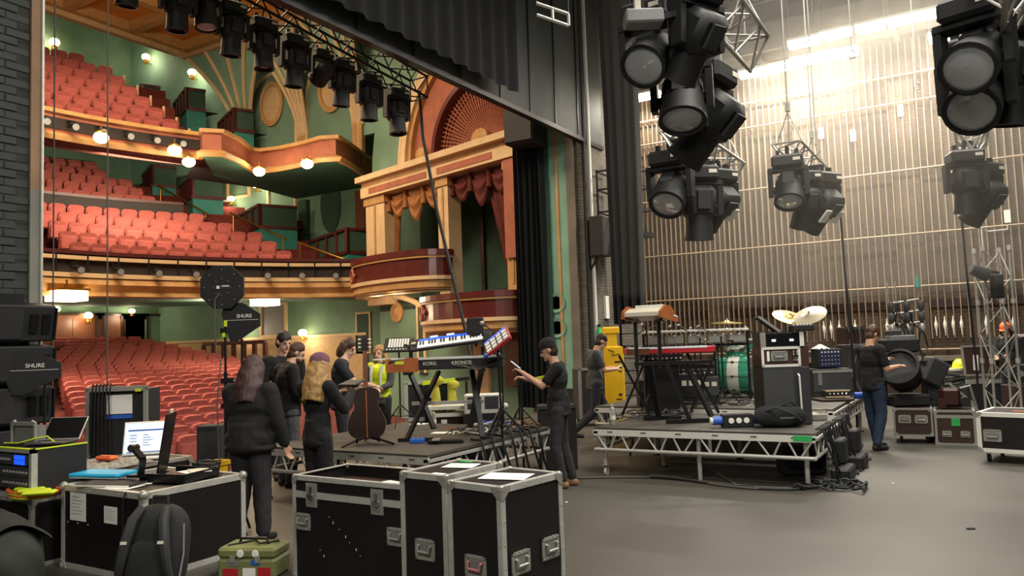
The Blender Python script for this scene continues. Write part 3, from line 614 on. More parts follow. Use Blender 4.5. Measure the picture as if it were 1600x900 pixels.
# draped valances and curtains
def valance(u0, u1, z, label, m, nsw, dropL):
    t = thing('box_curtain', label, 'curtain', BE+BR*u0+V((0, 0, z-2.4)), math.atan2(BR.y, BR.x))
    w = u1-u0; H = 2.4
    for k in range(nsw):
        a = w*k/nsw; b = w*(k+1)/nsw; dp = (.85 if k % 2 == (nsw//2) % 2 else .6)
        def fn(u, v): 
            x = a+(b-a)*u; s_ = 4*u*(1-u); return (x, .12-.1*math.sin(PI*v)*s_-.035*math.sin(v*5*PI), H-.05-v*(.12+dp*s_))
        MB().grid(fn, 12, 16).build('swag', m, t, True)
    for k in range(nsw+1):
        x = w*k/nsw; MB().lathe([(.0, -.55), (.1, -.5), (.07, -.2), (.09, 0)], 10, M.Translation((x, .06, H-.05))).build('tail', m, t, True)
    for (xa, xb, h) in dropL:
        def fn2(u, v):
            sq = 1-.45*math.sin(min(1, v*1.25)*PI/2)*(1 if xa < w/2 else 0)
            x = xa+(xb-xa)*u*sq if xa < w/2 else xa+(xb-xa)*(u*(1-.75*v)+.75*v)
            return (x, .25+.05*math.sin(u*22), H-.1-v*h)
        MB().grid(fn2, 24, 12).build('drape', m, t, True)
    return t
valance(uL, uC0, zE0, 'gold swagged curtain in the opening of the upper box', 'curtain_gold', 3, [(.0, .42, 2.3)])
valance(uC1, uR, zE0, 'dull red swagged curtain pulled aside in the lower box', 'curtain_red', 3, [(1.2, uR-uC1, 3.2)])
# wall below the boxes: arch, doorway, roundel
p0, pz = wu(648, 515); BX(p0-.22, p0+.22, pz-1.3, pz+.85, -.31, -.22, 'doorway_surround', 'cream_paint'); BX(p0-.1, p0+.1, pz-1.3, pz+.7, -.3, -.2, 'doorway_panel', 'green_dark')
p0, pz = wu(742, 555); BX(p0-.3, p0+.3, pz-1.3, pz+1.0, -.31, -.2, 'doorway_surround', 'tan_wall')
p0, pz = wu(800, 530); BX(p0-.4, p0+.4, pz-1.2, pz+.7, -.3, -.1, 'timber_screen', 'wood_mid')
p0, pz = wu(609, 488); MB(BM @ M.Translation((p0, pz, -.3))).lathe([(.32, 0), (.32, .06), (.22, .08), (.2, .03), (.1, .06), (0, .07)], 20).build('roundel', 'gold_paint', bxw, True)
MB(BM).path([(uL-.3+2.6*k/12, 3.25-.9*(k/12)**2, -.2) for k in range(13)], .09, 8).build('bracket_arch', 'cream_paint', bxw, True)
for i, px in enumerate((622, 652)):
    u_, z_ = wu(px, 452); p = BE+BR*u_+BN*.75+V((0, 0, z_))
    globe(*proj(p)[:2], 'd', (p-CAMP).dot(CF), ('glowing lamp under the upper box balcony, left', 'glowing lamp under the upper box balcony, right')[i], None, .1)
# house curtain gathered at the far side of the opening
def vel(u, v): return (-9.75+.9*u, 16.55+.14*math.sin(u*40)+.05*math.sin(v*3+u*9), .1+11*v)
struct_c = tag(MB().grid(vel, 60, 10).build('house_curtain', 'velvet_black', None, True), 'dark house curtain gathered beside the green pilaster', 'curtain')
lamp('rear_circle_fill', 'AREA', (-21.5, 14.5, 7.4), 420, WARM, 2.5, 1, aim=(-26.5, 15.5, 6.8))  # unseen lamp added under the balcony to lift the dark rear circle
# ================================================================ PEOPLE
def caps(b, pts, n=10):
    """chain of tapered rounded limbs: pts = [(point, radius), ...]"""
    for i, (p, r) in enumerate(pts):
        b.ball(p, r, n)
        if i: b.tube(pts[i-1][0], p, pts[i-1][1], n, r)
TMP = bpy.data.scenes.new('workbench')
def fuse(b, name, m, parent, vox=.012, it=6, noise=0.):
    """grow one continuous smooth skin over the limbs"""
    me = bpy.data.meshes.new(name); me.from_pydata([tuple(p) for p in b.v], [], b.f)
    o = bpy.data.objects.new(name, me); TMP.collection.objects.link(o)
    md = o.modifiers.new('r', 'REMESH'); md.mode = 'VOXEL'; md.voxel_size = vox; md.use_smooth_shade = True
    s = o.modifiers.new('s', 'SMOOTH'); s.iterations = it; s.factor = .5
    with bpy.context.temp_override(scene=TMP, view_layer=TMP.view_layers[0]):
        dg = bpy.context.evaluated_depsgraph_get(); m2 = bpy.data.meshes.new_from_object(o.evaluated_get(dg))
    TMP.collection.objects.unlink(o); COL.objects.link(o); o.modifiers.clear(); o.data = m2; bpy.data.meshes.remove(me); m2.materials.clear(); m2.materials.append(MATS[m])
    for p in m2.polygons: p.use_smooth = True
    if noise:
        from mathutils import noise as N
        nr = [v.co+v.normal*noise*N.noise(v.co*14) for v in m2.vertices]
        for v, c in zip(m2.vertices, nr): v.co = c
    o.parent = parent; return o
POSE = dict(pelvis=(0,0,.94), waist=(0,.01,1.08), chest=(0,.0,1.28), neck=(0,-.02,1.46), head=(0,.02,1.62),
    shL=(-.185,-.01,1.41), shR=(.185,-.01,1.41), elL=(-.23,-.03,1.13), elR=(.23,-.03,1.13), wrL=(-.23,.06,.89), wrR=(.23,.06,.89),
    hipL=(-.09,0,.92), hipR=(.09,0,.92), knL=(-.10,.03,.50), knR=(.10,.03,.50), anL=(-.10,-.02,.09), anR=(.10,-.02,.09))
def person(label, loc, rz, height=1.75, pose=None, skin='skin', top='cloth_black', legs='cloth_charcoal', shoes='shoe', hair='hair_dark', style='short',
           sleeve='short', slim=1., look=(0, 1, -.1), vox=.011, group=None, hem=.80, cap=None, vest=False, beard=None, loose=1., curl=.5, handdir=None, toes=None):
    k = height/1.75; J = {a: V(b)*k for a, b in {**POSE, **(pose or {})}.items()}
    t = thing('person', label, 'person', loc, rz, group); g = slim*k
    hd = J['head']; F_ = V(look).normalized(); Rt = F_.cross(V((0, 0, 1))).normalized(); Up = Rt.cross(F_)
    H = M.Identity(4)
    for i in range(3): H[i][0] = Rt[i]; H[i][1] = F_[i]; H[i][2] = Up[i]; H[i][3] = hd[i]
    H = H @ M.Scale(k, 4)
    b = MB()
    # head, jaw, nose, brow, ears, neck
    b.ball((0, 0, 0), 1, 16, H @ M.Translation((0, -.01, .025)), (.074, .094, .098)); b.ball((0, 0, 0), 1, 12, H @ M.Translation((0, .028, -.05)), (.054, .062, .062))
    b.ball((0, 0, 0), 1, 8, H @ M.Translation((0, .075, -.095)), (.026, .02, .018))
    b.tube(H @ V((0, .082, .02)), H @ V((0, .108, -.022)), .010*k, 8, .016*k); b.ball(H @ V((0, .104, -.024)), .017*k, 8)
    b.ball((0, 0, 0), 1, 8, H @ M.Translation((0, .075, .032)), (.05, .016, .014))
    for s in (-1, 1): b.ball((0, 0, 0), 1, 8, H @ M.Translation((s*.076, -.012, -.002)), (.012, .022, .034))
    caps(b, [(J['neck']+V((0, 0, -.05)), .066*g), (H @ V((0, -.02, -.06)), .055*g)])
    # torso
    def ell(p, rx, ry, rz_): b.ball(p, 1, 14, None, (rx*g, ry*g, rz_*k))
    ell(J['chest'], .165, .108, .17); ell(J['waist'], .138, .098, .15); ell(J['pelvis'], .155, .108, .12); ell((J['chest']+J['neck'])/2+V((0, 0, .02)), .15, .085, .09)
    sides = ('L', 'R')
    for s in sides:
        caps(b, [(J['neck']+V((0, 0, -.06*k)), .06*g), (J['sh'+s], .062*g), (J['el'+s], .043*g), (J['wr'+s], .029*g)])
        caps(b, [(J['hip'+s], .085*g), (J['kn'+s], .05*g), (J['kn'+s]*.68+J['an'+s]*.32, .049*g), (J['an'+s], .036*g)])
    # hands
    for s in sides:
        w = J['wr'+s]; d = (V(handdir[s]) if handdir and s in handdir else (w-J['el'+s])).normalized(); sg = -1 if s == 'L' else 1
        up = V((0, 0, 1)) if abs(d.z) < .8 else V((0, 1, 0)); side = d.cross(up).normalized()*1; pn = side.cross(d).normalized()
        if abs(d.z) >= .8: side = V((0, 1, 0)); side = (side-d*side.dot(d)).normalized(); pn = V((-sg, 0, 0))
        for q in range(4): caps(b, [(w, .024*k), (w+d*.085*k+side*(.03-.02*q)*k, .0125*k)], 8)
        for q, L in enumerate((.068, .078, .072, .055)):
            p0 = w+d*.088*k+side*(.032-.0215*q)*k; a1 = curl*.9; a2 = curl*1.7
            p1 = p0+(d*math.cos(a1)+pn*-math.sin(a1)*1)*L*.52*k; p2 = p1+(d*math.cos(a2)-pn*math.sin(a2))*L*.5*k
            caps(b, [(p0, .0095*k), (p1, .0088*k), (p2, .0075*k)], 6)
        p0 = w+d*.03*k+side*.024*k; p1 = p0+(d*.6+side*.6-pn*.35).normalized()*.04*k; p2 = p1+(d*.85+side*.15-pn*.4).normalized()*.032*k
        caps(b, [(p0, .014*k), (p1, .0115*k), (p2, .009*k)], 6)
    fuse(b, 'body', skin, t, vox*.85, 3)
    e = MB()
    for s in (-1, 1): e.ball((0, 0, 0), 1, 8, H @ M.Translation((s*.031, .08, .008)), (.013, .009, .008))
    e.build('eyes', 'eye', t, True); MB().ball((0, 0, 0), 1, 8, H @ M.Translation((0, .089, -.058)), (.026, .008, .007)).build('mouth', 'lip', t, True)
    # shirt
    b = MB(); q = .014
    def el2(p, rx, ry, rz_, m=b): b.ball(p, 1, 14, None, ((rx+q)*g, (ry+q)*g, (rz_+q)*k))
    el2(J['chest'], .168*loose, .112*loose, .17); el2(J['waist'], .146*loose, .106*loose, .16); el2((J['chest']+J['neck'])/2+V((0, 0, .015)), .15, .085, .085)
    pc = J['pelvis'].copy(); pc.z = J['pelvis'].z-(.94-hem-.06)*k; pb = J['pelvis']; el2(pb, .166*loose, .122*loose, .13); b.tube(J['waist'], pc, .140*g*loose, 14, .150*g*loose); el2(pc, .172*loose, .130*loose, .045)
    for s in sides:
        el, wr = J['el'+s], J['wr'+s]
        ch = [(J['neck']+V((0, 0, -.085*k)), .06*g), (J['sh'+s], .076*g)]
        if sleeve == 'short': ch += [(J['sh'+s].lerp(el, .72), .062*g)]
        else: ch += [(el, .060*g), (el.lerp(wr, .9), .045*g)]
        caps(b, ch)
    if sleeve != 'short' : caps(b, [(J['neck']+V((0, 0, -.04*k)), .08*g), (J['neck']+V((0, .0, -.01*k)), .072*g)])
    fuse(b, 'shirt' if sleeve == 'short' else 'sweatshirt', top, t, vox, 5, .006)
    # trousers
    b = MB(); b.ball(J['pelvis'], 1, 14, None, (.158*g, .118*g, .125*k)); b.tube(J['pelvis'], J['pelvis']+V((0, 0, .1*k)), .14*g, 14, .135*g)
    for s in sides: caps(b, [(J['hip'+s], .096*g), (J['kn'+s], .074*g), (J['kn'+s].lerp(J['an'+s], .4), .070*g), (J['an'+s]+V((0, 0, .02)), .058*g)])
    fuse(b, 'trousers', legs, t, vox, 4, .006)
    for s in sides:
        a = J['an'+s]; td = V(toes[s]).normalized() if toes and s in toes else V((-.12 if s == 'L' else .12, 1, 0)).normalized(); b = MB()
        base = V((a.x, a.y, max(.0, a.z-.09*k))); 
        caps(b, [(a-V((0, 0, .02)), .042*k), (base-td*.04*k+V((0, 0, .04*k)), .038*k), (base+td*.07*k+V((0, 0, .04*k)), .038*k), (base+td*.15*k+V((0, 0, .034*k)), .032*k)])
        fuse(b, 'shoe', shoes, t, .010, 2)
    # hair
    b = MB()
    b.ball((0, 0, 0), 1, 16, H @ M.Translation((0, -.02, .045)), (.086, .1, .096))
    if style == 'long':
        for i in range(13):
            a = PI*(i/12)*1.15-.075*PI+PI; x = .078*math.cos(a); y = -.02+.085*math.sin(a)
            ln = .36 if cap is None else .32
            caps(b, [(H @ V((x, y, .03)), .03*k), (H @ V((x*1.15, y-.015, -.1)), .034*k), (H @ V((x*1.3, y-.02, -.22)), .034*k), (H @ V((x*1.25, y-.03, -ln)), .014*k)], 8)
    elif style == 'bob':
        for i in range(11):
            a = PI*(i/10)+PI; x = .08*math.cos(a); y = -.015+.085*math.sin(a)
            caps(b, [(H @ V((x, y, .03)), .03*k), (H @ V((x*1.1, y, -.07)), .03*k), (H @ V((x*1.05, y, -.14)), .014*k)], 8)
    else: b.ball((0, 0, 0), 1, 12, H @ M.Translation((0, -.046, -.025)), (.077, .064, .082))
    fuse(b, 'hair', hair, t, .010, 2, .012)
    if beard:
        b = MB(); b.ball((0, 0, 0), 1, 12, H @ M.Translation((0, .042, -.07)), (.056, .062, .045)); fuse(b, 'beard', beard, t, .009, 2, .006)
    if cap:
        b = MB(); b.lathe([(.092, .0), (.094, .04), (.08, .085), (.045, .112), (.001, .12)], 20, H @ M.Translation((0, -.012, .04)) @ M.Diagonal((1, 1.15, 1, 1)))
        b.build('cap', cap, t, True)
        MB().prism([(.075*math.cos(a*PI/8), .075+.085*math.sin(a*PI/8)) for a in range(9)], -.004, .006, H @ M.Translation((0, 0, .045)) @ rot('X', -.12)).build('cap_peak', cap, t)
    if style == 'long' and 'mauve' in label:
        b = MB(); b.lathe([(.098, -.01), (.102, .03), (.09, .08), (.05, .115), (.001, .125)], 20, H @ M.Translation((0, -.018, .03)) @ rot('X', .25) @ M.Diagonal((1, 1.1, 1, 1))); b.build('beanie', mat('mauve_knit', '6e4a58', .95, var=.2, scale=40), t, True)
    if vest:
        b = MB(); 
        b.ball(J['chest'], 1, 14, None, (.20*g, .14*g, .2*k)); b.ball(J['waist'], 1, 14, None, (.18*g, .138*g, .2*k)); b.tube(J['waist'], J['pelvis'], .16*g, 14, .17*g)
        for s in sides: caps(b, [(J['neck']+V((0, 0, -.09*k)), .06*g), (J['sh'+s]*.9+J['neck']*.1, .078*g)])
        vo = fuse(b, 'vest', 'hi_vis', t, .014, 4, .004); c = MB()
        for s in (-1, 1): c.path([J['chest']+V((s*.1*g, .1, .15)), J['chest']+V((s*.09*g, .153, .02)), J['waist']+V((s*.08*g, .155, 0)), J['waist']+V((s*.08*g, .155, -.12))], .022, 6)
        c.build('reflective_strip', 'reflective', vo, True)
    PEOPLE.append((t, J)); return t
PEOPLE = []
def in_hand(i, side, d=.1, up=.02):
    t, J = PEOPLE[i]; w = J['wr'+side]; v = (w-J['el'+side]).normalized(); return M.Translation(t.location) @ M.Rotation(t.rotation_euler.z, 4, 'Z') @ (w+v*d+V((0, 0, up)))
def face_dir(px):  # heading (radians about z) of image-space directions at the camera's yaw
    return YAW + px
LEFT, RIGHT, AWAY, TOWARD = YAW+PI/2, YAW-PI/2, YAW, YAW+PI
def held(name, label, cat, p, size, m, rz, tilt=0., screen=None):
    t = thing(name, label, cat, p, rz)
    Tm = rot('X', tilt); MB().cbox((0, 0, 0), size, min(size)*.4, Tm).build('body', m, t)
    if screen: MB().box((0, 0, size[2]/2+.0012), (size[0]*.9, size[1]*.88, .001), Tm).build('screen', screen, t)
    return t
# 1: back view, dark jacket, long reddish hair
person('person with long reddish brown hair and loose black jacket, seen from behind', (-5.69, 4.86, 0), AWAY-.25, 1.70,
       dict(head=(-.02,.09,1.575), neck=(0,.03,1.42), chest=(0,.02,1.26), shL=(-.2,.01,1.37), shR=(.2,.01,1.37), elL=(-.24,.1,1.12), elR=(.27,.03,1.10), wrL=(-.16,.3,1.05), wrR=(.3,.1,.87), anL=(-.13,-.03,.09), anR=(.13,.0,.09)),
       hair='hair_red', style='long', sleeve='long', slim=1.17, loose=1.2, look=(-.25, 1, -.45), legs='cloth_charcoal', top='cloth_black', hem=.80, vox=.012)
# 2: bearded man looking down
person('bearded man in black sweatshirt looking down, standing behind the person with reddish hair', (-7.5, 7.0, 0), AWAY-.9, 1.80,
       dict(head=(.02,.12,1.60), neck=(0,.03,1.46), elL=(-.24,.05,1.14), elR=(.24,.02,1.14), wrL=(-.12,.27,1.08), wrR=(.14,.27,1.04)), hair='hair_brown', sleeve='long', legs='cloth_grey', slim=1.08, look=(.35, 1, -.55), beard='hair_brown', skin='skin_pale')
# 2b: man further back
person('dark haired man standing furthest back, behind the bearded man', (-8.0, 7.4, 0), TOWARD+.5, 1.93, dict(head=(0,.05,1.63)), hair='hair_dark', sleeve='long', look=(-.3, 1, -.35), skin='skin_pale')
# 3: blonde woman with mauve cap, holding a tablet
person('woman with long blonde hair, mauve beanie and black top, standing by the guitar', (-5.42, 5.42, 0), RIGHT+1.0, 1.66,
       dict(head=(0,.05,1.60), elL=(-.2,.14,1.17), elR=(.22,.15,1.18), wrL=(-.05,.36,1.33), wrR=(.11,.40,1.36)), hair='hair_blonde', style='long', sleeve='long', legs='cloth_black', slim=.93, look=(-.35, 1, -.35), curl=.35, vox=.011)
# 4: dark-haired person in grey tee
person('person with brown bob and dark grey t-shirt, reaching over towards the guitar', (-7.45, 7.9, 0), RIGHT+.2, 1.84,
       dict(head=(-.03,.10,1.61), neck=(0,.03,1.47), elL=(-.2,.13,1.17), elR=(.22,.16,1.18), wrL=(-.1,.38,1.1), wrR=(.12,.40,1.12)), hair='hair_brown', style='bob', top='cloth_navy', look=(.35, 1, -.55), skin='skin_pale')
# 5: hi-vis
person('woman with fair hair in a yellow high visibility vest behind the guitar neck', (-7.95, 9.3, 0), TOWARD-.3, 1.72, dict(elR=(.21,.08,1.14), wrR=(.1,.28,1.1), elL=(-.21,.08,1.14), wrL=(-.1,.28,1.08)), hair='hair_blonde', style='long', sleeve='long', top='cloth_grey', vest=True, slim=.95, skin='skin_pale')
# 6: man with cap holding tablet
person('man in black cap and black t-shirt reaching out with a phone in hand', (-4.28, 8.16, 0), LEFT-.15, 1.72,
       dict(head=(.01,.10,1.61), neck=(0,.02,1.455), elL=(-.2,.17,1.20), elR=(.2,.15,1.20), wrL=(-.1,.41,1.36), wrR=(.1,.41,1.28), knL=(-.1,.05,.5), anR=(.10,-.12,.09), knR=(.1,-.02,.5)), cap='cloth_black', hair='hair_dark', legs='cloth_charcoal', slim=.97, shoes='shoe_tan', look=(.0, 1, -.35), curl=.8)
# 7: walking man with phone
person('man in dark grey t-shirt walking while looking down at his phone, before the yellow case', (-5.58, 11.95, 0), RIGHT+.2, 1.80,
       dict(head=(0,.14,1.60), neck=(0,.04,1.46), elL=(-.21,.1,1.15), elR=(.21,.1,1.15), wrL=(-.08,.33,1.17), wrR=(.08,.33,1.15), knL=(-.1,.2,.52), anL=(-.1,.25,.09), knR=(.1,-.05,.5), anR=(.1,-.42,.17)), hair='hair_dark', top='cloth_grey', legs='cloth_charcoal', look=(.0, 1, -.7), curl=.7)
# 8: right man
person('man in black polo shirt and blue jeans working at the floor lamp case, side on', (-1.37, 12.28, 0), RIGHT+.3, 1.76,
       dict(head=(0,.06,1.62), elL=(-.22,.1,1.14), elR=(.22,.06,1.13), wrL=(-.14,.34,1.24), wrR=(.16,.33,1.16), anR=(.12,-.1,.09), anL=(-.1,.1,.09)), hair='hair_brown', top='cloth_black', legs='denim', look=(.1, 1, -.45), slim=1.05)
# 9: back right
person('person in dark clothes and an orange cap behind the upright truss tower', (.45, 18.4, 0), LEFT+.6, 1.74, dict(head=(0,.06,1.61), elR=(.2,.1,1.15), wrR=(.1,.3,1.1)), cap='orange', hair='hair_dark', style='bob', sleeve='long', look=(0, 1, -.3))
bpy.data.scenes.remove(TMP)
# ================================================================ FLIGHT CASES AND THE LEFT WORK TABLES
def handle(par, T, w=.15, h=.12, grip='steel', dish='steel'):
    """recessed case handle on the plane T (x right, y up, z out)"""
    d = MB(T)
    for a, b, c, e in ((-w/2, w/2, h/2-.018, h/2), (-w/2, w/2, -h/2, -h/2+.018), (-w/2, -w/2+.018, -h/2, h/2), (w/2-.018, w/2, -h/2, h/2)): d.bx(a, b, c, e, -.002, .006)
    d.bx(-w/2+.015, w/2-.015, -h/2+.015, h/2-.015, -.004, .0015)
    for k in range(5):
        for s in (-1, 1): d.ball((-w/2+.012+(w-.024)*k/4, s*(h/2-.009), .006), .004, 6)
    o = d.build('handle', dish, par)
    MB(T).bx(-w*.33, w*.33, -h*.30, h*.25, .0015, .004).build('recess', 'mid_grey', o)
    MB(T).path([(-w*.30, h*.18, .004), (-w*.30, h*.18, .018), (-w*.28, -h*.1, .02), (w*.28, -h*.1, .02), (w*.30, h*.18, .018), (w*.30, h*.18, .004)], .008, 8).build('grip', grip, o, True)
    return o
def latch(par, T, w=.11, h=.17):
    d = MB(T); d.bx(-w/2, w/2, -h/2, h/2, -.002, .004); o = d.build('latch', 'steel', par)
    MB(T).bx(-w*.33, w*.33, -h*.36, h*.36, .004, .006).build('recess', 'mid_grey', o)
    MB(T).lathe([(.001, .02), (.024, .018), (.026, .006)], 14, M.Translation((0, -.01, 0))).bx(-.03, .03, -.015, .005, .008, .024).bx(-.012, .012, .0, .06, .005, .012).build('butterfly', 'chrome', o)
    r = MB(T)
    for sx in (-1, 1):
        for sy in (-1, -.33, .33, 1): r.ball((sx*w*.43, sy*h*.45, .004), .004, 6)
    r.build('rivets', 'chrome', o, kind='stuff'); return o
def flight_case(name, label, loc, rz, w, d, h, panel='case_black', edge='aluminium', foot=.0, ball=.032, ew=.032, lid=None, open_top=False, rivets=True):
    """origin at the front-left bottom corner; x along the front, y away from it"""
    t = thing(name, label, 'flight case', loc, rz); z0 = foot
    if not open_top: MB().bx(.004, w-.004, .004, d-.004, z0+.004, h-.004).build('shell', panel, t)
    else:
        for a in ((.004, w-.004, .004, .016), (.004, w-.004, d-.016, d-.004), (.004, .016, .016, d-.016), (w-.016, w-.004, .016, d-.016)): MB().bx(*a, z0+.004, h-.004).build('side_panel', panel, t)
        MB().bx(.016, w-.016, .016, d-.016, z0+.004, h-.09).build('inner_tray', 'case_brown', t)
    def edge_bar(p, q, nx, ny):
        b = MB(); th = .004
        p, q = V(p), V(q); ax = [i for i in range(3) if abs(p[i]-q[i]) > 1e-6][0]; o2 = [i for i in range(3) if i != ax]
        for k, n in ((0, nx), (1, ny)):
            lo = [0]*3; hi = [0]*3; lo[ax], hi[ax] = min(p[ax], q[ax]), max(p[ax], q[ax])
            i, j = o2[k], o2[1-k]; s_i = (nx, ny)[k]; s_j = (nx, ny)[1-k]
            lo[i], hi[i] = sorted((p[i], p[i]+s_i*ew)); lo[j], hi[j] = sorted((p[j]-s_j*.002, p[j]+s_j*th))
            b.bx(lo[0], hi[0], lo[1], hi[1], lo[2], hi[2])
        o = b.build('edge_rail', edge, t)
        if rivets:
            L = abs(p[ax]-q[ax]); n = max(2, int(L/.11)); r = MB()
            for m in range(n):
                f = (m+.5)/n
                for k in (0, 1):
                    c = p.lerp(q, f); c[o2[k]] += (nx, ny)[k]*ew*.55; c[o2[1-k]] -= (nx, ny)[1-k]*.002; r.ball(c, .0048, 6)
            r.build('rivets', 'steel', o, kind='stuff')
    for z, nz in ((z0, 1), (h, -1)):
        edge_bar((0, 0, z), (w, 0, z), 1, nz); edge_bar((0, d, z), (w, d, z), -1, nz); edge_bar((0, 0, z), (0, d, z), 1, nz); edge_bar((w, 0, z), (w, d, z), -1, nz)
    for x, nx in ((0, 1), (w, -1)):
        for y, ny in ((0, 1), (d, -1)): edge_bar((x, y, z0), (x, y, h), nx, ny)
    for x, sx in ((0, 1), (w, -1)):
        for y, sy in ((0, 1), (d, -1)):
            for z, sz in ((z0, 1), (h, -1)):
                b = MB(); b.ball((x+sx*.014, y+sy*.014, z+sz*.014), ball*.75, 10)
                b.prism([(0, 0), (.07, 0), (.06, .025), (.025, .06), (0, .07)], -.001, .004, face_m((x, y-sy*.003, z), (sx, 0, 0), (0, 0, sz)))
                b.prism([(0, 0), (.07, 0), (.06, .025), (.025, .06), (0, .07)], -.004, .003, face_m((x-sx*.003, y, z), (0, sy, 0), (0, 0, sz)))
                b.build('ball_corner', 'steel', t, True)
    if lid:
        for y, o in ((-.003, 1), (d-.001, 1)): MB().bx(0, w, y, y+.004, lid-.035, lid+.012).build('lid_rail', edge, t)
        for x in (-.003, w-.001): MB().bx(x, x+.004, 0, d, lid-.035, lid+.012).build('lid_rail', edge, t)
    if foot:
        for x in (.09, w-.09):
            for y in (.09, d-.09): castor(t, (x, y, 0), foot)
    return t
def castor(par, p, h, wheel='rubber'):
    x, y, z = p; r = min(.05, h*.45)
    c = MB().bx(x-.04, x+.04, y-.04, y+.04, z+h-.008, z+h+.002).bar((x-.018, y, z+h), (x-.018, y+.02, z+r), .004, .03).bar((x+.018, y, z+h), (x+.018, y+.02, z+r), .004, .03).build('castor', 'steel', par)
    MB().tube((x-.015, y+.02, z+r), (x+.015, y+.02, z+r), r, 14).build('wheel', wheel, c, True)
FR = lambda x, z: face_m((x, -.002, z), (1, 0, 0), (0, 0, 1))     # front face of a case
def SIDE(w, y, z): return face_m((w+.002, y, z), (0, 1, 0), (0, 0, 1))  # right-hand face
def sheet(par, T, w, h, m='paper', name='paper_sheet', lines=True):
    o = MB(T).bx(-w/2, w/2, -h/2, h/2, 0, .0015).build(name, m, par)
    if lines:
        b = MB(T)
        for k in range(6): b.bx(-w*.4, w*(.1+.28*((k*37) % 10)/10), h*(.33-.12*k), h*(.35-.12*k), .0015, .0018)
        b.build('print', 'mid_grey', o, kind='stuff')
    return o
TOP = lambda x, y, h, a=0.: face_m((x, y, h+.001), (math.cos(a), math.sin(a), 0), (-math.sin(a), math.cos(a), 0))
# narrow tall case
c = flight_case('flight_case', 'tall narrow black flight case with aluminium edges, standing left of its twin', (-3.02, 3.69, 0), R(-5), .36, .54, .95)
handle(c, FR(.19, .52)); sheet(c, TOP(.2, .33, .95, .3), .2, .16); MB().box((.13, .46, .953), (.1, .03, .003), rot('Z', .0)).build('tape', 'green_tape', c)
MB().box((.28, .03, .954), (.09, .04, .002)).build('tape', 'paper', c)
c = flight_case('flight_case', 'tall black flight case with aluminium edges nearest the camera, paper on its lid', (-2.565, 3.535, 0), R(-9), .39, .53, .95)
handle(c, FR(.2, .52), grip=mat('grip_pink', 'a86a6a', .6)); handle(c, SIDE(.39, .14, .54)); handle(c, SIDE(.39, .40, .56)); sheet(c, TOP(.2, .27, .95, .35), .27, .2, lines=False)
# wide case with an inset lid
c = flight_case('flight_case', 'wide black flight case with two butterfly latches and an open tray on top', (-4.42, 4.16, 0), R(-1.5), 1.14, .57, .775, lid=.655, open_top=True, foot=.0)
latch(c, FR(.2, .645)); latch(c, FR(.83, .645)); handle(c, FR(.11, .45)); handle(c, FR(.99, .43)); handle(c, face_m((-.002, .3, .45), (0, -1, 0), (0, 0, 1)))
sheet(c, TOP(.62, .14, .69, .1), .26, .16); sheet(c, TOP(.75, .38, .69, .3), .2, .1, lines=False); sheet(c, TOP(.6, .42, .69, -.2), .18, .09, lines=False)
m = MB(); 
for k in range(9): m.box((.28+.41*((k*.618) % 1), -.004, .2+.32*((k*.377+.2) % 1)), (.005, .002, .005+.012*(k % 2)))
m.build('scratches', 'paper', c, kind='stuff')
# the work-table case at front left
c = flight_case('flight_case', 'broad low black flight case used as a work table, two paper labels on its front', (-6.53, 3.65, 0), 0, 1.08, .95, .66, ew=.045, ball=.05)
sheet(c, FR(.24, .50), .22, .22); sheet(c, FR(.68, .47), .17, .13)
b = MB()
for x in (.1, .24, .38):
    for z in (.63, .37): b.ball((x, -.004, z), .006, 6)
b.build('rivets', 'steel', c, kind='stuff')
MB().path([(.9, -.02, .665), (.88, -.03, .6), (.87, -.025, .4), (.9, -.03, .15), (.95, -.05, .01)], .006, 6).build('hanging_cable', 'cable', c, True)
TX, TY, TZ = -6.53, 3.65, .661
# ---- things on it
t = thing('folder', 'bright cyan plastic folder on the low flight case', 'folder', (*at_z(116, 752, TZ).xy, TZ+.03), R(14)); MB().cbox((.21, .1, .02), (.5, .26, .035), .012).build('cover', 'cyan_folder', t); MB().box((.21, .1, .003), (.48, .25, .006)).build('sheets', 'paper', t)
t = thing('notebook', 'black notebook under the cyan folder', 'notebook', (*at_z(132, 760, TZ).xy, TZ), R(16)); MB().cbox((.2, .06, .012), (.52, .2, .024), .006).build('cover', 'black_matte', t); MB().box((.2, .06, .012), (.51, .206, .014)).build('pages', 'paper', t)
for i, (x, y, a) in enumerate(((.5, .14, .4), (.66, .12, .2), (.62, .26, .7))):
    t = tag(MB(M.Translation((TX+x, TY+y, TZ+.0005+i*.002)) @ rot('Z', a)).bx(-.13, .13, -.09, .09, 0, .0015).build('paper_sheet', 'paper'), ('loose white paper beside the black notebook', 'loose white paper at the front edge of the low case, near its corner', 'topmost loose paper by the black tray')[i], 'paper', 'loose papers on the low case')
t = thing('document_tray', 'black tray of creased papers and brown envelopes on the low case', 'tray', (TX+.62, TY+.32, TZ+.006), R(12))
MB().bx(-.02, .42, -.02, .38, 0, .012).build('tray_base', 'black_gloss', t)
for a in ((-.02, .42, -.03, -.015), (-.02, .42, .375, .39), (.41, .425, -.02, .38)): MB().bx(*a, 0, .07).build('tray_side', 'black_gloss', t)
for k in range(5): MB(M.Translation((.12+.05*k, .15+.03*k, .02+.008*k)) @ rot('Z', .5-.3*k)).bx(-.12, .12, -.08, .08, 0, .004).build('papers', ('paper', 'cream_plastic', 'wood_mid')[k % 3], t)
t = thing('desk_lamp_arm', 'black jointed clip arm standing in front of the document tray', 'arm', (TX+.60, TY+.30, TZ+.02), R(20))
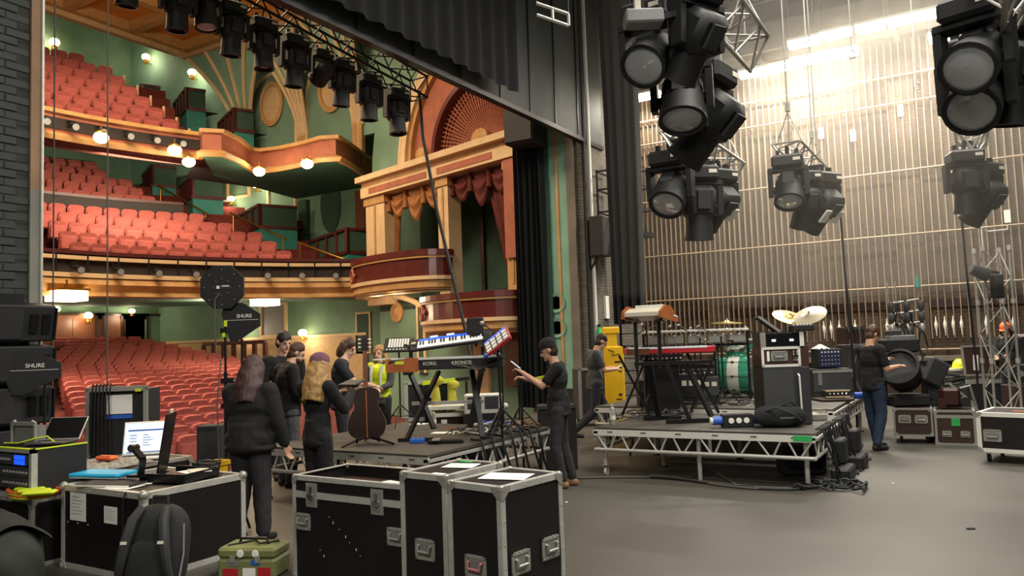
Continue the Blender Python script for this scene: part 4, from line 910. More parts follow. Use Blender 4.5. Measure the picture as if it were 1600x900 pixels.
MB().bx(-.08, .08, -.06, .06, .03, .05).build('base', 'black_gloss', t); MB().bar((0, 0, .04), (.06, -.05, .18), .05, .03).build('lower_arm', 'black_gloss', t); MB().bar((.06, -.05, .18), (-.06, 0, .26), .05, .03).build('upper_arm', 'black_gloss', t); MB().tube((-.06, -.04, .26), (-.06, .04, .26), .03, 12).build('joint', 'chrome', t, True)
t = thing('cable_coil', 'heap of coiled black cable behind the document tray', 'cable', (TX+.72, TY+.78, TZ), 0)
for k in range(4): MB().path([((.17-.012*k)*math.cos(a*.45+k), .5*(.2-.01*k)*math.sin(a*.45+k)+.02*k, .018+.022*k+.006*math.sin(a*2.)) for a in range(29)], .014, 6).build('loop', 'cable', t, True)
t = thing('tablet', 'dark tablet seen edge on, standing upright on the low case', 'tablet', (TX+.36, TY+.66, TZ), R(-47)); MB(rot('X', R(-9))).cbox((0, 0, .27), (.4, .014, .52), .005).build('casing', 'black_gloss', t); MB(rot('X', R(-9))).bx(-.18, .18, -.0085, -.007, .03, .51).build('screen', 'black_gloss', t); MB().bx(-.1, .1, -.02, .17, 0, .014).build('foot', 'black_metal', t); MB(rot('X', R(-9))).bar((0, .008, .01), (0, .14, .0), .03, .01).build('strut', 'black_metal', t); MB(rot('X', R(-9))).box((0, 0, .545), (.05, .02, .03)).build('clip', 'pale_tag', t)
# ---- rack behind with the laptop
c = flight_case('equipment_rack', 'grey edged equipment rack behind the low case, with a laptop on its top', (-7.5, 4.0, 0), 0, .85, .98, .7, ball=.03, edge='steel')
MB().bx(.1, .75, -.012, 0, .2, .66).build('rack_panel', 'black_gloss', c)
q = MB().bx(.06, .8, -.02, -.008, .36, .6).build('power_unit', 'charcoal', c); MB().box((.36, -.021, .47), (.03, .004, .07)).build('indicator', 'screen_light', q); MB().box((.55, -.021, .45), (.06, .004, .03)).build('indicator', 'led_blue', q)
RX, RY, RZ = -7.5, 4.0, .701
def laptop(name, label, loc, rz, screen, open_a, body='aluminium', w=.34, d=.23, lid_c=None):
    t = thing(name, label, 'laptop', loc, rz)
    MB().cbox((0, 0, .009), (w, d, .018), .004).build('base', body, t)
    k = MB()
    for r_ in range(5):
        for q in range(13): k.bx(-w*.44+q*w*.068, -w*.44+q*w*.068+w*.058, d*.06+r_*d*.075-.02, d*.06+r_*d*.075+d*.06-.02, .018, .0205)
    k.build('keys', 'black_matte', t, kind='stuff'); MB().bx(-.05, .05, -d*.42, -d*.16, .018, .0186).build('trackpad', 'mid_grey', t)
    T = M.Translation((0, d/2, .016)) @ rot('X', open_a)
    l = MB(T).cbox((0, .004, d*.5), (w, .008, d), .003).build('lid', lid_c or body, t)
    s = MB(T).bx(-w*.47, w*.47, -.0012, 0, d*.06, d*.96).build('screen', screen, t)
    return t, s, T
t, s, T = laptop('laptop', 'silver laptop with a lit white and blue screen, on the grey edged rack', (RX+.50, RY+.66, RZ+.004), R(44), 'screen_light', R(-20), w=.40, d=.33)
b = MB(T); b.bx(-.16, .16, -.0018, -.0012, .235, .25)
for k in range(4): b.bx(-.14, -.08, -.0018, -.0012, .19-.03*k, .197-.03*k); 
for k in range(5): b.bx(-.02, .03+.02*(k % 3), -.0018, -.0012, .19-.025*k, .196-.025*k)
b.bx(-.16, .16, -.0018, -.0012, .02, .03); b.build('screen_content', 'blue', s, kind='stuff')
t = thing('keyboard', 'grey computer keyboard lying before the lit laptop', 'keyboard', (RX+.27, RY+.14, RZ), R(4)); MB().cbox((0, 0, .012), (.5, .18, .022), .006).build('casing', 'mid_grey', t); MB().bx(-.23, .23, -.07, .07, .023, .027).build('key_bed', 'dark_grey', t)
t = thing('fleece', 'mottled grey fleece folded under the lit laptop', 'fleece', (RX+.56, RY+.30, RZ), R(6)); MB().grid(lambda u, v: (-.3+.62*u, -.36+.62*v, .005+.04*(1-(2*u-1)**8)*(1-(2*v-1)**8)+.008*math.sin(u*37+v*13)*math.sin(v*31-u*9)*(1-(2*u-1)**8)*(1-(2*v-1)**8)), 40, 34).build('cloth', mat('fleece_grey', '8c8880', .95, var=.55, scale=45, bump=.4), t, True)
t = thing('pouch', 'small bright orange pouch in front of the laptop screen', 'pouch', (RX+.64, RY+.24, RZ+.055), R(10)); MB().cbox((0, 0, .02), (.2, .1, .04), .016).build('body', 'orange', t); MB().bar((-.09, -.045, .042), (.09, -.045, .042), .006, .004).build('zip', 'chrome', t)
# ---- stacked rack at the far left with blue displays
c = flight_case('support_case', 'black case standing at the frame edge under the rack with blue displays', (-7.42, 3.5, 0), 0, .72, .46, .55, edge='steel', ball=.03); handle(c, FR(.5, .3))
c = thing('receiver_rack', 'rack of radio receivers with two blue displays, lime tape round its top', 'rack', (-7.42, 3.5, .551), 0)
MB().bx(0, .72, .05, .46, 0, .4).build('shell', 'black_matte', c)
for x in (0, .685): MB().bx(x, x+.035, .0, .05, 0, .4).build('rack_rail', 'aluminium', c)
MB().bx(0, .72, 0, .05, 0, .03).build('rack_rail', 'aluminium', c); MB().bx(0, .72, 0, .05, .37, .4).build('rack_rail', 'aluminium', c)
for k, z in enumerate((.27, .17, .08)):
    u = MB().bx(.04, .68, .0, .04, z, z+.085).build('receiver', 'dark_grey', c)
    if k == 0:
        for zz in (.044, .003): MB().bx(.46, .62, -.004, .0, z+zz, z+zz+.036).build('display', 'screen_blue', u)
    for q in range(8): MB().tube((.3+.05*q if k else .1+.04*q, 0, z+.04), (.3+.05*q if k else .1+.04*q, -.012, z+.04), .012, 10).build('knob', 'steel', u, True)
MB().bx(-.005, .725, -.005, .03, .398, .408).build('tape_edge', 'lime', c); MB().bx(.705, .725, -.005, .465, .398, .408).build('tape_edge', 'lime', c)
t = thing('instrument_frame', 'small grey metal handled unit on the receiver rack', 'unit', (-7.2, 3.75, .964), R(5)); MB().bx(-.14, .14, -.05, .05, 0, .15).build('body', 'mid_grey', t)
for s_ in (-1, 1): MB().path([(s_*.16, -.06, 0), (s_*.16, -.06, .18), (s_*.12, -.06, .19)], .014, 8).build('handle_post', 'steel', t, True)
MB().bar((-.14, -.06, .17), (.14, -.06, .17), .03, .03).build('cross_bar', 'steel', t)
laptop('laptop', 'dark laptop tilted back on the receiver rack, its screen black', (-6.92, 3.78, .964), R(30), 'black_gloss', R(-40), 'dark_grey', .34, .24, 'steel')
t = thing('cable_lead', 'yellow lead curling across the receiver rack', 'cable', (-7.05, 3.6, .964), 0); MB().path([(-.28, 0, .01), (-.1, .03, .012), (.05, .1, .05), (.1, .16, .06), (.2, .17, .012)], .007, 7).build('lead', 'lime', t, True)
t = thing('cable_coil', 'orange and lime cables coiled on a case at the lower left', 'cable', (*at_z(52, 776, .56).xy, .56), 0)
for k in range(4): MB().path([(.22*math.cos(a*.4+k)*(1+.1*k), .15*math.sin(a*.4+k), .014+.014*k) for a in range(17)], .011, 6).build('loop', 'orange' if k % 2 else 'lime', t, True)
for k in range(3): MB(M.Translation((.02+.13*k, -.04-.03*k, .07)) @ rot('Z', .3+.2*k)).cbox((0, 0, 0), (.24, .1, .03), .012).build('strap', 'lime', t)
c = flight_case('flight_case', 'small low case at the lower left edge carrying orange and lime cables', (-7.3, 2.55, 0), 0, .78, .6, .55, edge='steel', ball=.03)
# ---- bags
def bag_shape(w, d, h, n=3.):
    def fn(u, v):
        a = 2*PI*u; b = PI*(v-.5); e = 2/n
        sg = lambda x: math.copysign(abs(x)**e, x)
        x = w/2*sg(math.cos(b))*sg(math.cos(a)); y = d/2*sg(math.cos(b))*sg(math.sin(a)); z = h/2+h/2*sg(math.sin(b))
        wr = .018*math.sin(7*a+3*v*6)*math.cos(b); return (x*(1+wr), y*(1+wr), z+.01*math.sin(5*a)*math.cos(b))
    return fn
mat('bag_green', '2c302a', .85, var=.25, scale=5, bump=.15); mat('bag_black', '1e1f21', .85, var=.25, scale=6, bump=.15)
t = thing('duffel_bag', 'large dark duffel bag with grey-green flap at the bottom left corner', 'bag', (-6.02, 2.92, 0), R(-12))
MB().grid(bag_shape(.95, .5, .58, 2.4), 48, 24).build('body', 'bag_green', t, True)
MB(M.Translation((.02, -.02, .25))).grid(lambda u, v: (-.38+.72*u+.02*math.sin(v*9), -.24+.5*v+.0, .20+.17*math.sin(PI*v)*(1-.35*(2*u-1)**4)+.02*math.sin(u*17+v*5)), 30, 16).build('flap', 'bag_black', t, True)
MB().path([(-.42, -.26, .4), (-.1, -.31, .55), (.3, -.3, .52), (.46, -.2, .38)], .02, 6).build('strap', 'bag_black', t, True)
MB().path([(.1, -.27, .6), (.16, -.29, .72), (.34, -.24, .72), (.4, -.2, .58)], .016, 6).build('carry_handle', 'bag_black', t, True)
MB().box((.22, -.3, .56), (.03, .02, .06)).build('buckle', 'pale_tag', t)
t = thing('backpack', 'black backpack with padded shoulder straps leaning on the low case', 'backpack', (-5.06, 3.46, 0), R(28))
T = rot('X', R(-12)); MB(T).grid(bag_shape(.44, .26, .64, 2.8), 44, 26).build('body', 'bag_black', t, True)
MB(T @ M.Translation((0, -.09, .06))).grid(bag_shape(.32, .16, .34, 3), 32, 18).build('front_pocket', 'bag_black', t, True)
for s_ in (-1, 1):
    MB(T).path([(s_*.09, -.1, .61), (s_*.11, -.17, .53), (s_*.14, -.19, .36), (s_*.17, -.17, .2), (s_*.2, -.1, .08)], [.03, .036, .036, .03, .016], 8).build('shoulder_strap', 'charcoal', t, True)
    MB(T).box((s_*.13, -.222, .38), (.04, .012, .02)).build('strap_label', 'pale_tag', t)
MB(T).path([(-.06, -.02, .62), (-.05, -.02, .69), (.05, -.02, .69), (.06, -.02, .62)], .013, 8).build('grab_loop', 'bag_black', t, True)
for s_ in (-1, 1): MB(T).path([(s_*.21, -.08, .1), (s_*.222, -.06, .3), (s_*.2, -.05, .5)], .007, 6).build('zip', 'mid_grey', t, True)
t = thing('toolbox', 'olive green toolbox covered with red and white stickers', 'toolbox', (-5.02, 3.98, 0), R(22))
MB().cbox((.22, .13, .075), (.46, .28, .15), .02).build('base', 'olive', t); MB().cbox((.22, .13, .19), (.46, .28, .08), .02).build('lid', 'olive', t)
MB().path([(.1, .13, .225), (.12, .13, .27), (.32, .13, .27), (.34, .13, .225)], .012, 8).build('carry_handle', 'black_metal', t, True)
MB().path([(.05, .05, .235), (.2, .2, .24), (.3, .06, .25), (.4, .18, .24)], .008, 6).build('cable', 'cable', t, True)
for x, z, w_, h_, m_ in ((.1, .05, .12, .06, 'red'), (.25, .05, .1, .07, 'paper'), (.37, .055, .1, .07, 'red'), (.12, .12, .1, .04, 'mid_grey'), (.3, .125, .07, .035, 'blue')): MB().box((x, -.0115, z), (w_, .004, h_)).build('sticker', m_, t)
for x in (.12, .32): MB().box((x, -.014, .15), (.04, .012, .05)).build('latch', 'steel', t)
for i, (x, z, n) in enumerate(((.18, .19, 10), (.3, .19, 8))): MB(face_m((x, -.012, z), (1, 0, 0), (0, 0, 1))).lathe([(.001, .004), (.026, .003), (.03, 0)], n).build('sticker', 'paper', t)
# ---- speaker stack at the pier
t = thing('speaker_stack', 'tall stack of angled black loudspeaker cabinets against the proscenium pier', 'speaker', (-7.58, 3.66, 0))
MB().bx(-.26, .0, -.5, .5, 0, .7).build('plinth', 'lamp_black', t)
for k, (z, a) in enumerate(((.71, 0), (1.09, 2), (1.47, 5), (1.85, 10))):
    T = M.Translation((0, 0, z)) @ rot('Y', R(a)); b = MB(T).cbox((-.13, 0, .17), (.24, 1.0, .34), .015).build('cabinet', 'lamp_black', t)
    MB(T).bx(-.008, .001, -.46, .2, .03, .31).build('grille', 'black_matte', b)
    for y in (.3, .41): MB(T).bx(-.01, .004, y-.035, y+.035, .08, .26).build('horn_slot', 'black_gloss', b)
    MB(T).bx(-.2, .006, .49, .505, .02, .32).build('rigging_plate', 'black_metal', b)
MB().bar((-.1, 0, 2.16), (-.1, 0, 2.3), .1, .5).build('fly_frame', 'black_metal', t)
def paddle(par, T, w=.33, h=.36):
    """log-periodic paddle: x right, y up on T"""
    o = MB(T).prism([(-w*.5, h*.2), (-w*.42, h*.5), (w*.05, h*.5), (w*.5, h*.2), (w*.5, -h*.12), (-w*.1, -h*.5), (-w*.28, -h*.5)], -.012, .012).build('paddle', 'lamp_black', par)
    MB(T).bx(-w*.36, w*.46, .05*h-.002, .05*h+.002, .012, .0135).build('printed_line', 'pale_tag', o); return o
def words(par, s_, size, T): return text_part(s_, size, 'paper', par, T)
t = thing('paddle_antenna', 'black paddle antenna with white lettering on a pole before the speaker stack', 'antenna', (-7.42, 3.99, 0), 0)
TT = face_m((0, -.02, 1.62), (.62, .78, 0), (0, 0, 1)); MB().tube((0, 0, 0), (0, 0, 1.62), .014, 8).build('pole', 'black_metal', t); pd = paddle(t, TT @ M.Translation((-.1, -.05, 0)), .5, .4); words(pd, 'SHURE', .052, TT @ M.Translation((-.06, .01, .014)))
# ---- antenna stand
t = thing('antenna_stand', 'black stand with an octagonal antenna plate and a lettered paddle antenna', 'antenna stand', (-6.27, 5.07, 0), YAW)
MB().tube((0, 0, .1), (0, 0, 1.5), .018, 10).build('pole', 'black_metal', t); MB().tube((0, 0, 1.35), (0, 0, 2.28), .012, 8).build('upper_pole', 'black_metal', t)
for a in (0, 2.1, 4.2): MB().path([(0, 0, .5), (.14*math.cos(a), .14*math.sin(a), .25), (.22*math.cos(a), .22*math.sin(a), .015)], .012, 6).build('leg', 'black_metal', t)
for z in (1.18, 1.42, 1.9): MB().box((.02, 0, z), (.12, .05, .05)).build('clamp', 'black_metal', t)
MB().bar((-.02, 0, 1.42), (.17, 0, 1.42), .02, .02).build('side_arm', 'steel', t)
T = face_m((0, -.05, 2.32), (1, 0, 0), (0, 0, 1)); oc = [(.225*math.cos(PI/8+k*PI/4), .225*math.sin(PI/8+k*PI/4)) for k in range(8)]
o = MB(T).prism(oc, 0, .03).build('octagonal_plate', 'black_matte', t)
b = MB(T)
for k in range(8): b.ball((.17*math.cos(k*PI/4), .17*math.sin(k*PI/4), .031), .006, 6); b.ball((.08*math.cos(k*PI/4), .08*math.sin(k*PI/4), .031), .005, 6)
b.build('screws', 'steel', o, kind='stuff'); MB(T).bx(-.06, .09, -.02, .02, .03, .034).build('label_plate', 'charcoal', o);
MB(T).bx(-.05, -.02, -.016, .012, .0342, .035).build('white_mark', 'paper', o); MB(T).bx(.0, .07, .004, .014, .0342, .035).build('white_mark', 'paper', o)
T = face_m((.165, -.03, 1.98), (1, 0, 0), (0, 0, 1)); pd = paddle(t, T, .37, .37); words(pd, 'SHURE', .05, T @ M.Translation((.035, .055, .0135)))
MB().tube((.16, 0, 1.42), (.16, 0, 1.82), .012, 8).build('upper_pole', 'black_metal', t)
MB().path([(.0, -.06, 2.3), (-.06, -.1, 2.2), (-.07, -.08, 1.9), (-.06, -.08, 1.7), (-.02, -.07, 1.6), (-.06, -.06, 1.2), (-.05, -.05, .6), (-.1, -.1, .02)], .007, 6).build('coax_cable', 'cable_grey', t, True)
MB().box((.02, -.03, 1.97), (.03, .03, .06)).build('tape_flag', 'lime', t); MB().box((.0, -.03, 1.86), (.025, .03, .04)).build('tape_flag', 'lime', t)
t = thing('speaker_column', 'narrow upright black cabinet standing behind the antenna stand', 'cabinet', (-6.78, 5.32, 0), YAW); MB().cbox((0, 0, .48), (.24, .24, .96), .01).build('cabinet', 'black_matte', t); MB().bx(-.1, .1, -.128, -.118, .08, .9).build('grille', 'charcoal', t)
t = thing('open_rack', 'open topped rack with cables draped over and a sheet of paper, near the stalls edge', 'rack', (*at_d(134, 690, 8.2).xy, .0), R(38))
for x in (0, .58): MB().bar((x+.02, 0, 0), (x+.02, 0, 1.36), .04, .04).build('rack_post', 'steel', t)
MB().bx(0, .62, -.02, .02, 1.32, 1.37).build('top_rail', 'steel', t); MB().bx(.03, .59, .02, .5, .0, 1.33).build('shell', 'black_matte', t)
sheet(t, face_m((.33, .015, 1.18), (1, 0, 0), (0, 0, 1)), .26, .2, lines=False); MB().bx(.2, .46, .008, .016, 1.03, 1.07).build('blue_panel', 'blue', t); MB().bx(.5, .56, -.025, -.015, 1.31, 1.34).build('tape_flag', 'lime', t)
for k in range(6): MB().path([(.08+.035*k, .1, 1.36), (.08+.035*k, -.02, 1.4), (.07+.035*k, -.045, 1.25), (.06+.04*k, -.05, .7)], .008, 6).build('draped_cable', 'cable', t, True)
t = thing('crate', 'yellow plastic crate behind the low case, partly hidden by a leg', 'crate', (*at_d(341, 730, 7.35).xy, 0), R(10)); MB().cbox((0, 0, .34), (.14, .14, .68), .02).build('body', 'yellow', t); MB().bx(-.08, .08, -.08, .08, .64, .68).build('rim', 'yellow', t)
# ================================================================ RISERS AND INSTRUMENTS
def riser(label, x0, x1, y0, y1, z, legs, npx=2, npy=2, wheels=(), th=.27, tape=None, rail_m='aluminium'):
    t = thing('stage_riser', label, 'riser', (x0, y0, 0)); w, d = x1-x0, y1-y0; px, py = w/npx, d/npy
    for i in range(npx):
        for j in range(npy): MB().bx(i*px+.003, (i+1)*px-.003, j*py+.003, (j+1)*py-.003, z-.03, z).build('deck_panel', 'deck_black', t)
    def side(p, q, n):
        p, q = V(p), V(q); L = (q-p).length; u = (q-p)/L
        MB().bar(p+V((0, 0, z-.06)), q+V((0, 0, z-.06)), .075, .03).build('edge_rail', 'aluminium', t) if abs(u.x) < .5 else MB().bar(p+V((0, 0, z-.06)), q+V((0, 0, z-.06)), .03, .075).build('edge_rail', rail_m, t)
        MB().tube(p+V((0, 0, z-th)), q+V((0, 0, z-th)), .022, 10).build('lower_chord', 'aluminium', t, True)
        k = int(L/.3)
        for i in range(k):
            a = p+u*(L*(i+.12)/k); b = p+u*(L*(i+.5)/k); c = p+u*(L*(i+.88)/k); zt, zb = V((0, 0, z-.09)), V((0, 0, z-th))
            if i % 2: a, c = c, a
            MB().tube(a+zt, b+zb, .012, 8).build('brace', 'aluminium', t, True)
            MB().tube(b+zb+u*.02*0+(c-b)*.3, c+zt, .012, 8).build('brace', 'aluminium', t, True)
    e = .015
    side((0, e, 0), (w, e, 0), 1); side((w-e, 0, 0), (w-e, d, 0), 1); side((0, d-e, 0), (w, d-e, 0), 1); side((e, 0, 0), (e, d, 0), 1)
    for k, (x, y) in enumerate(legs):
        l = MB().tube((x, y, 0 if k not in wheels else .13), (x, y, z-.06), .027, 12).build('leg', 'aluminium', t, True)
        if k in wheels: castor(t, (x, y, 0), .13, 'white_plastic')
        else: MB().tube((x, y, 0), (x, y, .015), .05, 12).build('foot', 'rubber', l)
    if tape: MB().box((w-.13, -.002, z-.055), (.2, .006, .06)).build('tape', 'green_tape', t)
    for i in range(6): MB().box((w*(i+.5)/6, -.002, z-.05), (.07, .004, .012)).build('scuff_mark', 'dark_grey', t)
    return t
mat('deck_black', '45423d', .6, var=.2, scale=3)
LX0, LX1, LY0, LY1, LZ = -7.2, -4.8, 6.3, 8.88, .6
riser('left stage riser, black deck on aluminium trusses, holding the guitar and keyboard rig', LX0, LX1, LY0, LY1, LZ, [(.06, .06), (1.2, .06), (2.34, .06), (.06, 2.5), (2.34, 1.3), (2.34, 2.5)])
RX0, RX1, RY0, RY1 = -4.22, -1.6, 8.95, 10.92
riser('right stage riser with white edges, carrying the red keyboard and black cabinet', RX0, RX1, RY0, RY1, .6, [(.1, .1), (1.3, .1), (2.5, .1), (.1, 1.88), (1.3, 1.88), (2.52, 1.88), (.55, .95)], wheels=(0,), tape=1, rail_m='white_plastic')
riser('rear stage riser behind the right one, carrying the green drum kit', -5.2, -1.75, 11.12, 14.4, .66, [(.08, .08), (1.75, .08), (3.37, .08), (.08, 3.2), (3.37, 3.2)], npx=3, rail_m='white_plastic')
Z1 = .6; Z2 = .66
# ---- acoustic guitar seen from its back, on a stand
gp = at_z(575, 684, Z1); t = thing('acoustic_guitar', 'dark brown acoustic guitar standing upright, its back to us', 'guitar', (-6.03, 6.80, Z1+.06), YAW+.25)
prof = [(0, .0), (.10, .008), (.17, .045), (.2, .12), (.196, .2), (.16, .28), (.125, .33), (.118, .37), (.135, .42), (.145, .46), (.13, .51), (.08, .545), (.0, .55)]
out = prof+[(-x, y) for x, y in prof[-2:0:-1]]
def smooth_loop(p, n=2):
    for _ in range(n): p = [q for i in range(len(p)) for q in ((.75*p[i][0]+.25*p[(i+1) % len(p)][0], .75*p[i][1]+.25*p[(i+1) % len(p)][1]), (.25*p[i][0]+.75*p[(i+1) % len(p)][0], .25*p[i][1]+.75*p[(i+1) % len(p)][1]))]
    return p
G = face_m((0, -.05, 0), (1, 0, 0), (0, 0, 1)) @ rot('X', R(-6)); out = smooth_loop(out)
MB(G).prism([(x*1.08, y*1.06) for x, y in out], -.11, 0).build('body', 'wood_dark', t, True)
MB(G).prism([(x*1.09, y*1.063-.001) for x, y in out], -.012, -.004).build('binding', 'cream_plastic', t)
MB(G).bx(-.005, .005, .02, .55, 0, .0025).build('back_strip', 'wood_orange', t)
MB(G).prism([(-.03, .52), (.03, .52), (.027, .6), (.022, 1.0), (-.022, 1.0), (-.027, .6)], -.055, -.02).build('neck', 'wood_mid', t, True)
h = MB(G).prism([(-.024, .99), (.024, .99), (.038, 1.03), (.036, 1.17), (.012, 1.185), (-.012, 1.185), (-.036, 1.17), (-.038, 1.03)], -.05, -.032).build('headstock', 'wood_dark', t)
for s_ in (-1, 1):
    for k in range(3):
        q = MB(G).box((s_*.026, 1.045+.045*k, -.026), (.024, .03, .014)).build('tuner', 'chrome', h); MB(G).tube((s_*.038, 1.045+.045*k, -.03), (s_*.066, 1.045+.045*k, -.03), .006, 6).ball((s_*.068, 1.045+.045*k, -.03), .013, 8)
        MB(G).tube((s_*.03, 1.045+.045*k, -.028), (s_*.055, 1.045+.045*k, -.028), .005, 6).ball((s_*.062, 1.045+.045*k, -.028), .013, 8, None, (1, .8, .6)).build('tuner_peg', 'ivory_key', h, True)
t = thing('guitar_stand', 'low folding black guitar stand under the acoustic guitar', 'stand', (-6.03, 6.80, Z1), YAW+.25)
for a in (-.35, PI+.35, PI/2): MB().tube((0, .0, .1), (.3*math.cos(a), -.12+.3*math.sin(a) if a != PI/2 else .3, .012), .013, 8).build('leg', 'black_metal', t, True)
MB().tube((0, .02, .05), (0, .1, .45), .014, 8).build('upright', 'black_metal', t)
for s_ in (-1, 1): MB().path([(0, 0, .08), (s_*.12, 0, .045), (s_*.12, -.17, .045), (s_*.12, -.19, .1)], .012, 6).build('cradle', 'black_metal', t, True)
# ---- drum-pad tablet on a stand
def tripod(t, h, sp=.3, m='black_metal', r=.012):
    MB().tube((0, 0, .12), (0, 0, h), r, 8).build('pole', m, t)
    for a in (.4, 2.5, 4.6): MB().tube((0, 0, .3), (sp*math.cos(a), sp*math.sin(a), .012), r*.8, 6).build('leg', m, t); 
    for a in (.4, 2.5, 4.6): MB().tube((0, 0, .13), (sp*.5*math.cos(a), sp*.5*math.sin(a), .15), r*.6, 6).build('brace', m, t)
p = at_z(624, 664, Z1); t = thing('fader_controller', 'small black mixing controller with rows of white faders on a thin tripod', 'controller', (-6.85, 8.41, Z1), YAW); tripod(t, 1.05)
T = M.Translation((0, 0, 1.11)) @ rot('X', R(38)); c = MB(T).cbox((0, 0, 0), (.40, .3, .03), .008).build('panel', 'black_matte', t)
for r_ in range(5):
    for k in range(8): MB(T).bx(-.14+.036*k, -.14+.036*k+.026, -.07+.038*r_, -.07+.038*r_+.03, .015, .021).build('pad', 'paper', c)
for k in range(8): MB(T).bx(-.16+.045*k, -.16+.045*k+.02, -.125, -.105, .015, .02).build('button', 'white_plastic', c)
for r_ in range(3): MB(T).tube((.165, -.02+.06*r_, .015), (.165, -.02+.06*r_, .03), .011, 8).build('knob', 'steel', c)
# ---- keyboard rig
KX, KY = -5.42, 7.52; t = thing('keyboard_stand', 'black folding two tier keyboard stand on the left riser', 'stand', (KX, KY, Z1), YAW-.04)
for x in (-.45, .42):
    MB().bar((x, -.28, .02), (x, .25, .02), .05, .04).build('foot', 'black_metal', t) if x > 0 else MB().bar((x-.1, -.2, .02), (x+.35, -.24, .02), .05, .04).build('foot', 'black_metal', t)
    MB().bar((x+.0, -.2, .03), (x+.34*(1 if x < 0 else -.4), .15, .78), .06, .035).build('leg', 'black_metal', t)
    MB().bar((x+.3*(1 if x < 0 else -.5), -.1, .03+.1), (x-.02, .2, .78), .06, .035).build('leg', 'black_metal', t)
    MB().bar((x, -.22, .775), (x, .24, .775), .05, .035).build('support_arm', 'black_metal', t)
    MB().bar((x, .2, .79), (x, .2, 1.06), .04, .04).build('upright', 'black_metal', t); MB().bar((x, .22, 1.05), (x, -.16, 1.1), .04, .03).build('support_arm', 'black_metal', t)
MB().bar((-.45, .2, .4), (.42, .2, .4), .04, .04).build('cross_bar', 'aluminium', t)
t = thing('stage_piano', 'large black stage keyboard with wooden end cheek and white lettering, back towards us', 'keyboard', (KX, KY, Z1+.81), YAW-.04)
MB().cbox((.02, 0, .06), (1.32, .34, .12), .01).build('casing', 'black_matte', t)
MB(M.Translation((-.655, 0, 0)) @ face_m((0, 0, 0), (0, 1, 0), (0, 0, 1)).to_4x4()).prism([(-.19, 0), (.19, 0), (.19, .075), (.0, .14), (-.17, .14)], -.03, .0).build('end_cheek', 'wood_orange', t)
MB().prism([(-.68, -.02), (-.30, -.02), (-.30, .14), (-.42, .15), (-.66, .07)], -.002, .015, face_m((0, -.172, 0), (1, 0, 0), (0, 0, 1))).build('end_cheek', 'wood_orange', t)
MB().box((-.52, -.19, .09), (.1, .004, .035)).build('tape', 'lime', t)
MB().bx(-.88, .62, .02, .17, .125, .14).build('key_bed', 'ivory_key', t); MB().bx(-.30, .66, -.18, -.172, .118, .128).build('edge_trim', 'pale_tag', t)
for s_, x, z in (('KORG', -.17, .07), ('KRONOS', .2, .07)): text_part(s_, .056, 'pale_tag', t, face_m((x, -.1725, z), (1, 0, 0), (0, 0, 1)), ext=.002)
for k in range(3): MB().path([(.1+.1*k, -.18, .05), (.3+.05*k, -.2, .01-.02*k), (.5, -.19, .02), (.62, -.18, .06)], .006, 6).build('cable', 'cable_grey', t, True)
t = thing('lit_keyboard', 'slim upper keyboard with bright white keys under a strip of blue light', 'keyboard', (KX+.02, KY+.08, Z1+1.12), YAW-.04); T = rot('Y', R(-6)) @ rot('X', R(32))
MB(T).cbox((0, 0, .02), (.98, .24, .035), .008).build('casing', 'black_matte', t)
for k in range(22): MB(T).bx(-.39+.0355*k, -.39+.0355*k+.033, -.105, .03, .038, .05).build('key', 'ivory_key', t)
for k in range(22):
    if k % 7 not in (2, 6): MB(T).bx(-.39+.0355*k+.024, -.39+.0355*k+.042, -.045, .032, .05, .06).build('black_key', 'black_gloss', t)
MB(T).bx(-.38, .40, .035, .085, .038, .046).build('light_strip', 'screen_blue', t)
for x in (-.2, .0): MB(T).box((x, .1, .045), (.09, .03, .02)).build('display', 'screen_light', t)
MB(T).box((-.44, .0, .05), (.05, .04, .02)).build('wheel', 'steel', t)
t = thing('pad_controller', 'tilted red edged pad controller with rows of white pads, right of the lit keys', 'controller', tuple(at_d(777, 533, 8.9)), YAW-.2)
T = rot('Y', R(-36)) @ rot('X', R(36)); MB(T).cbox((0, 0, 0), (.32, .25, .035), .01).build('casing', 'charcoal', t); MB(T).bx(-.16, .16, -.135, -.12, -.018, .019).bx(.155, .168, -.13, .125, -.018, .019).build('red_edge', 'red', t)
for a in range(4):
    for b_ in range(3): MB(T).bx(-.15+.08*a, -.15+.08*a+.06, -.11+.07*b_, -.11+.07*b_+.05, .018, .026).build('pad', 'paper', t)
MB(T).bx(-.15, .15, .1, .122, .018, .022).build('strip_light', 'screen_blue', t); MB(T).ball((-.19, -.1, 0), .03, 10).build('blue_knob', 'blue', t, True)
q = t.location; MB().tube((0, 0, -.02), (.02, .02, Z1-q.z+.015), .014, 8).build('stand_pole', 'black_metal', t)
for a in (0.3, 2.4, 4.5): MB().tube((.02, .02, Z1-q.z+.35), (.02+.3*math.cos(a), .02+.3*math.sin(a), Z1-q.z+.01), .011, 6).build('stand_leg', 'black_metal', t)
def mic_stand(label, p, base_z, head, boom=True, rz=0.):
    """p = foot (x,y); head = end of the boom in the world"""
    t = thing('microphone_stand', label, 'microphone stand', (p[0], p[1], base_z), 0); h = V(head)-V((p[0], p[1], base_z)); top = h.z-.12 if boom else h.z
    tripod(t, max(.4, top), .26); e = V((0, 0, max(.4, top))); d = (h-e).normalized() if boom else V((0, -1, .3)).normalized()
    if boom: MB().tube(e-d*.25, h, .007, 6).build('boom_arm', 'black_metal', t); MB().tube(e-d*.33, e-d*.22, .018, 8).build('counterweight', 'black_metal', t)
    m = MB().tube(h, h+d*.15, .011, 10, .017).build('microphone', 'charcoal', t, True); MB().ball(h+d*.17, .027, 10).build('grille', 'steel', m, True)
    return t
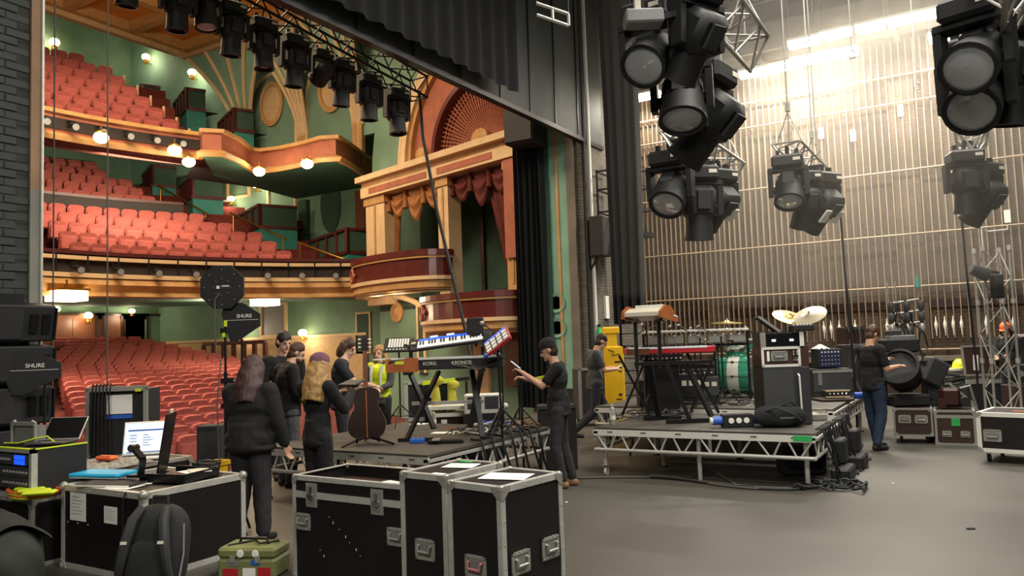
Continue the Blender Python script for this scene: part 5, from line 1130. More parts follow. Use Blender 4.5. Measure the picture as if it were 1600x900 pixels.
mic_stand('boom microphone rising over the lit keyboard', (-4.98, 8.05), Z1, at_d(760, 510, 8.9)); mic_stand('dark microphone stand tangled in cables, right of the stage piano', (-5.2, 8.35), Z1, at_d(790, 560, 9.1), False); mic_stand('third slim stand among the cables at the back of the left riser', (-5.02, 8.5), Z1, at_d(768, 575, 9.3), False)
t = thing('monitor_box', 'small black box screen on top of the keyboard rig', 'screen', (KX+.28, KY+.22, Z1+1.20), YAW-.04); MB().cbox((0, 0, .1), (.2, .04, .2), .01).build('casing', 'black_matte', t); MB().box((0, .0, .0), (.12, .1, .015)).build('foot', 'black_metal', t); MB().tube((0, .02, 0), (0, .02, -.14), .014, 8).build('post', 'black_metal', t)
def heap(name, label, p, n, sx, sy, r, m, seed, z=.01, cat='cables'):
    rnd = random.Random(seed); t = thing(name, label, cat, p)
    for k in range(n):
        a = rnd.random()*6.3; q = V((rnd.uniform(-sx, sx)*.6, rnd.uniform(-sy, sy)*.6, 0)); pts = []
        for i in range(22):
            a += rnd.uniform(-.2, .75); q = q+V((math.cos(a), math.sin(a), 0))*.075
            q.x = max(-sx, min(sx, q.x)); q.y = max(-sy, min(sy, q.y)); pts.append((q.x, q.y, z+r+rnd.random()*.05*(.5+k/n)))
        MB().path(pts, r, 5).build('cable', m[k % len(m)], t, True)
    return t
heap('cable_heap', 'dense tangle of cables on the right half of the left riser', (-5.25, 8.15, Z1), 12, .42, .55, .008, ['cable', 'cable', 'cable_grey', 'pale_tag', 'cable'], 3)
heap('cable_heap', 'coloured leads strewn along the back edge of the left riser', (-5.3, 8.62, Z1), 7, .4, .2, .007, ['wood_orange', 'cable', 'blue', 'pale_tag'], 5)
# loose pieces on the deck
def pedal(name, label, p, rz, w, d, h, m, knob='steel', n=3):
    t = thing(name, label, 'pedal', p, rz); MB().cbox((0, 0, h/2), (w, d, h), .008).build('body', m, t)
    for k in range(n): MB().tube((-w*.32+w*.64*k/max(1, n-1), d*.2, h), (-w*.32+w*.64*k/max(1, n-1), d*.2, h+.015), .011, 8).build('knob', knob, t)
    MB().tube((0, -d*.28, h), (0, -d*.28, h+.012), .014, 10).build('foot_switch', 'chrome', t); return t
pz = at_z(652, 692, Z1); pedal('effects_pedal', 'blue-white pedal at the front of the left riser', (pz.x, pz.y, Z1), .4, .16, .1, .05, 'blue'); pz = at_z(765, 678, Z1); pedal('effects_pedal', 'teal pedal beside the cable tangle on the left riser', (pz.x, pz.y, Z1), .5, .14, .09, .045, 'teal')
pz = at_z(683, 692, Z1); t = thing('sustain_pedal', 'long flat black pedal board at the foot of the keyboard stand', 'pedal', (pz.x+.12, pz.y, Z1), YAW-.05); MB().cbox((0, 0, .02), (.4, .1, .04), .01).build('base', 'black_metal', t); MB().box((-.1, -.03, .05), (.08, .16, .015)).build('treadle', 'steel', t)
for i, (px, py, m_, lab) in enumerate(((655, 662, 'paper', 'white sheet on the left riser near the tripod'), (690, 676, 'paper', 'pale set list sheet on the left riser by the stand leg'), (702, 668, 'wood_mid', 'brown card lying at the back of the left riser'), (640, 652, 'pale_tag', 'pale card beside the tripod feet'))):
    q = at_z(px, py, Z1+.003); tag(MB(M.Translation((q.x, q.y, Z1)) @ rot('Z', .3*i)).bx(-.12, .12, -.09, .09, 0, .003).build('paper_sheet', m_), lab, 'paper')
def bottle(label, p, m='water_plastic'):
    t = thing('water_bottle', label, 'bottle', p); MB().lathe([(.0, 0), (.032, .003), (.034, .02), (.031, .06), (.034, .1), (.034, .15), (.014, .19), (.014, .205)], 16).build('body', m, t, True); MB().tube((0, 0, .2), (0, 0, .222), .016, 12).build('cap', 'paper', t); MB().lathe([(.0346, .07), (.0346, .12)], 16).build('label_band', 'paper', t)
mat('water_plastic', 'd4dade', .12, trans=.7)
q = at_z(678, 670, Z1); bottle('clear water bottle standing on the left riser', (q.x, q.y, Z1))
# white amplifier, cases, yellow stands behind the left riser
t = thing('amplifier', 'white cased amplifier with two dark grilles at the back of the left riser', 'amplifier', (-5.98, 9.15, 0), YAW); MB().bx(-.28, .28, -.13, .13, 0, .72).build('support', 'black_matte', t); MB().cbox((0, 0, .86), (.52, .26, .27), .015).build('casing', 'white_plastic', t)
for s_ in (-1, 1): MB().box((s_*.12, -.131, .88), (.19, .006, .17)).build('grille', 'dark_grey', t)
MB().ball((.3, -.05, .82), .045, 10).build('knob', 'white_plastic', t, True)
t = thing('open_case', 'open grey edged flight case with black lining behind the tripod', 'flight case', (-7.05, 9.3, 0), YAW+.05); MB().bx(-.32, .32, 0, .5, .0, 1.15).build('shell', 'black_matte', t)
for a in ((-.34, .34, -.02, .02, 1.12, 1.17), (-.34, -.29, -.02, .02, 0, 1.15), (.29, .34, -.02, .02, 0, 1.15), (-.34, .34, -.02, .02, .58, .64)): MB().bx(*a).build('edge_rail', 'aluminium', t)
MB().box((.08, -.025, 1.0), (.1, .004, .16)).build('label', 'pale_tag', t); MB().box((.08, -.025, .8), (.16, .01, .12)).build('handle', 'mid_grey', t)
t = thing('white_case', 'low white case behind the tripod legs on the left riser', 'case', (-6.55, 9.2, 0), YAW); MB().cbox((0, 0, .35), (.62, .34, .7), .015).build('shell', 'case_brown', t)
for z in (.68, .78): MB().bx(-.34, .34, -.2, .16, z, z+.05).build('edge_rail', 'white_plastic', t)
for s_ in (-1, 1): MB().box((s_*.3, -.18, .74), (.05, .03, .1)).build('edge_rail', 'white_plastic', t)
MB().box((-.1, -.19, .6), (.08, .02, .08)).build('label', 'paper', t)
for i, (px, sc_) in enumerate(((681, 1.0), (706, .94))):
    q = at_d(px, 610, 11.2+.2*i); t = thing('safety_post', ('yellow padded post behind the keyboard stand, left of two', 'yellow padded post behind the keyboard stand, right of two')[i], 'post', (q.x, q.y, 0))
    MB().lathe([(.08, 0), (.07, .3), (.085, .7), (.06, 1.0), (.04, 1.12*sc_)], 14).build('padding', 'yellow_cloth' if 'yellow_cloth' in MATS else mat('yellow_cloth', 'b3ac38', .8, var=.25, scale=8), t, True); MB().ball((.03, 0, 1.18*sc_), .085, 12, None, (1.2, 1, .8)).build('head', 'yellow_cloth', t, True)
t = thing('shelf_bar', 'black rack bar wrapped in yellow tape behind the keyboard stand legs', 'bar', (*at_d(686, 602, 11.4).xy, 0), YAW); MB().bar((-.25, 0, 1.14), (.45, 0, 1.19), .05, .05).build('bar', 'black_metal', t); MB().bar((-.24, -.005, 1.14), (-.02, -.005, 1.156), .056, .056).build('yellow_tape', 'lime', t); MB().bar((.04, -.005, 1.16), (.24, -.005, 1.175), .056, .056).build('yellow_tape', 'lime', t)
for x in (-.2, .4): MB().bar((x, 0, 0), (x, 0, 1.15), .04, .04).build('post', 'black_metal', t)
t = thing('shelf_bar', 'black bar with yellow tape beside the man in the cap', 'bar', (*(at_d(800, 592, 9.6)+V((.3, .1, 0))).xy, 0), YAW); MB().bar((-.25, 0, 1.2), (.2, 0, 1.28), .03, .03).build('bar', 'black_metal', t); MB().bar((-.1, -.004, 1.225), (.18, -.004, 1.276), .036, .036).build('yellow_tape', 'lime', t); MB().bar((-.2, 0, 0), (-.2, 0, 1.22), .03, .03).build('post', 'black_metal', t)
# black boxes behind the left riser, phone in hand
t = thing('equipment_chest', 'dark chest standing behind the cable tangle, beside the man in the cap', 'chest', (-4.95, 9.35, 0), YAW); MB().cbox((0, 0, .42), (.5, .4, .84), .015).build('shell', 'black_matte', t); MB().bx(-.26, .26, -.21, -.195, .8, .845).build('edge_rail', 'dark_grey', t)
# cables hanging off the right end of the left riser
t = thing('cable_loom', 'looms of black cable hanging from the left riser edge to the floor', 'cables', (LX1+.05, 7.3, 0))
for k in range(7):
    y = -.1+.21*k; MB().path([(-.2, y+.1, .63), (-.02, y+.04, .63), (.04, y, .5), (.05+.02*(k % 3), y+.05, .25), (.1, y+.1+.05*(k % 2), .02), (.25, y+.3, .012)], .016, 6).build('cable', 'cable', t, True)
# ================================================================ RIGHT RISER
def xstand(label, p, rz, w, h, base):
    t = thing('keyboard_stand', label, 'stand', (p[0], p[1], base), rz)
    for y in (-.17, .17):
        MB().bar((-w/2, y, .03), (w/2, y, h), .055, .03).build('leg', 'black_metal', t); MB().bar((w/2, y, .03), (-w/2, y, h), .055, .03).build('leg', 'black_metal', t)
    for x in (-w/2, w/2): MB().bar((x, -.3, .025), (x, .3, .025), .05, .05).build('foot', 'black_metal', t); MB().bar((x, -.25, h), (x, .25, h), .04, .04).build('support_arm', 'black_metal', t)
    MB().tube((0, -.2, h/2), (0, .2, h/2), .03, 10).build('pivot', 'steel', t); return t
S1 = at_z(1062, 664, Z1); SX, SY = -3.42, 9.62
t = thing('keyboard_stand', 'tall black column keyboard stand with slanting legs on the right riser', 'stand', (SX, SY, Z1), YAW)
MB().bar((-.1, -.05, .03), (.46, -.05, .03), .06, .05).build('foot', 'black_metal', t); MB().bar((-.3, .45, .03), (.2, .45, .03), .06, .05).build('foot', 'black_metal', t)
MB().bar((.2, -.05, .04), (-.05, -.02, .75), .07, .05).build('leg', 'black_metal', t); MB().bar((-.1, .45, .04), (-.25, .1, .75), .07, .05).build('leg', 'black_metal', t); MB().bar((.55, .25, .05), (.2, .1, .78), .07, .05).build('leg', 'charcoal', t)
for x in (-.42, -.12): MB().bar((x, .05, .7), (x, .05, 1.3), .045, .045).build('upright', 'black_metal', t)
for x in (-.42, -.12): MB().bar((x, .25, 1.3), (x, -.15, 1.32), .035, .035).build('support_arm', 'black_metal', t)
MB().bar((-.45, .05, .76), (.55, .05, .76), .05, .05).build('cross_bar', 'black_metal', t)
t = thing('synthesizer', 'cream topped synthesizer with orange wooden cheek, high on the column stand', 'keyboard', (SX-.23, SY, Z1+1.345), YAW+R(146))
T = rot('X', R(6)); MB(T).prism([(-.24, 0), (.26, -.0), (.26, .03), (.16, .06), (.05, .12), (-.1, .12), (-.24, .05)], -.27, .22, face_m((0, 0, 0), (0, -1, 0), (0, 0, 1))).build('casing', 'cream_plastic', t)
for x in (.22, -.3): MB(T).prism([(-.27, -.03), (.29, -.03), (.29, .03), (.17, .09), (.05, .15), (-.12, .15), (-.26, .06)], x, x+.035, face_m((0, 0, 0), (0, -1, 0), (0, 0, 1))).build('end_cheek', 'wood_orange', t)
MB(T).bx(-.26, .21, -.26, -.12, .03, .045).build('key_bed', 'ivory_key', t)
MB(T).bx(-.2, .18, .0, .1, .12, .16).build('folded_cloth', 'paper', t)
for k in range(4): MB(T).tube((.0+.05*k, -.2, .05), (.0+.05*k, -.21, .07), .014, 8).build('knob', 'steel', t)
# red keyboard on X stand
RK = at_d(1045, 546, 10.9); t = thing('red_keyboard', 'long red stage keyboard with pale keys behind the column stand', 'keyboard', (RK.x, RK.y, RK.z-.06), YAW)
MB().cbox((0, 0, .05), (1.22, .32, .09), .012).build('casing', 'red', t); MB().bx(-.58, .5, -.165, -.03, .075, .1).build('key_bed', 'ivory_key', t); MB().bx(-.61, -.3, -.168, -.16, .0, .085).build('end_panel', 'wood_mid', t)
for k in range(14): MB().tube((-.5+.075*k, .05+.04*(k % 2), .095), (-.5+.075*k, .05+.04*(k % 2), .12), .012, 8).build('knob', 'charcoal', t)
for x in (-.5, .45):
    for s_ in (-1, 1): MB().bar((x+.2*s_, 0, Z1-RK.z+.08), (x-.2*s_, 0, .0), .05, .03).build('stand_leg', 'black_metal', t)
# second keyboard with grey boxes behind, white mallet bars
MK = at_d(1085, 520, 12.2)
t = thing('mallet_instrument', 'row of pale mallet bars over grey resonator boxes on a dark frame', 'percussion', (MK.x, MK.y, Z2), YAW)
hh = MK.z-Z2
for k in range(13): MB().cbox((-.75+.125*k, 0, hh+.03), (.105, .34, .04), .008).build('bar', 'white_plastic', t)
for k in range(5): MB().cbox((-.64+.32*k, -.02, hh-.1), (.27, .16, .15), .02).build('resonator', 'steel', t)
for x in (-.8, -.25, .3, .82): MB().bar((x, 0, 0), (x, 0, hh), .035, .035).build('leg', 'black_metal', t)
MB().bar((-.82, .0, hh-.2), (.84, 0, hh-.2), .035, .035).build('frame_rail', 'black_metal', t)
mic_stand('microphone on a boom left of the pale mallet bars', (-4.1, 10.6), Z1, at_d(1040, 502, 11.6)); mic_stand('silver microphone angled over the mallet bars, left of a pair', (-3.55, 11.3), Z2, at_d(1072, 516, 11.7)); mic_stand('silver microphone angled over the mallet bars, right of a pair', (-3.25, 11.35), Z2, at_d(1099, 514, 11.9))
heap('cable_heap', 'cables and small gear piled under the red keyboard', (-3.9, 10.35, Z1), 9, .5, .35, .009, ['cable', 'cable', 'cable_grey'], 11)
heap('cable_heap', 'loose leads around the feet of the drum kit', (-3.4, 11.7, Z2), 8, .9, .35, .009, ['cable', 'cable_grey', 'chrome'], 12)
for i, (px, py, w_, h_, lab) in enumerate(((1000, 600, .34, .4, 'black box under the red keyboard, at its left end'), (1035, 596, .3, .34, 'small black box under the red keyboard, middle'), (1078, 606, .36, .36, 'black box with pale panels under the mallet bars'), (1100, 578, .4, .3, 'grey and white mixer box beneath the mallet bars'))):
    q = at_d(px, py+20, 11.6+.2*i); zb = Z2
    t = thing('stage_box', lab, 'box', (q.x, max(q.y, 11.35), zb), YAW); MB().cbox((0, 0, h_/2+.1*(i > 1)), (w_, .3, h_), .012).build('casing', 'black_matte' if i < 3 else 'dark_grey', t)
    if i > 1: MB().box((0, 0, .05), (w_, .3, .1)).build('plinth', 'black_matte', t)
    for k in range(3): MB().box((-w_*.3+w_*.3*k, -.152, h_*.62+.1*(i > 1)), (w_*.2, .006, h_*.22)).build('panel', 'pale_tag' if i > 1 else 'dark_grey', t)
# mat, bottle, pedal rack, bag
q = at_z(988, 650, Z1); t = tag(MB(M.Translation((q.x+.15, q.y, Z1)) @ rot('Z', .2)).bx(-.4, .4, -.26, .26, 0, .008).build('floor_plate', mat('plate_grey', '8f8a80', .6, var=.1)), 'pale square floor plate lying on the right riser by the bottle', 'plate'); t.name = 'floor_plate'
q = at_z(955, 664, Z1); bottle('water bottle at the front left corner of the right riser', (q.x+.03, q.y, Z1)); q = at_z(948, 659, Z1); bottle('second bottle with red label behind the front bottle on the right riser', (q.x+.04, q.y+.1, Z1))
q = at_z(1150, 668, Z1); t = thing('power_distributor', 'black power box with three round white sockets and blue plugs, on the right riser', 'power box', (q.x, q.y+.06, Z1), YAW); MB().cbox((0, 0, .08), (.36, .16, .15), .008).build('casing', 'black_matte', t)
for k in range(3): MB().tube((-.09+.09*k, -.078, .085), (-.09+.09*k, -.088, .085), .033, 16).build('socket', 'paper', t)
for s_, x in ((-1, -.22), (1, .25)): MB().tube((x-.06*s_, 0, .08), (x+.07*s_, 0, .08), .05, 12).build('plug', 'blue', t, True); MB().tube((x+.07*s_, 0, .08), (x+.1*s_, 0, .08), .04, 12).build('plug_ring', 'paper', t)
q = at_z(1218, 668, Z1); t = thing('shoulder_bag', 'slouched black shoulder bag on the front of the right riser', 'bag', (q.x, q.y+.05, Z1), YAW); MB().grid(bag_shape(.6, .3, .26, 2.4), 36, 18).build('body', 'bag_black', t, True); MB().path([(-.2, -.1, .2), (-.1, -.18, .24), (.12, -.17, .15), (.2, -.14, .08)], .014, 6).build('strap', 'charcoal', t, True); MB().path([(0, -.05, .25), (.1, -.1, .3), (.2, -.03, .22)], .012, 6).build('carry_handle', 'charcoal', t, True); MB().box((.05, -.145, .12), (.2, .01, .02)).build('zip', 'mid_grey', t)
q = at_z(1271, 656, Z1); t = thing('amp_pedal', 'pale metal foot controller behind the shoulder bag', 'pedal', (q.x, q.y, Z1), YAW); MB().cbox((0, 0, .04), (.28, .2, .08), .01).build('base', 'steel', t)
for x in (-.1, .1): MB().box((x, 0, .1), (.06, .14, .05)).build('treadle', 'pale_tag', t)
MB().path([(-.12, -.08, .05), (-.14, -.09, .13), (.14, -.09, .13), (.12, -.08, .05)], .01, 6).build('roll_bar', 'chrome', t, True)
# black cabinet with racks on it
q = at_z(1182, 668, Z1); t = thing('speaker_cabinet', 'tall plain black speaker cabinet with a chrome side handle on the right riser', 'speaker', (-2.22, 9.62, Z1), YAW-.05); MB().cbox((.22, .22, .345), (.56, .46, .69), .012).build('cabinet', 'charcoal', t); MB().bx(-.05, .3, -.014, -.008, .03, .66).build('grille', 'dark_grey', t)
MB().path([(.36, -.01, .6), (.36, -.05, .58), (.365, -.055, .08), (.365, -.01, .06)], .012, 8).build('handle', 'white_plastic', t, True)
t = thing('rack_case', 'brown flight rack with white edges and a plated handle, on the black cabinet', 'rack', (-2.22, 9.62, Z1+.692), YAW-.05); MB().bx(-.06, .50, .0, .44, 0, .24).build('shell', 'case_brown', t)
for a in ((-.06, .40, -.012, 0, 0, .03), (-.06, .40, -.012, 0, .21, .24), (-.06, -.03, -.012, 0, 0, .24), (.37, .40, -.012, 0, 0, .24)): MB().bx(*a).build('edge_rail', 'white_plastic', t)
handle(t, face_m((.15, -.004, .13), (1, 0, 0), (0, 0, 1)), .2, .12); MB().box((.02, -.006, .13), (.03, .006, .12)).build('label', 'paper', t); latch(t, face_m((.34, -.006, .13), (1, 0, 0), (0, 0, 1)), .05, .12)
t = thing('rack_unit', 'black amplifier rack with two lit white meters, topmost on the black cabinet', 'rack', (-2.22, 9.62, Z1+.934), YAW-.05); MB().bx(-.05, .48, 0, .42, 0, .17).build('shell', 'charcoal', t); MB().bx(-.06, .0, -.012, .02, 0, .175).build('corner_plate', 'steel', t); MB().bx(.40, .45, -.012, .02, 0, .175).build('corner_plate', 'white_plastic', t); MB().bx(.0, .40, -.008, 0, .015, .155).build('front_panel', 'black_gloss', t)
for x in (.07, .28): MB().bx(x, x+.05, -.012, -.008, .06, .09).build('meter', 'screen_light', t)
t = thing('sheet_stand', 'black tilted tray leaning over the amplifier rack', 'tray', (-2.2, 9.9, Z1+1.108), YAW-.05); MB(M.Translation((-.06, 0, .1)) @ rot('Y', R(38))).box((0, 0, 0), (.3, .24, .02)).build('tray', 'charcoal', t); MB(M.Translation((-.06, 0, .1)) @ rot('Y', R(38))).box((0, -.122, 0), (.31, .012, .03)).build('edge', 'steel', t); MB().bx(-.2, .2, -.1, .1, 0, .012).build('base', 'black_matte', t)
t = thing('mixer', 'small black mixer with a row of white knobs on the amplifier rack', 'mixer', (-1.98, 9.86, Z1+1.108), YAW-.05); MB().cbox((.12, -.05, .04), (.26, .18, .07), .01).build('casing', 'black_matte', t)
for k in range(6): MB().tube((.02+.04*k, -.09, .075), (.02+.04*k, -.09, .095), .012, 8).build('knob', 'paper', t)
# ---- drum kit
DX, DY = at_d(1150, 592, 13.0).xy; DY = DY
t = thing('bass_drum', 'green sparkle bass drum facing the front of the rear riser', 'drum', (DX, DY, Z2+.02), YAW)
def drum(par, T, r, d, hoop=.02, m='green_sparkle', n=32):
    MB(T).lathe([(r, -d/2), (r, d/2)], n).build('shell', m, par, True)
    for s_ in (-1, 1): MB(T).lathe([(r+.004, s_*d/2-.02), (r+.018, s_*d/2-.02), (r+.018, s_*d/2+.02), (r+.004, s_*d/2+.02), (r+.004, s_*d/2-.02)], n).build('hoop', 'chrome', par, True)
    MB(T).lathe([(0, d/2), (r, d/2)], n).build('head', 'drum_head', par); MB(T).lathe([(0, -d/2), (r, -d/2)], n).build('head', 'drum_head', par)
    for k in range(8):
        a = k*PI/4; MB(T).tube((math.cos(a)*(r+.014), math.sin(a)*(r+.014), -d/2), (math.cos(a)*(r+.014), math.sin(a)*(r+.014), d/2), .006, 6).box((math.cos(a)*(r+.012), math.sin(a)*(r+.012), 0), (.03, .03, .05)).build('tension_rod', 'chrome', par)
drum(t, M.Translation((0, 0, .34)) @ rot('Z', R(64)) @ rot('X', PI/2), .31, .56)
MB(M.Translation((0, 0, .34)) @ rot('Z', R(64)) @ rot('X', PI/2)).lathe([(.312, -.09), (.3135, -.085), (.3135, .085), (.312, .09)], 32).build('pale_band', 'drum_head', t, True)
for s_ in (-1, 1): MB().tube((s_*.2, -.1, .15), (s_*.36, -.2, -.015), .012, 6).build('spur', 'chrome', t)
def snare(label, p, r, d, tilt, leg=True, rz=0):
    t = thing('drum', label, 'drum', p, rz); zb = Z2-p[2]; drum(t, rot('X', R(tilt)), r, d)
    if leg:
        MB().tube((0, 0, -d/2), (0, .02, zb+.2), .012, 8).build('stand_post', 'chrome', t)
        for a in (0.5, 2.6, 4.7): MB().tube((0, .02, zb+.3), (.22*math.cos(a), .22*math.sin(a), zb+.01), .01, 6).build('stand_leg', 'chrome', t)
    return t
q = at_d(1150, 552, 13.1); snare('small green rack tom above the bass drum', (q.x, q.y, q.z), .15, .2, 18)
q = at_d(1180, 538, 13.4); snare('pale topped snare drum beside the rack tom', (q.x-.05, q.y, q.z), .18, .14, 5)
q = at_d(1172, 548, 12.6); snare('green floor tom partly hidden by the black cabinet', (q.x, q.y+.9, q.z-.2), .19, .34, 0)
def cymbal(label, p, r, ax, m='cymbal', foot=None, pair=False):
    p = V(p); t = thing('cymbal', label, 'cymbal', p); n = V(ax).normalized(); T = frame((0, 0, 0), n)
    c = MB(T).lathe([(.006, .03), (.03, .026), (.05, .006), (r*.6, -.004), (r, -.02), (r, -.022), (r*.6, -.007), (.05, .002), (.03, .02), (.006, .024)], 36).build('bronze_disc', m, t, True)
    if pair: MB(T @ M.Translation((0, 0, -.06))).lathe([(.006, -.01), (.05, -.008), (r, .02), (r, .022), (.05, -.004), (.006, -.006)], 36).build('bronze_disc', m, t, True)
    fz = V(foot)-p if foot else V((0, 0, Z2-p.z)); top = V((fz.x, fz.y, -.25))
    if not pair:
        MB().tube(top, (0, 0, 0), .009, 8).build('arm', 'chrome', t); MB().tube((fz.x, fz.y, fz.z+.15), top, .013, 8).build('stand_post', 'chrome', t)
    else: MB().tube((0, 0, fz.z+.15), (0, 0, .08), .010, 8).build('stand_post', 'chrome', t)
    MB(T).ball((0, 0, .04), .018, 8).build('wing_nut', 'chrome', t, True)
    for a in (.3, 2.4, 4.5): MB().tube((fz.x, fz.y, fz.z+.32), (fz.x+.17*math.cos(a), fz.y+.17*math.sin(a), fz.z+.01), .010, 6).build('stand_leg', 'chrome', t)
q = at_d(1136, 503, 13.4); cymbal('wide pale cymbal lying level above the hi-hat', q, .27, (.05, -.05, 1), foot=(q.x+.1, q.y+.1, Z2))
q = at_d(1136, 517, 13.2); cymbal('hi-hat pair of small cymbals below the level cymbal', q, .18, (0, 0, 1), pair=True)
q = at_d(1234, 494, 12.7); cymbal('bronze crash cymbal tilted towards us, left of the bright one', q, .27, (.345, -.32, .87), foot=(q.x+.1, q.y+.3, Z2))
q = at_d(1265, 491, 12.4); cymbal('ride cymbal coloured pale as if white-lit, standing steeply right of the bronze one', q, .26, (-.126, -.542, .83), 'cymbal_lit' if 'cymbal_lit' in MATS else mat('cymbal_lit', 'e6dcc0', .3, .6), foot=(q.x-.1, q.y+.75, Z2))  # paler copy of the cymbal bronze, the light on it put into the colour
# drum hardware thicket
for i, (px, py, d) in enumerate(((1128, 545, 13.0), (1162, 538, 13.5), (1175, 520, 13.6), (1113, 540, 12.9))):
    q = at_d(px, py, d); mic_stand('chrome and black microphone stand at the drum kit, '+('by the hi-hat', 'behind the rack tom', 'behind the snare', 'left of the hi-hat')[i], (q.x+.1, q.y+.15), Z2, q)
# keyboard rack right of drums with blue knobs, amps
q = at_d(1297, 560, 12.3); t = thing('knob_rack', 'rack with a blue panel of small white knobs, a white cloth on top', 'rack', (q.x, q.y, Z2), YAW); zt = q.z-Z2
MB().cbox((0, .15, (zt-.16)/2), (.6, .4, zt-.16), .012).build('lower_cabinet', 'charcoal', t); MB().cbox((0, .15, zt), (.38, .3, .30), .012).build('casing', 'black_matte', t); pn = MB().bx(-.16, .16, -.006, .002, zt-.13, zt+.13).build('blue_panel', 'cloth_navy' if False else mat('panel_blue', '24284e', .5), t)
for r_ in range(4):
    for k in range(6): MB().tube((-.13+.052*k, -.006, zt+.1-.062*r_), (-.13+.052*k, -.02, zt+.1-.062*r_), .012, 8).build('knob', 'paper' if r_ == 0 else 'steel', t)
MB().grid(lambda u, v: (-.2+.24*u, .05+.24*v, zt+.155+.06*math.sin(PI*u)*math.sin(PI*v)+.015*math.sin(u*19+v*9)*math.sin(PI*u)), 14, 12).build('white_cloth', 'paper', t, True)
MB().bx(-.3, .3, -.06, -.05, .1, zt-.22).build('grille', 'dark_grey', t); MB().bx(-.31, .31, -.07, -.05, zt-.22, zt-.18).build('edge_rail', 'steel', t); MB().box((-.2, -.062, .3), (.06, .004, .2)).build('label', 'mid_grey', t)
t = thing('stage_box', 'yellow-edged patch box on a low shelf beside the cables', 'box', (*at_d(1305, 615, 11.6).xy, Z1+.0), YAW); q = at_d(1305, 615, 11.6); dz = q.z-Z1
t.location.z = Z2; q.z -= Z2; MB().cbox((0, .1, (q.z-.07)/2), (.5, .4, q.z-.07), .01).build('case_body', 'case_brown', t); MB(M.Translation((0, 0, q.z))).cbox((.02, .05, 0), (.34, .2, .1), .008).build('casing', 'black_matte', t)
for s_ in (-1, 1): MB().bx(-.16, .2, -.055, -.045, q.z+s_*.045-.01, q.z+s_*.045+.01).build('yellow_edge', 'cream_paint', t)
for k in range(5): MB().ball((-.1+.06*k, -.055, q.z), .02, 8).build('connector', 'chrome', t, True)
MB().tube((.28, 0, q.z-.09+.05), (.42, 0, q.z-.09+.05), .05, 12).build('plug', 'blue', t, True)
# boxes and cables under / beside the riser
t = thing('power_case', 'black box tucked under the front right corner of the right riser', 'box', (-1.95, 9.9, 0), YAW); MB().cbox((0, 0, .16), (.5, .3, .28), .012).build('shell', 'black_matte', t); MB().box((0, -.152, .16), (.4, .004, .16)).build('front_panel', 'black_gloss', t); MB().bx(-.24, .24, -.16, .16, .30, .315).build('lid', 'dark_grey', t)
for i, (x, y, lab) in enumerate(((-1.42, 9.6, 'dark clump of cables and plug boxes beside the right riser corner'), (-1.4, 10.6, 'dark clump of cables between the right riser and the man in jeans'))):
    t = thing('cable_loom', lab, 'cables', (x, y, 0)); rnd = random.Random(40+i)
    for k in range(9):
        y0 = -.4+.1*k; pts = [(-.22, y0, .62), (-.14, y0+rnd.uniform(-.05, .05), .62)]
        for j in range(5): pts.append((pts[-1][0]+rnd.uniform(0, .05), pts[-1][1]+rnd.uniform(-.08, .08), .62-.13*(j+1)+rnd.uniform(-.04, .02)))
        pts[-1] = (pts[-1][0], pts[-1][1], .018); pts += [(pts[-1][0]+.08, pts[-1][1]+.12, .016), (pts[-1][0]+.05, pts[-1][1]+.3, .016)]; MB().path(pts, .011, 5).build('cable', 'cable', t, True)
    MB().cbox((-.02, .05, .08), (.2, .5, .16), .02).build('plug_box', 'lamp_black', t); MB().cbox((-.08, .3, .3), (.14, .3, .28), .02).build('plug_box', 'lamp_black', t)
heap('cable_heap', 'black cables lying in loops on the floor at the right riser corner', (-1.5, 9.1, 0), 7, .35, .22, .012, ['lamp_black'], 21)
t = thing('floor_cable', 'bundle of grey cables crossing the floor in front of the right riser', 'cable', (0, 0, 0))
path_px = [(888, 748), (960, 747), (1030, 748), (1075, 752), (1110, 757), (1165, 762), (1230, 765), (1280, 764), (1310, 745), (1340, 715), (1350, 690)]
for k in range(4):
    pts = []
    for i, (px, py) in enumerate(path_px):
        q = at_z(px, py+(k-1.5)*2.0*math.sin(i*.9+k), 0); pts.append((q.x, q.y, .016+.0*k))
    fine = []
    for i in range(len(pts)-1):
        for j in range(4): fine.append(V(pts[i]).lerp(V(pts[i+1]), j/4))
    for _ in range(3): fine = [fine[0]]+[(fine[i-1]+fine[i]*2+fine[i+1])/4 for i in range(1, len(fine)-1)]+[fine[-1]]
    MB().path(fine, .013, 6).build('cable', 'cable' if k % 2 else 'cable_grey', t, True)
t = thing('floor_cable', 'single grey cable arching over the foot of the riser middle leg', 'cable', (0, 0, 0)); pts = [at_z(1080, 745, .012), at_z(1096, 735, .03), at_z(1118, 738, .03), at_z(1150, 757, .014), at_z(1200, 764, .014)]; MB().path([(p.x, p.y, p.z) for p in pts], .011, 6).build('cable', 'cable_grey', t, True)
t = thing('floor_cable', 'short black cable loop hanging below the right riser', 'cable', (0, 0, 0)); q = at_z(988, 715, 0); MB().path([(q.x, q.y, .5), (q.x+.02, q.y, .25), (q.x-.03, q.y-.02, .02)], .016, 6).build('cable', 'cable', t, True)
q = at_z(1517, 827, 0); tag(MB(M.Translation((q.x, q.y, 0)) @ rot('Z', .5)).cbox((0, 0, .006), (.07, .03, .012), .005).build('gaffer_scrap', 'black_matte'), 'small black scrap lying alone on the open floor', 'scrap')
for px, py in ((885, 785), (1395, 755), (1155, 710)):
    q = at_z(px, py, 0); tag(MB(M.Translation((q.x, q.y, 0))).cbox((0, 0, .003), (.03, .02, .006), .002).build('paper_scrap', 'paper'), 'tiny white scrap on the floor '+{885: 'by the capped man', 1395: 'before the man in jeans', 1155: 'under the right riser'}[px], 'scrap')
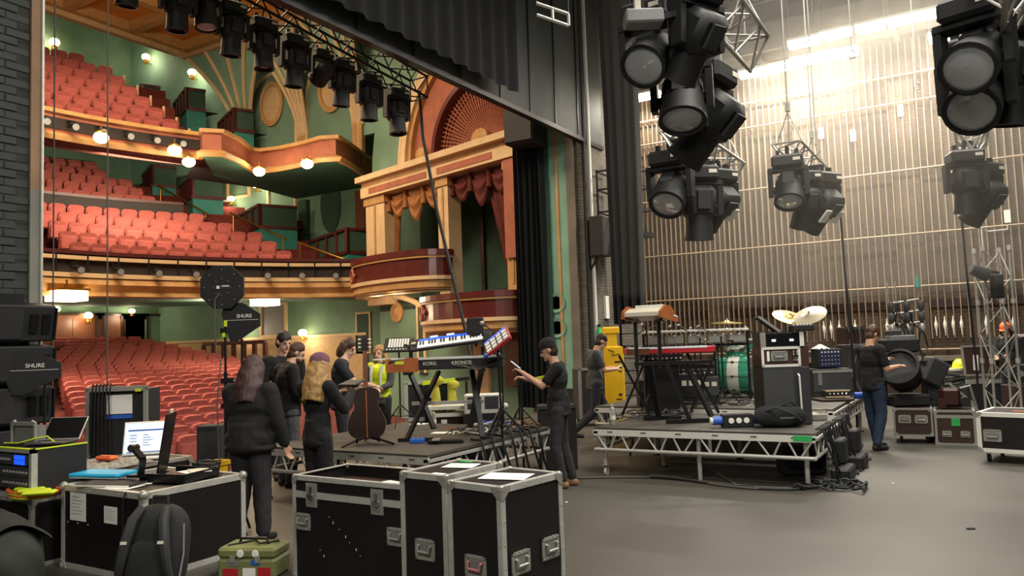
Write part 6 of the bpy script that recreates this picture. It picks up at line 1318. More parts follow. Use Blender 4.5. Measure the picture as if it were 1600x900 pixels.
# yellow upright and cabinet at the back left
q = at_d(959, 560, 14.0); t = thing('yellow_case', 'tall narrow bright yellow case standing upright behind the walking man', 'case', (q.x, q.y, 0), YAW); 
MB().cbox((0, 0, .78), (.34, .2, 1.56), .02).build('body', 'yellow', t); MB().cbox((-.04, 0, 1.66), (.2, .16, .26), .02).build('neck', 'yellow', t); MB().cbox((-.04, 0, 1.84), (.3, .2, .13), .02).build('head', 'yellow', t)
for x, z, w_, h_ in ((.06, 1.28, .12, .03), (.06, 1.18, .12, .03), (.08, .7, .06, .04), (.05, .62, .1, .02), (.05, .56, .1, .02), (.06, .5, .08, .02)): MB().box((x, -.102, z), (w_, .006, h_)).build('slot', 'black_matte', t)
MB().path([(-.1, -.105, 1.5), (.0, -.106, 1.46), (-.05, -.106, 1.4), (.1, -.105, 1.42)], .006, 5).build('pen_mark', 'black_matte', t)
MB().box((.17, -.05, 1.5), (.1, .08, .14)).build('bracket', 'black_metal', t)
q = at_d(922, 590, 15.6); t = thing('amp_cabinet', 'black wheeled cabinet with grey edging near the brick pier', 'cabinet', (q.x, q.y, 0), YAW+.2); MB().cbox((0, 0, .62), (.6, .5, 1.0), .015).build('cabinet', 'charcoal', t)
for a in ((-.32, -.26), (.26, .32)): MB().bx(*a, -.27, -.24, .12, 1.14).build('edge_rail', 'mid_grey', t)
MB().bx(-.32, .32, -.27, -.24, 1.09, 1.14).build('edge_rail', 'mid_grey', t); MB().bx(-.24, .24, -.256, -.25, .2, 1.06).build('grille', 'black_matte', t)
for x in (-.22, .22):
    for y in (-.18, .18): castor(t, (x, y, 0), .12)
q = at_d(957, 520, 16.4); t = thing('gas_bottle', 'green bottle standing on the wall ledge beside the yellow case', 'bottle', (-7.74, 16.95, at_x(927, 527, -7.6).z-.2)); MB().lathe([(.0, 0), (.07, 0), (.075, .03), (.075, .34), (.03, .42), (.03, .46)], 14).build('body', 'green_tape', t, True); MB().tube((0, 0, .45), (0, 0, .5), .04, 8).build('cap', 'black_metal', t); MB().bx(-.16, .12, -.12, .12, -.03, 0).build('shelf', 'black_metal', t)
q = at_x(949, 480, -7.85); pn = tag(MB().bx(-7.9, -7.84, q.y-.1, q.y+.1, q.z-.28, q.z+.28).build('wall_panel', 'paper'), 'narrow white panel on the brick pier', 'panel')
q = at_d(880, 640, 12.2)

for i, (px, py, d, w_, h_, lab) in enumerate(((1032, 556, 11.3, .62, .12, 'wide module with many small pale knobs under the red keyboard'), (1088, 590, 12.2, .5, .26, 'patch panel with pale sockets low under the mallet bars'))):
    q = at_d(px, py, d); y = max(q.y, 11.3) if i else q.y; zb = Z2 if i else Z1; t = thing('synth_module', lab, 'module', (q.x, y, zb), YAW); hq = q.z-zb
    MB().cbox((0, 0, hq), (w_, .2, h_), .01).build('casing', 'black_matte', t); MB().box((0, .02, (hq-h_/2)/2), (w_*.8, .1, hq-h_/2)).build('support', 'lamp_black', t)
    for a in range(9):
        for b_ in range(2+i): MB().tube((-w_*.43+w_*.86*a/8, -.1, hq-h_*.3+h_*.6*b_/(1+i)), (-w_*.43+w_*.86*a/8, -.115, hq-h_*.3+h_*.6*b_/(1+i)), .014, 8).build('knob', 'pale_tag' if (a+b_) % 3 else 'steel', t)
for i, px in enumerate((1008, 1052, 1084, 1120)):
    q = at_d(px, 512+3*i, 12.6); mic_stand(('first', 'second', 'third', 'fourth')[i]+' thin black stand from the left behind the mallet bars', (q.x, q.y), Z2, q, False)
# ================================================================ LIGHTING RIGS AND HANGING THINGS
def truss(name_label, p, q, w=.3, tri=True, m='black_metal', hang=None, cat='truss'):
    """lattice truss from p to q; origin at p, chords as parts"""
    p, q = V(p), V(q); t = thing('lighting_truss', name_label, cat, p); d = q-p; L = d.length; u = d/L; s_ = u.cross(V((0, 0, 1))).normalized(); h = V((0, 0, 1))
    ch = [s_*(-w/2)+h*(w*.45), s_*(w/2)+h*(w*.45), h*(-w*.4)] if tri else [s_*a+h*b for a in (-w/2, w/2) for b in (-w/2, w/2)]
    for c in ch: MB().tube(c, c+d, .024, 8).build('chord', m, t, True)
    n = max(2, int(L/.34)); pr = [(0, 1), (1, 2), (2, 0)] if tri else [(0, 1), (1, 3), (3, 2), (2, 0)]
    for i in range(n):
        a, b = u*(L*i/n), u*(L*(i+1)/n); k = MB()
        for x, y in pr: k.tube(ch[x]+(a if i % 2 else b), ch[y]+(b if i % 2 else a), .013, 6)
        k.build('lattice_bay', m, t, True)
    for e in (V((0, 0, 0)), d):
        k = MB()
        for x, y in pr: k.tube(ch[x]+e, ch[y]+e, .016, 6)
        k.build('end_frame', m, t, True)
    for f in (hang or ()):
        c = d*f; MB().tube(c+h*(w*.45), (c.x, c.y, 12.98-p.z), .012, 6).build('hoist_chain', m, t)
        b = MB(); b.tube(c+h*(w*.45)+s_*(-w/2), c+h*(w*.45+.55), .010, 6); b.tube(c+h*(w*.45)+s_*(w/2), c+h*(w*.45+.55), .010, 6); b.build('sling', m, t); MB().box(c+h*(w*.45+.62), (.07, .07, .14)).build('shackle', 'steel', t)
    return t
def mover(label, p, rz, tilt, sc=1., kind='wash', plates=0, group=None):
    """moving-head light hung under a truss point p (base top), head tipped by tilt"""
    t = thing('moving_light', label, 'stage light', p, rz, group); s = sc
    MB().cbox((0, 0, -.10*s), (.40*s, .32*s, .17*s), .03*s).build('base', 'lamp_black', t)
    for k in (-1, 1): MB().box((k*.12*s, 0, .02*s), (.05*s, .06*s, .10*s)).build('clamp', 'black_metal', t)
    MB().box((.12*s, -.163*s, -.09*s), (.09*s, .006, .04*s)).build('display', 'pale_tag', t)
    for k in (-1, 1): MB().prism([(-.08*s, -.19*s), (.08*s, -.19*s), (.06*s, -.55*s), (-.06*s, -.55*s)], k*.23*s-.03*s, k*.23*s+.03*s, face_m((0, 0, 0), (0, 1, 0), (0, 0, 1))).build('yoke_arm', 'lamp_black', t)
    MB().box((0, 0, -.2*s), (.5*s, .18*s, .05*s)).build('yoke_bridge', 'lamp_black', t)
    T = M.Translation((0, 0, -.47*s)) @ rot('X', R(tilt))
    if kind == 'wash':
        h = MB(T).lathe([(.0, .24*s), (.12*s, .235*s), (.17*s, .17*s), (.185*s, .0), (.195*s, -.16*s), (.2*s, -.22*s), (.17*s, -.225*s), (.165*s, -.2*s)], 20).build('head', 'lamp_black', t, True)
        MB(T).lathe([(.0, -.235*s), (.1*s, -.225*s), (.168*s, -.2*s)], 20).build('lens', 'lens', h, True)
    else:
        h = MB(T).cbox((0, 0, .06*s), (.34*s, .3*s, .36*s), .06*s).lathe([(.14*s, -.08*s), (.15*s, -.3*s), (.16*s, -.36*s), (.12*s, -.365*s), (.115*s, -.3*s)], 20).build('head', 'lamp_black', t, True)
        MB(T).lathe([(.0, -.33*s), (.08*s, -.32*s), (.118*s, -.3*s)], 18).build('lens', 'lens', h, True)
    MB(T).box((0, -.17*s, .08*s), (.14*s, .03*s, .2*s)).build('rear_grille', 'charcoal', h)
    for k in range(plates): MB(T).cbox((.1*s-.2*s*k, -.17*s, -.02*s), (.13*s, .03*s, .2*s), .01).build('bright_plate', 'paper', h)
    for k in (-1, 1): MB(T).tube((k*.17*s, 0, 0), (k*.22*s, 0, 0), .05*s, 12).build('pivot', 'black_metal', h, True)
    return t
# front of house truss along the iron
FX = -9.2
ft = truss('long black lighting truss hung across the proscenium under the iron', (FX, 3.6, 7.42), (FX, 12.1, 6.74), .42, False, 'black_metal', (.12, .46, .96))
TH = lambda y: 7.42-(y-3.6)*.68/8.5-.26
for i, (px, kind, tl, s_) in enumerate(((200, 'spot', 10, 1.1), (278, 'spot', 5, 1.15), (322, 'wash', -8, 1.0), (362, 'spot', 8, 1.15), (411, 'spot', -4, 1.15), (460, 'spot', 6, 1.2), (503, 'wash', 70, 1.0), (533, 'spot', 8, 1.15), (575, 'spot', 3, 1.2), (617, 'spot', -5, 1.25))):
    d = ray(px, 60); y = FX/d.x*d.y
    mover('black moving head light on the proscenium truss, '+('nearest the pier', 'second from the pier', 'third from the pier', 'fourth from the pier', 'fifth from the pier', 'sixth from the pier', 'seventh from the pier, head turned sideways', 'third from the far end', 'second from the far end', 'at the far end')[i], (FX, y, TH(y)+.012), R(75), tl, s_*.84, kind)
t = thing('hanging_cable', 'thick black cable hanging from the far end of the proscenium truss', 'cable', (FX, 12.1, 6.7)); q = at_d(728, 520, 15.0)-V((FX, 12.1, 6.7))
mid = at_d(683, 330, 15.3)-V((FX, 12.1, 6.7)); MB().path([(0, 0, 0), (.03, .05, -.9), tuple(mid), tuple(mid.lerp(q, .55)), tuple(q), (q.x+.3, q.y-.1, q.z-1.2), (q.x+.5, q.y-.3, -6.68)], .035, 8).build('cable', 'cable', t, True)
for i, (px, py0) in enumerate(((168, 620), (84, 480))):
    p = at_x(px, 300, -8.45); t = tag(MB().tube((p.x, p.y, -.0), (p.x, p.y, 6.2), .008, 6).build('vertical_line', 'cable_grey'), ('thin steel line dropping past the seats, clear of the pier', 'thin steel line dropping close beside the pier')[i], 'line')
# black border cloth and far leg
tag(MB().grid(lambda u, v: (-7.55+.05*math.sin(u*140), 3.0+10.1*u, 6.6+6.35*v), 160, 4).build('border_cloth', 'velvet_black', None, True), 'black border cloth hanging upstage of the grey iron', 'drape')
def leg_drape(u, v):
    w = .82-.20*(1-v)**2; x0 = -7.02+.12*(1-v)
    return (x0+w*u*1.0, 15.9+.09*math.sin(u*26)+.03*math.sin(u*9+v*3)+.25*u, 2.0+10.9*v)
tag(MB().grid(leg_drape, 60, 20).build('leg_drape', 'velvet_black', None, True), 'tall black leg drape hanging in front of the far brick pier', 'drape')
q = at_d(1588, 150, 8.5)
tag(MB().grid(lambda u, v: (q.x-.05+.55*u, q.y+.05*math.sin(u*30), 4.05+8.9*v), 40, 4).build('leg_drape', 'velvet_black', None, True), 'black drape edge at the upper right beside the twin lamps', 'drape')
# cage ladder by the far pier
t = thing('caged_ladder', 'black steel ladder and cage platform on the wall behind the leg drape', 'ladder', (-7.6, 17.9, 0))
for x in (0, .4): MB().bar((x, 0, 0), (x, 0, 6.2), .05, .05).build('stile', 'black_metal', t)
for k in range(20): MB().tube((0, 0, .3+.3*k), (.4, 0, .3+.3*k), .015, 6).build('rung', 'black_metal', t)
for z in (4.2, 4.75, 5.3, 5.75): MB().path([(-.15, 0, z), (-.15, -.7, z), (.95, -.7, z), (.95, 0, z), (.4, 0, z)], .025, 6).build('cage_hoop', 'black_metal', t)
for x in (-.15, .95): MB().bar((x, -.7, 4.2), (x, -.7, 5.8), .04, .04).build('cage_bar', 'black_metal', t)
MB().bx(-.2, 1.0, -.75, .05, 4.1, 4.15).build('platform', 'black_metal', t)
q = at_x(938, 370, -7.6); t = tag(MB().cbox((-7.6, q.y, q.z), (.35, .5, .95), .02).bar((-7.6, q.y, q.z-.3), (-7.88, q.y, q.z-.8), .05, .05).bar((-7.6, q.y, q.z), (-7.89, q.y, q.z), .1, .1).build('bracket_speaker', 'black_matte'), 'black loudspeaker bracketed to the brick pier beside the drape', 'speaker')
q = at_d(812, 200, 19.5); 
t = thing('hung_speaker', 'dark loudspeaker cluster hanging beside the arch at the far end of the iron', 'speaker', (-9.05, q.y-.6, q.z-.55)); MB().cbox((0, 0, .5), (.8, .7, 1.2), .04).build('cabinet', 'black_matte', t); MB().bx(-.36, .36, -.37, -.35, -.05, 1.05).build('grille', 'charcoal', t); MB().tube((0, 0, 1.1), (0, 0, 13.3-t.location.z), .02, 6).build('chain', 'black_metal', t)
# ---- stage trusses seen end-on with their lamps
def outrig(t, xt, y0, y1, zt):
    L = t.location; yy = min(max(L.y, y0+.1), y1-.1); m_ = M.Rotation(-t.rotation_euler.z, 4, 'Z'); z = max(.12, zt-L.z)
    MB().tube((0, 0, .02), (0, 0, z), .03, 8).build('drop_tube', 'black_metal', t)
    e = m_ @ V((xt-L.x, yy-L.y, 0)); e.z = z
    if e.xy.length > .03: MB().tube((0, 0, z), e, .028, 8).build('outrigger', 'black_metal', t)
# centre near rig
p0 = at_d(1150, 112, 9.3); p1 = at_d(1062, 10, 6.6)
zc = p0.z; xc = (p0.x+p1.x)/2
truss('steel truss of the centre rig, running away over the stage with black lamps beneath', (-2.12, 5.6, 4.95), (-2.12, 9.2, 4.95), .45, True, 'steel', (.1, .95))
for px, py, dep, rz, tl, s_, kind, lab in (
    (1016, 88, 7.1, YAW-.6, -50, 1.05, 'wash', 'large wash light of the centre rig with its pale lens turned towards us'),
    (1066, 158, 7.6, YAW-.3, -25, 1.15, 'wash', 'wash light of the centre rig pointing steeply down, beside the pale lensed one'),
    (1090, 62, 6.8, YAW+.6, 40, 1.05, 'spot', 'spot light at the top of the centre rig, nearest the camera'),
    (1112, 192, 8.3, YAW+.9, 45, 1.35, 'spot', 'big black spot light lowest on the centre rig')):
    p = at_d(px, py, dep); t = mover(lab, (p.x, p.y, p.z+.47*s_), rz, tl, s_, kind); outrig(t, -2.12, 5.6, 9.2, 4.77)
p = at_d(1005, 30, 6.6); t = thing('control_box', 'pale edged dimmer box clamped to the centre rig', 'box', (p.x, p.y, p.z), YAW); MB().cbox((0, 0, 0), (.32, .2, .12), .015).build('casing', 'mid_grey', t); MB().box((-.05, -.02, .12), (.05, .08, .1)).build('hook_clamp', 'pale_tag', t); MB().bar((.1, 0, 0), (.55, .15, .15), .05, .05).build('arm', 'black_metal', t); MB().tube((0, 0, .05), (0, 0, 12.98-p.z), .012, 6).build('chain', 'black_metal', t)
def rig(label, pa, pb, w, lamps):
    """truss from the near end pa to the far end pb with chains; lamps hang under it"""
    truss(label, pa, pb, w, True, 'steel', (.1, .9))
    for px, py, dep, rz, tl, s_, kind, lab in lamps:
        p = at_d(px, py, dep); t = mover(lab, (p.x, p.y, p.z+.45*s_), rz, tl, s_, kind, 2 if 'white side' in lab else 1 if 'pale plate' in lab else 0); outrig(t, pa[0], pa[1], pb[1], pa[2]-w*.4)
a = at_d(1040, 222, 10.2); rig('short steel truss of the middle rig, below the centre rig', (a.x+.15, a.y, a.z-.05), (a.x+.15, a.y+2.6, a.z-.05), .42, (
    (1048, 298, 10.4, YAW-.55, -42, 1.2, 'wash', 'wash light of the middle rig with lens facing half towards us'),
    (1092, 322, 10.8, YAW+.1, 6, 1.25, 'spot', 'spot light of the middle rig hanging straight down, red mark on its back'),
    (1126, 318, 11.2, YAW+.5, 50, 1.1, 'spot', 'spot light of the middle rig tipped out to the right with a pale plate')))
a = at_d(1240, 240, 12.0); rig('short steel truss of the right hand rig in front of the ribbed wall', (a.x-.1, a.y, a.z), (a.x-.1, a.y+2.6, a.z), .42, (
    (1233, 294, 12.0, YAW-.4, -30, 1.15, 'wash', 'black wash light on the left end of the rig before the ribbed wall'),
    (1258, 316, 12.2, YAW+.2, 25, 1.1, 'spot', 'black spot light in the middle of the rig before the ribbed wall'),
    (1288, 322, 12.4, YAW+.5, 48, 1.2, 'spot', 'black spot light with bright white side plates before the ribbed wall')))
a = at_d(1518, 215, 11.2); rig('short steel truss high on the right carrying a pair of lamps', (a.x, a.y, a.z), (a.x, a.y+1.6, a.z), .4, (
    (1510, 288, 11.2, YAW-.2, 8, 1.1, 'spot', 'black spot light hanging on the right truss, head straight down'),
    (1540, 308, 11.7, YAW+.4, 45, 1.15, 'spot', 'black spot light on the right truss with head tilted out to the right')))
a = at_d(1545, 20, 6.2); rig('black truss at the top right corner carrying twin lamps', (a.x+.1, a.y-.6, a.z+.1), (a.x+.1, a.y+1.0, a.z+.1), .42, (
    (1524, 88, 6.6, YAW-.85, -58, 1.15, 'wash', 'upper wash light of the top right pair, round grey lens towards us'),
    (1526, 150, 7.1, YAW-.8, -52, 1.2, 'wash', 'lower wash light of the top right pair, round grey lens towards us'),
    (1578, 115, 7.2, YAW+.3, 10, 1.25, 'spot', 'black spot light behind the twin lamps at the top right')))
# side plates on the bright lamps
# chains seen against the wall
for i, (px, py0, py1, dep) in enumerate(((1331, 0, 80, 11), (1275, 40, 232, 12.6), (1432, 20, 130, 13))):
    p = at_d(px, py1, dep); z0 = p.z; t = thing('hoist_chain', ('thin chain with hook hanging by the fluorescent lamps', 'thin chain down to the right hand rig', 'thin chain hanging before the upper wall right of the lamps')[i], 'chain', p); MB().tube((0, 0, 0), (0, 0, 12.98-z0), .010, 6).build('chain', 'steel', t); MB().path([(0, 0, .02), (.05, 0, -.03), (.04, 0, -.1), (-.03, 0, -.1), (-.04, 0, -.05)], .012, 6).build('hook', 'steel', t, True)
for i, (px, py, L) in enumerate(((1313, 345, 3.2), (1502, 345, 3.0))):
    p = at_d(px, py, 12.6); t = tag(MB().path([(p.x, p.y, p.z+.7), (p.x+.02, p.y, p.z-.8), (p.x+.06, p.y+.05, 1.0), (p.x+.05, p.y+.05, .0)], .02, 6).build('drop_cable', 'cable', None, True), ('black cable dropping from the right hand rig to the floor', 'black cable dropping from the right truss to the floor')[i], 'cable')
# ---- fluorescent working lights under the fly gallery
for i, (px, py, L, yy) in enumerate(((1195, 110, 1.25, YW-.75), (1264, 94, .85, YW-.75), (1315, 84, .75, YW-.75), (1256, 66, .68, YW-1.9), (1306, 53, .66, YW-1.9), (1360, 42, .62, YW-1.9), (1411, 31, .62, YW-1.9), (1458, 21, .55, YW-1.9), (1470, 58, .5, YW-.75), (1010, 150, .8, YW-.75))):
    p = at_y(px, py, yy); 
    t = thing('fluorescent_light', 'glowing fluorescent work light '+('at the left of the lower line, long', 'in the lower line, second along', 'in the lower line, third along', 'in the upper line, leftmost', 'in the upper line, second along', 'in the upper line, third along', 'in the upper line, fourth along', 'in the upper line, last to the right', 'short and alone at the right of the lower line', 'alone at the far left beside the leg drape')[i], 'light', p)
    MB().bx(-L/2, L/2, -.15, .15, .05, .11).build('batten', 'white_plastic', t)
    for k in (-.075, .075): MB().tube((-L/2+.02, k, -.02), (L/2-.02, k, -.02), .07, 14).build('tube', 'lamp_white', t, True)
    for x in (-L/2+.03, L/2-.03): MB().tube((x, 0, .08), (x, 0, max(.12, (zg if yy > YW-1.2 else 12.98)-p.z)), .007, 6).build('hanger', 'steel', t)
    lamp('fluorescent_glow', 'AREA', p-V((0, 0, .13)), 175*L, TUBE, L, .2)
# steel beams up in the flies
for i, (y, z) in enumerate(((17.8, 9.9), (14.8, 10.6), (11.5, 11.2))):
    b = struct(MB().bx(-7.5, 8.5, y-.12, y+.12, z, z+.3).build('beam_%d' % (i+1), 'gallery_grey')); MB().bx(-7.5, 8.5, y-.22, y+.22, z-.04, z).build('flange', 'gallery_grey', b)
    for x in (-6, 7): MB().bx(x-.05, x+.05, y-.05, y+.05, z+.3, 13).build('hanger', 'gallery_grey', b)
t = thing('ladder_frame', 'small pale lattice frame end poking out at the top of the iron', 'frame', (0, 0, 0)); p = at_d(838, 5, 9); q = at_d(888, 22, 9)
MB().tube(p, q, .02, 6).tube(p+V((0, 0, -.14)), q+V((0, 0, -.14)), .02, 6).tube(q, q+V((0, 0, -.14)), .02, 6).tube(p.lerp(q, .5), p.lerp(q, .5)+V((0, 0, -.14)), .02, 6).build('frame', 'steel', t); MB().tube(p, (p.x, p.y, 13.0), .012, 6).build('chain', 'black_metal', t); MB().tube(q, (q.x, q.y, 13.0), .012, 6).build('chain', 'black_metal', t)
# ================================================================ RIGHT SIDE OF THE STAGE
# white-edged case at the right edge
c = flight_case('flight_case', 'low black flight case with broad white edges at the right picture edge', (-.12, 11.47, 0), R(-14), 1.2, .8, .62, edge='white_plastic', ew=.05, foot=.13, ball=.03, rivets=False)
handle(c, FR(.17, .34), .2, .15); handle(c, FR(.62, .33), .2, .15); sheet(c, TOP(.4, .3, .62, .3), .12, .08, 'orange', lines=False)
# case with green tape, dolly case
c = flight_case('flight_case', 'brown flight case with a green tape patch, between the lamp case and the truss tower', (-.66, 12.98, 0), R(3), .52, .5, .5, panel='case_brown', edge='steel', ew=.03, rivets=False, lid=.42)
MB().box((.27, -.006, .33), (.11, .004, .11)).build('tape', 'green_tape', c); handle(c, FR(.15, .16), .12, .09); handle(c, FR(.38, .16), .12, .09)
c = flight_case('flight_case', 'brown wheeled case under the big floor lamp, twin handles on its front', (-1.2, 13.0, 0), R(4), .52, .62, .52, panel='case_brown', edge='steel', ew=.025, foot=.11, rivets=False)
handle(c, FR(.15, .36), .17, .12); handle(c, FR(.37, .36), .17, .12)
# big moving light lying on that case
t = thing('floor_lamp_unit', 'large black moving head lamp resting on the wheeled case, pale round lens', 'stage light', (-1.0, 13.3, .522), YAW)
MB().cbox((.02, .1, .09), (.55, .4, .18), .03).build('base', 'black_matte', t)
for k in (-1, 1): MB().prism([(-.1, .1), (.1, .1), (.07, .68), (-.07, .68)], k*.34-.035, k*.34+.035, face_m((0, .1, 0), (0, 1, 0), (0, 0, 1))).build('yoke_arm', 'black_matte', t)
T = M.Translation((-.04, .06, .50)) @ rot('Z', R(-38)) @ rot('X', R(62)); hd = MB(T).lathe([(0, -.26), (.16, -.25), (.25, -.16), (.27, .02), (.29, .2), (.29, .26), (.25, .265), (.245, .22)], 28).build('head', 'black_matte', t, True)
MB(T).lathe([(0, .2), (.12, .21), (.246, .22)], 24).build('lens', mat('lens_grey', '3a3b3e', .45), hd, True)
MB(M.Translation((.42, .05, .5)) @ rot('Y', .5)).cbox((0, 0, 0), (.3, .26, .4), .03).build('side_housing', 'charcoal', t)
MB().cbox((.0, .2, .92), (.5, .34, .22), .03).build('upper_housing', 'black_matte', t)
t = thing('laptop_shelf', 'grey tilted control panel and tools above the floor lamp, before the man in jeans', 'panel', (*at_d(1408, 553, 12.9).xy, 1.535), YAW); MB().cbox((0, 0, .03), (.40, .25, .05), .01).build('panel', 'mid_grey', t); MB().bar((0, .1, -1.53), (0, .1, .02), .05, .05).build('post', 'black_metal', t); MB().cbox((-.1, .02, .1), (.2, .2, .08), .01).build('meter_box', 'dark_grey', t)
for k in range(3): MB().tube((-.15+.05*k, -.1, .14), (-.15+.05*k, -.1, .17), .012, 8).build('knob', 'steel', t)
# tree stand draped with cables
q = at_d(1417, 545, 13.6); t = thing('cable_tree', 'upright stand hung with tangled cables and lamps behind the floor lamp', 'stand', (q.x, q.y+.3, 0), YAW)
MB().tube((0, 0, 0), (0, 0, 2.2), .03, 8).build('pole', 'black_metal', t); MB().tube((0, 0, 0), (0, 0, .04), .3, 16).build('base', 'black_metal', t); rnd = random.Random(5)
for k, z in enumerate((1.75, 1.95, 2.15)):
    MB().tube((-.35+.05*k, 0, z), (.32-.04*k, 0, z+.06), .018, 8).build('arm', 'steel', t)
    for x in (-.28, .0, .25): MB().lathe([(.03, -.1), (.05, -.03), (.05, .05), (.02, .09)], 10, M.Translation((x, -.05, z-.05))).build('clamp', 'dark_grey' if k else 'steel', t, True)
for k in range(16):
    x = rnd.uniform(-.35, .3); pts = [(x, -.05, rnd.uniform(1.7, 2.1))]
    for j in range(5): pts.append((pts[-1][0]+rnd.uniform(-.12, .12), rnd.uniform(-.14, .02), max(.95, pts[-1][2]-rnd.uniform(.05, .28))))
    MB().path(pts, .014, 5).build('cable', ('cable', 'cable_grey', 'cable')[k % 3], t, True)
for x in (-.3, -.16, .24): MB().tube((x, 0, 2.15), (x, 0, 2.55), .016, 6).build('upright', 'steel', t)
MB().lathe([(.06, 0), (.02, .2), (.0, .24)], 8, M.Translation((.24, 0, 2.42))).build('cone_tip', 'teal', t, True)
MB().box((-.02, -.08, 1.5), (.1, .08, .16)).build('blue_box', 'cloth_navy', t)
t = thing('cable_heap', 'low dark pile of cables and clamps right of the floor lamp', 'cables', (-.55, 13.75, 0)); MB().cbox((0, 0, .4), (.5, .5, .8), .02).build('trunk', 'black_matte', t)
for k in range(12):
    a = rnd.uniform(0, 6.3); MB().path([(.3*math.cos(a+i*.6), .25*math.sin(a+i*.6), .82+.03*(k % 6)+.03*math.sin(i)) for i in range(8)], .014, 5).build('cable', 'cable' if k % 3 else 'cable_grey', t, True)
for k in range(3): MB().bar((.1+.1*k, -.27, .85-.1*k), (.4+.05*k, -.3, .55-.1*k), .03, .03).build('clamp_arm', 'steel', t)
# red/dark gear under
t = thing('motor_hoist', 'dark red chain hoist and gear on the brown case with the green tape', 'hoist', (-.62, 13.2, .505), R(10)); MB().cbox((.18, .05, .16), (.26, .22, .28), .04).build('motor', mat('hoist_red', '3a1514', .5), t); MB().tube((.36, .05, .1), (.36, -.1, .1), .07, 12).build('chain_bag', 'black_matte', t, True); MB().path([(.3, -.1, .3), (.42, -.14, .34), (.46, -.1, .15), (.5, -.05, .02)], .02, 6).build('hook', 'steel', t, True); MB().box((.05, -.08, .08), (.1, .08, .14)).build('controller', 'hoist_red', t)
# open lid case behind the truss
q = at_d(1535, 570, 14.1); t = thing('open_chest', 'open brown chest with raised lid and paper label behind the truss tower', 'chest', (q.x, q.y, 0), YAW); MB().cbox((0, .25, .36), (.62, .5, .72), .015).build('base', 'black_matte', t); MB().bx(-.32, .32, -.01, .02, .66, .73).build('edge_rail', 'steel', t)
MB(M.Translation((0, .06, .72)) @ rot('X', R(-6))).bx(-.27, .27, 0, .06, .1, .62).build('lid', 'case_brown', t); l = MB(M.Translation((0, .06, .72)) @ rot('X', R(-6)))
for a in ((-.29, .29, .6, .635), (-.29, .29, .08, .11), (-.29, -.265, .1, .62), (.265, .29, .1, .62)): l.bx(a[0], a[1], -.012, .03, a[2], a[3])
l.build('lid_edge', 'steel', t); MB(M.Translation((-.1, .055, .72)) @ rot('X', R(-6)) @ rot('Y', .1)).bx(-.045, .045, -.012, 0, .18, .46).build('label', 'paper', t)
q = at_d(1500, 580, 14.6); t = thing('work_box', 'pale box carrying a yellow hard hat left of the open chest', 'box', (q.x, q.y, 0), YAW); MB().cbox((0, .1, .45), (.34, .3, .9), .015).build('box', 'strip_grey', t); MB().bx(-.2, .2, -.07, .27, .88, .92).build('tray', 'white_plastic', t)
t = thing('hard_hat', 'bright yellow hard hat on the pale box', 'hat', (q.x, q.y+.08, .922), YAW); MB().lathe([(.001, .17), (.06, .16), (.11, .11), (.13, .04), (.135, .015), (.165, .005), (.165, 0), (.13, .005)], 20).build('shell', mat('hat_yellow', 'e2e02c', .4), t, True); MB().bx(-.012, .012, -.1, .1, .155, .175).build('crest_rib', 'hat_yellow', t)
# truss tower
tp = at_d(1568, 640, 13.2); t = thing('truss_tower', 'upright aluminium truss tower at the right, lamp clamped at its top', 'tower', (tp.x, tp.y, 0), YAW-.2)
ht = 3.05; cs = [(-.2, -.2), (.2, -.2), (.2, .2), (-.2, .2)]
for x, y in cs: MB().tube((x, y, 0), (x, y, ht), .022, 10).build('chord', 'steel', t, True)
for i in range(6):
    z0, z1 = .15+i*.47, .15+(i+1)*.47; b = MB()
    for k in range(4):
        a, c_ = cs[k], cs[(k+1) % 4]; 
        if (i+k) % 2: a, c_ = c_, a
        b.tube((*a, z0), (*c_, z1), .010, 6)
    b.build('lattice_bay', 'steel', t, True)
for z in (.08, 1.1, 2.1, 3.0): 
    for x, y in cs: MB().tube((x, y, z-.04), (x, y, z+.04), .036, 10).build('coupler', 'aluminium', t, True)
MB().bx(-.4, .4, -.4, .4, 0, .03).build('base_plate', 'steel', t)
MB().path([(-.2, -.2, ht), (-.2, -.2, ht+.3), (-.1, -.2, ht+.24), (.2, -.2, ht+.26), (.2, -.2, ht+.34)], .014, 6).build('top_hook', 'white_plastic', t)
q = at_d(1530, 425, 13.1); t = thing('clamped_lamp', 'small black lamp clamped to the top of the truss tower', 'stage light', (q.x, q.y, q.z), YAW); MB(rot('Y', R(-65))).lathe([(0, .16), (.08, .15), (.1, .05), (.11, -.14), (.09, -.15), (.085, -.1)], 14).build('housing', 'black_matte', t, True); MB().bar((0, 0, .02), (.35, .05, -.02), .04, .04).build('clamp_arm', 'black_metal', t); MB().cbox((.28, 0, -.25), (.16, .16, .4), .02).build('ballast', 'black_matte', t); MB(rot('Y', R(-65))).lathe([(0, -.11), (.085, -.1)], 14).build('lens', 'lens', t, True)
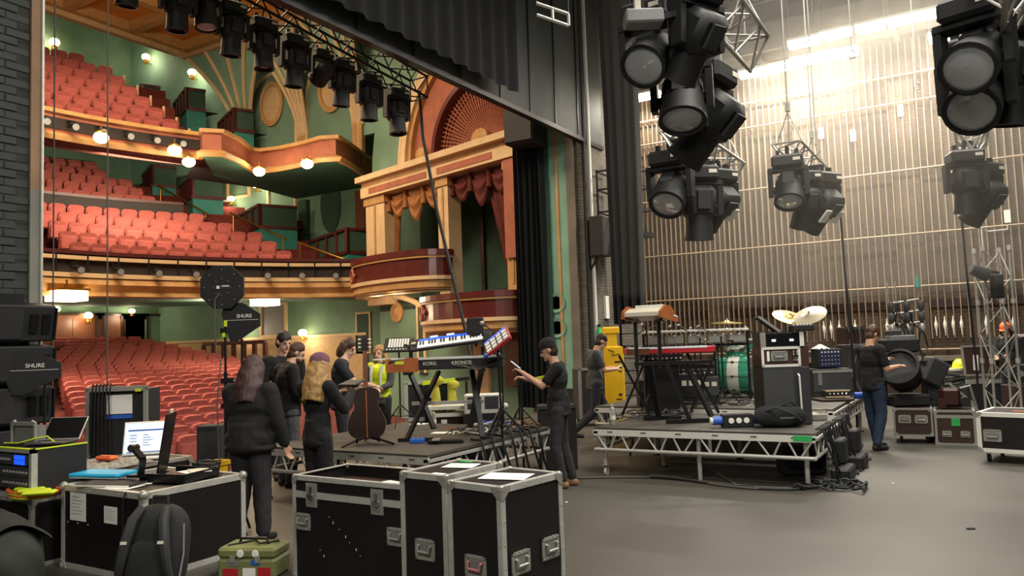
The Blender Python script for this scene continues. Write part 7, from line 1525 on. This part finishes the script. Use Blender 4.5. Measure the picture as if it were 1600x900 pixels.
# far right clutter
q = at_d(1604, 600, 14.3); t = thing('blue_winch', 'blue and black winch on a case at the far right edge', 'winch', (q.x, q.y, 0), YAW); MB().cbox((0, .1, .3), (.55, .5, .6), .015).build('case_body', 'case_brown', t); MB().tube((-.1, 0, .8), (-.1, .25, .8), .16, 16).build('drum', 'cloth_navy', t, True); MB().cbox((.1, .1, .82), (.2, .3, .3), .02).build('motor', 'black_matte', t); MB().bar((-.25, 0, .95), (-.38, -.05, 1.15), .05, .05).build('lever', 'wood_mid', t); MB().tube((-.1, -.02, .8), (-.1, .0, .8), .06, 12).build('hub', 'steel', t, True)
q = at_d(1592, 560, 16.5); t = thing('panel_rack', 'dark brown panel with white frame by the locking rail at the right edge', 'panel', (q.x, q.y, 0), YAW); MB().bx(-.35, .5, 0, .1, 0, 1.5).build('board', 'case_brown', t)
for a in ((-.38, .5, 1.44, 1.5), (-.38, -.32, 0, 1.5)): MB().bx(a[0], a[1], -.02, .0, a[2], a[3]).build('frame', 'white_plastic', t)
# stage cases between drum kit and the man in jeans
for i, (px, py, d, w_, h_, m_, lab) in enumerate(((1340, 600, 13.2, .5, .8, 'charcoal', 'dark case behind the patch box, left of the man in jeans'), (1330, 560, 13.8, .35, 1.1, 'case_brown', 'brown equipment box at the back of the rear riser, right of the knob rack'))):
    q = at_d(px, py, d); zb = 0 if q.x > -1.4 else Z2
    t = thing('equipment_box', lab, 'box', (q.x+.05, max(q.y, 11.4), zb), YAW); MB().cbox((0, .1, h_/2), (w_, .4, h_), .012).build('shell', m_, t); MB().bx(-w_/2-.01, w_/2+.01, -.11, -.095, h_-.05, h_).build('edge_rail', 'dark_grey', t)
    for k in range(4): MB().path([(-.15+.1*k, -.12, h_+.02), (-.1+.08*k, -.16, h_-.15), (-.2+.12*k, -.14, h_*.4), (-.1+.1*k, -.2, .03)], .014, 5).build('cable', 'cable' if k % 2 else 'cable_grey', t, True)
q = at_d(1310, 598, 12.2)
# phone and tablet in hands
held('mobile_phone', 'small dark phone held by the walking man', 'phone', in_hand(7, 'R', .1, .03), (.075, .15, .01), 'black_gloss', RIGHT+.2, .5, 'screen_light')
held('mobile_phone', 'phone held out by the man in the black cap', 'phone', in_hand(6, 'L', .11, .03), (.08, .16, .012), 'black_gloss', LEFT-.15, .7, 'screen_light')
held('tablet', 'thin dark tablet held by the blonde woman beside the guitar', 'tablet', (in_hand(3, 'L')+in_hand(3, 'R'))/2, (.24, .18, .012), 'black_gloss', RIGHT+1.0, .25, 'dark_grey')
# ================================================================ haze volume added to imitate lens glare around the lamps
hz = bpy.data.materials.new('glare_haze'); hz.use_nodes = True; nt = hz.node_tree; nt.nodes.remove(nt.nodes['Principled BSDF'])
vs_ = nt.nodes.new('ShaderNodeVolumeScatter'); vs_.inputs['Density'].default_value = .015; vs_.inputs['Anisotropy'].default_value = .5; vs_.inputs['Color'].default_value = (1, .94, .84, 1)
nt.links.new(vs_.outputs[0], nt.nodes['Material Output'].inputs['Volume'])
MATS['glare_haze'] = hz
hzo = MB().bx(-4.6, 8.8, 9.6, 19.9, 2.3, 9.8).build('haze', 'glare_haze', kind='stuff')
tag(hzo, 'thin haze volume added high over the stage, standing in for lens veil', 'haze')
